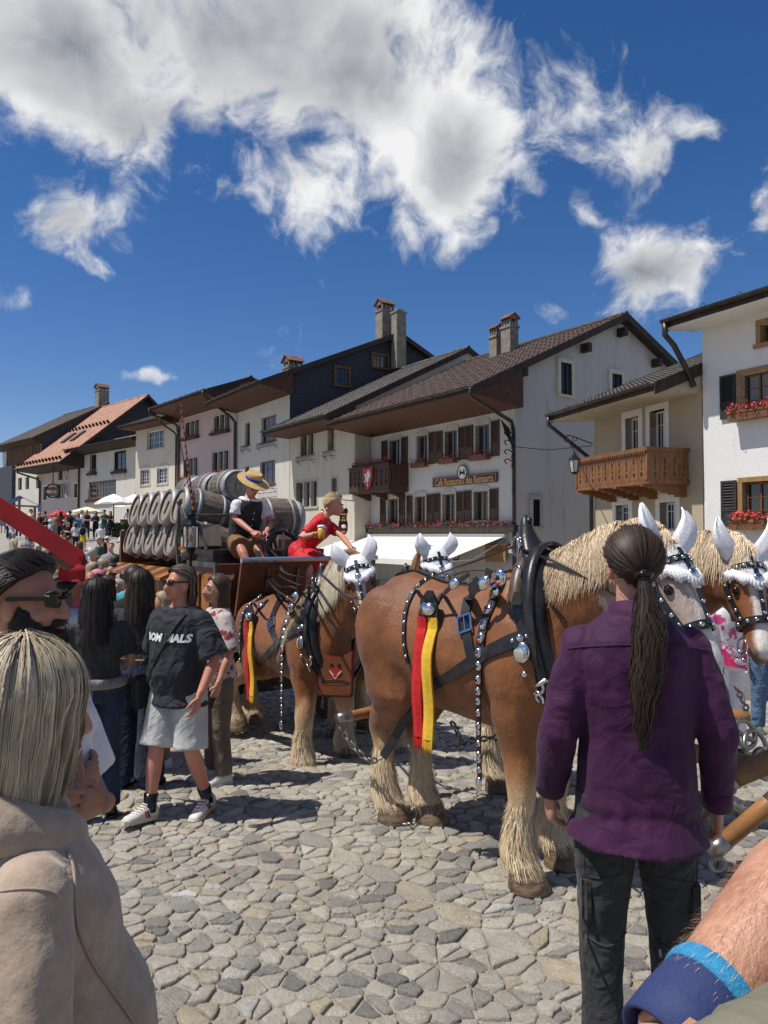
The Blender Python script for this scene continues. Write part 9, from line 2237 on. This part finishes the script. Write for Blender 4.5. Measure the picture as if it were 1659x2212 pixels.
# far blue stall
bs = ground_at(45, 1150); bd_ = 47.; B = lambda x, y: V(x, y, bd_); bst = empty('blue_market_stall', (B(48, 1150).x, bd_, gz(B(48, 1150).x, bd_))); tag(bst, 'far market stall with a bright blue pitched roof', 'stall'); BLU = mat('blue_canvas', (.02, .17, .48), (.02, .13, .40), ns=3, rough=.7)
ap, le, ri = B(42, 1071), B(8, 1087), B(82, 1091); dp_ = Vector((-1.2, 3, 0))
for a in (le, ri): q = MB(); q.prism([ap, a, a + dp_, ap + dp_], (0, 0, .03)); q.build('roof_canvas', BLU, bst)
q = MB(); q.bar(le + Vector((0, 0, -.12)), ri + Vector((0, 0, -.1)), .1, .12); q.build('beam', WDB, bst)
for p in (le + Vector((.2, 0, 0)), ap, ri + Vector((-.2, 0, 0))): q = MB(); q.bar(Vector((p.x, p.y, gz(p.x, p.y))), Vector((p.x, p.y, p.z - .15)), .12, .12); q.build('post', WDB, bst)
q = MB(); q.prism([ri, ri + dp_, ri + dp_ + Vector((0, 0, -1.0)), ri + Vector((0, 0, -1.0))], (.02, 0, 0)); q.build('side_flap', BLU, bst)
def parasol(label, x, ytop, d, wpx, hpx, m, n=8, squash=1.):
 top = V(x, ytop, d); r = wpx / FV * d / 2; h = hpx / FV * d; z0 = gz(top.x, d); t = empty('parasol', (top.x, d, z0)); tag(t, label, 'parasol')
 P = [top + Vector((r * math.cos(2 * math.pi * (i + .5) / n), r * squash * math.sin(2 * math.pi * (i + .5) / n), -h)) for i in range(n)]
 for i in range(n):
  a, b = P[i], P[(i + 1) % n]; q = MB(); mid = (a + b) / 2 + Vector((0, 0, .06 * r)) ; ca, cb = top.lerp(a, .55) + Vector((0, 0, .10 * h)), top.lerp(b, .55) + Vector((0, 0, .10 * h))
  for tri in ([top, ca, cb], [ca, a, mid, b, cb]): q.prism(tri, (0, 0, .02))
  q.prism([a, mid, b, b + Vector((0, 0, -.10 * r * .6)), a + Vector((0, 0, -.10 * r * .6))], (top - mid).normalized() * .01)
  q.build('canopy_panel', m, t)
 q = MB(); q.tube([Vector((top.x, d, z0)), top + Vector((0, 0, .08))], .04, 8); q.build('pole', WDB, t)
 for i in range(n): q = MB(); q.tube([top + Vector((0, 0, -.06)), P[i] + Vector((0, 0, -.05))], .015, 4); q.build('rib', WDB, t)
 q = MB(); q.lathe([(.35, 0), (.35, .08), (.06, .12)], (top.x, d, z0), (0, 0, 1), 12); q.build('base', STN, t)
PWH = mat('parasol_white', (.80, .80, .77), rough=.8); PCR = mat('parasol_cream', (.72, .66, .48), rough=.8)
parasol('large white parasol at the terrace left of the barrels', 246, 1067, 47, 78, 21, PWH); parasol('white double parasol overlapping behind the barrels', 292, 1067, 48.5, 74, 21, PWH)
parasol('cream parasol over the row of onlookers', 188, 1095, 49, 68, 12, PCR); parasol('pale cream parasol beside the red one', 162, 1101, 51, 40, 11, PCR); parasol('red parasol among the onlookers', 127, 1101, 50, 44, 14, mat('parasol_red', (.55, .03, .025), rough=.8))
# second awning on the pink house row
am = mat('pink_awning', (.70, .62, .60), rough=.8); A_ = FD.sz(345, 1085, .1); aw2 = empty('shop_awning', FD.p(A_[0], .5, A_[1] - .8)); tag(aw2, 'pale striped shop awning behind the barrels', 'awning')
for i in range(6):
 w_ = 1.05; x0 = A_[0] - 3.2 + i * w_; q = MB(); q.prism([FD.p(x0, .06, A_[1] + .55), FD.p(x0 + w_ - .01, .06, A_[1] + .55), FD.p(x0 + w_ - .01, 2.4, A_[1] - .35), FD.p(x0, 2.4, A_[1] - .35)], (0, 0, .02)); q.build('canvas_panel', am if i % 2 else PWH, aw2)
# hedge and terrace furniture
def hedge(label, x0, x1, y0, y1, d):
 rng = random.Random(int(x0)); a, b = V(x0, y0, d), V(x1, y0, d); t = empty('hedge', ((a.x + b.x) / 2, d, gz(a.x, d))); tag(t, label, 'hedge'); mb = MB(); z0 = V(x0, y1, d).z; z1 = a.z
 for i in range(1500):
  p = Vector((rng.uniform(a.x, b.x), d + rng.uniform(-.35, .35), rng.uniform(z0 - .3, z1 + .05 * math.sin(i)))); n = Vector((rng.gauss(0, 1), rng.gauss(0, 1), rng.gauss(0, 1))).normalized(); u = n.orthogonal().normalized() * .11; v = n.cross(u); mb.add([p - u, p + v * .6, p + u, p - v * .6], [(0, 1, 2, 3)])
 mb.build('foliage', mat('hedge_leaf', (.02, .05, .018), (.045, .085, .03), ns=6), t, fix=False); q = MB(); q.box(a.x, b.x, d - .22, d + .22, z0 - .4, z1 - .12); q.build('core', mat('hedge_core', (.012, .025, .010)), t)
hedge('clipped dark hedge in front of the terrace', 232, 300, 1130, 1158, 45.5)
for k, (x, y, d) in enumerate(((14, 1150, 44), (265, 1122, 48), (300, 1122, 48.5))):
 p = V(x, y, d); z0 = gz(p.x, d); t = empty('cafe_chair', (p.x, d, z0)); tag(t, ('dark wooden chair at the far left edge of the square', 'cafe chair on the terrace below the white parasol', 'cafe chair on the terrace next to the barrels')[k], 'chair')
 for sx in (-1, 1):
  for sy in (-1, 1): q = MB(); q.bar(Vector((p.x + sx * .2, d + sy * .2, z0)), Vector((p.x + sx * .2, d + sy * .2, z0 + (.9 if sy > 0 else .45))), .04); q.build('leg', WDB, t)
 q = MB(); q.box(p.x - .22, p.x + .22, d - .22, d + .22, z0 + .43, z0 + .47); q.build('seat', WDB, t); q = MB(); q.box(p.x - .22, p.x + .22, d + .17, d + .21, z0 + .65, z0 + .9); q.build('backrest', WDB, t)
# A-board and plants beyond the lead horses
p = ground_at(1602, 1488); ab = empty('a_board_sign', p); tag(ab, 'orange framed chalkboard standing on the cobbles beyond the horses', 'sign'); ORF = mat('orange_wood', (.42, .13, .03), rough=.5)
for sy, y0 in ((-1, -.25), (1, .25)):
 for sx in (-.3, .3): q = MB(); q.bar(p + Vector((sx, y0, 0)), p + Vector((sx * .9, 0, 1.0)), .045, .03); q.build('leg', ORF, ab)
 q = MB(); q.obox(p + Vector((0, y0 * .5, .55)), (.25, 0, 0), (0, -y0 * .36, .36), (0, .008, .008 * 0 + .004)); q.build('chalkboard', SBK, ab)
q = MB(); q.bar(p + Vector((-.3, -.22, .12)), p + Vector((.3, -.22, .12)), .05, .03); q.build('crossbar', ORF, ab)
rng = random.Random(31)
pc = V(1612, 1415, 10.4); pz_ = gz(pc.x, 10.4); pt = empty('potted_plant', (pc.x, pc.y, pz_)); tag(pt, 'leafy planter with red flowers between the horse heads', 'plant'); q = MB(); q.lathe([(.22, 0), (.30, .4), (.28, .41)], (pc.x, pc.y, pz_), (0, 0, 1), 14); q.build('pot', STN, pt); L_, F_ = flowers(Vector((pc.x, pc.y, pz_ + .65)), Vector((.45, 0, 0)), Vector((0, .35, 0)), Vector((0, 0, .4)), None, 60, rng, size=.05); L_.build('foliage', mat('fresh_leaf', (.10, .16, .03), (.06, .11, .02), ns=8), pt, fix=False); F_.build('blossom', RED, pt, fix=False)
# shafts and hooks of the lead team at the right edge
def shaft(label, A, B, r, m=WOODP):
 t = empty('lead_shaft', (A + B) / 2); tag(t, label, 'shaft'); d = (B - A).normalized(); q = MB(); q.tube([A, A.lerp(B, .5), B], [r, r * 1.08, r], 14); q.build('shaft_wood', m, t, smooth=True)
 q = MB(); q.tube([A - d * .02, A + d * .07], r * 1.12, 14); q.build('end_ferrule', STEEL, t, smooth=True); q = MB(); q.tube([A + d * .30, A + d * .36], r * 1.12, 14); q.build('collar_ring', STEEL, t, smooth=True)
 MB().ring(A + d * .33 + Vector((0, 0, -r - .03)), (0, 1, .2), .035, .009, 14, 6).build('shaft_ring', STEEL, t, smooth=True); MB().ring(A + Vector((.02, 0, -r - .02)), (0, 1, .2), .03, .008, 14, 6).build('shaft_ring', STEEL, t, smooth=True); return t
shaft('light wooden shaft with steel end beside the forearm at the right edge', V(1540, 1838, 3.05), V(1790, 1630, 3.0), .034)
shaft('dark wooden shaft behind the purple shirt at the right edge', V(1560, 1690, 3.9), V(1800, 1585, 3.7), .052, WOODD)
wtree('short dark whippletree with iron hooks at the right edge', V(1440, 1545, 4.3), V(1618, 1548, 4.2), .042, False)
b = MB(); chain_links(b, [V(1588, 1480, 4.2), V(1600, 1505, 4.2), V(1614, 1535, 4.2)], .05, .008); tag(b.build('hook_chain', STEEL), 'twisted chain above the whippletree hooks at the right edge', 'chain')
b = MB(); chain_links(b, [V(1572, 1700, 3.7), V(1586, 1735, 3.5), V(1612, 1748, 3.3), V(1630, 1760, 3.1)], .085, .012); tag(b.build('coupling_chain', STEEL), 'big linked coupling chain between the two shafts', 'chain')
b = MB()
for (x, y, r_) in ((1610, 1585, .075), (1632, 1612, .085), (1650, 1650, .08)): b.ring(V(x, y, 4.15), (.4, -.8, .3), r_, .014, 20, 8)
b.tube(catmull([V(1572, 1580, 4.15), V(1586, 1575, 4.15), V(1612, 1592, 4.15), V(1628, 1600, 4.15)], 14), .014, 8); b.ring(V(1578, 1592, 4.15), (0, -1, .1), .035, .011, 16, 8); tag(b.build('iron_hooks', STEEL, smooth=True), 'linked iron hooks hanging under the whippletree at the right edge', 'hook')
# wooded hill far behind the street
mb = MB(); rng = random.Random(6)
xs = np.linspace(-420, -60, 40); rows = []
for j, (y, h) in enumerate(((260, 0), (300, 12), (360, 24), (430, 30))): rows.append([Vector((x, y, h * (1 + .12 * math.sin(x * .03) + .05 * math.sin(x * .11)) * smoothstep(-60, -200, x))) for x in xs])
mb.loft(rows, False, False); hl = mb.build('hills', mat('forest_hill', (.018, .045, .05), (.035, .07, .06), ns=.08, nd=8, bump=1.0, bs=.3), smooth=True); hl['kind'] = 'structure'
bpy.data.scenes.remove(TS)
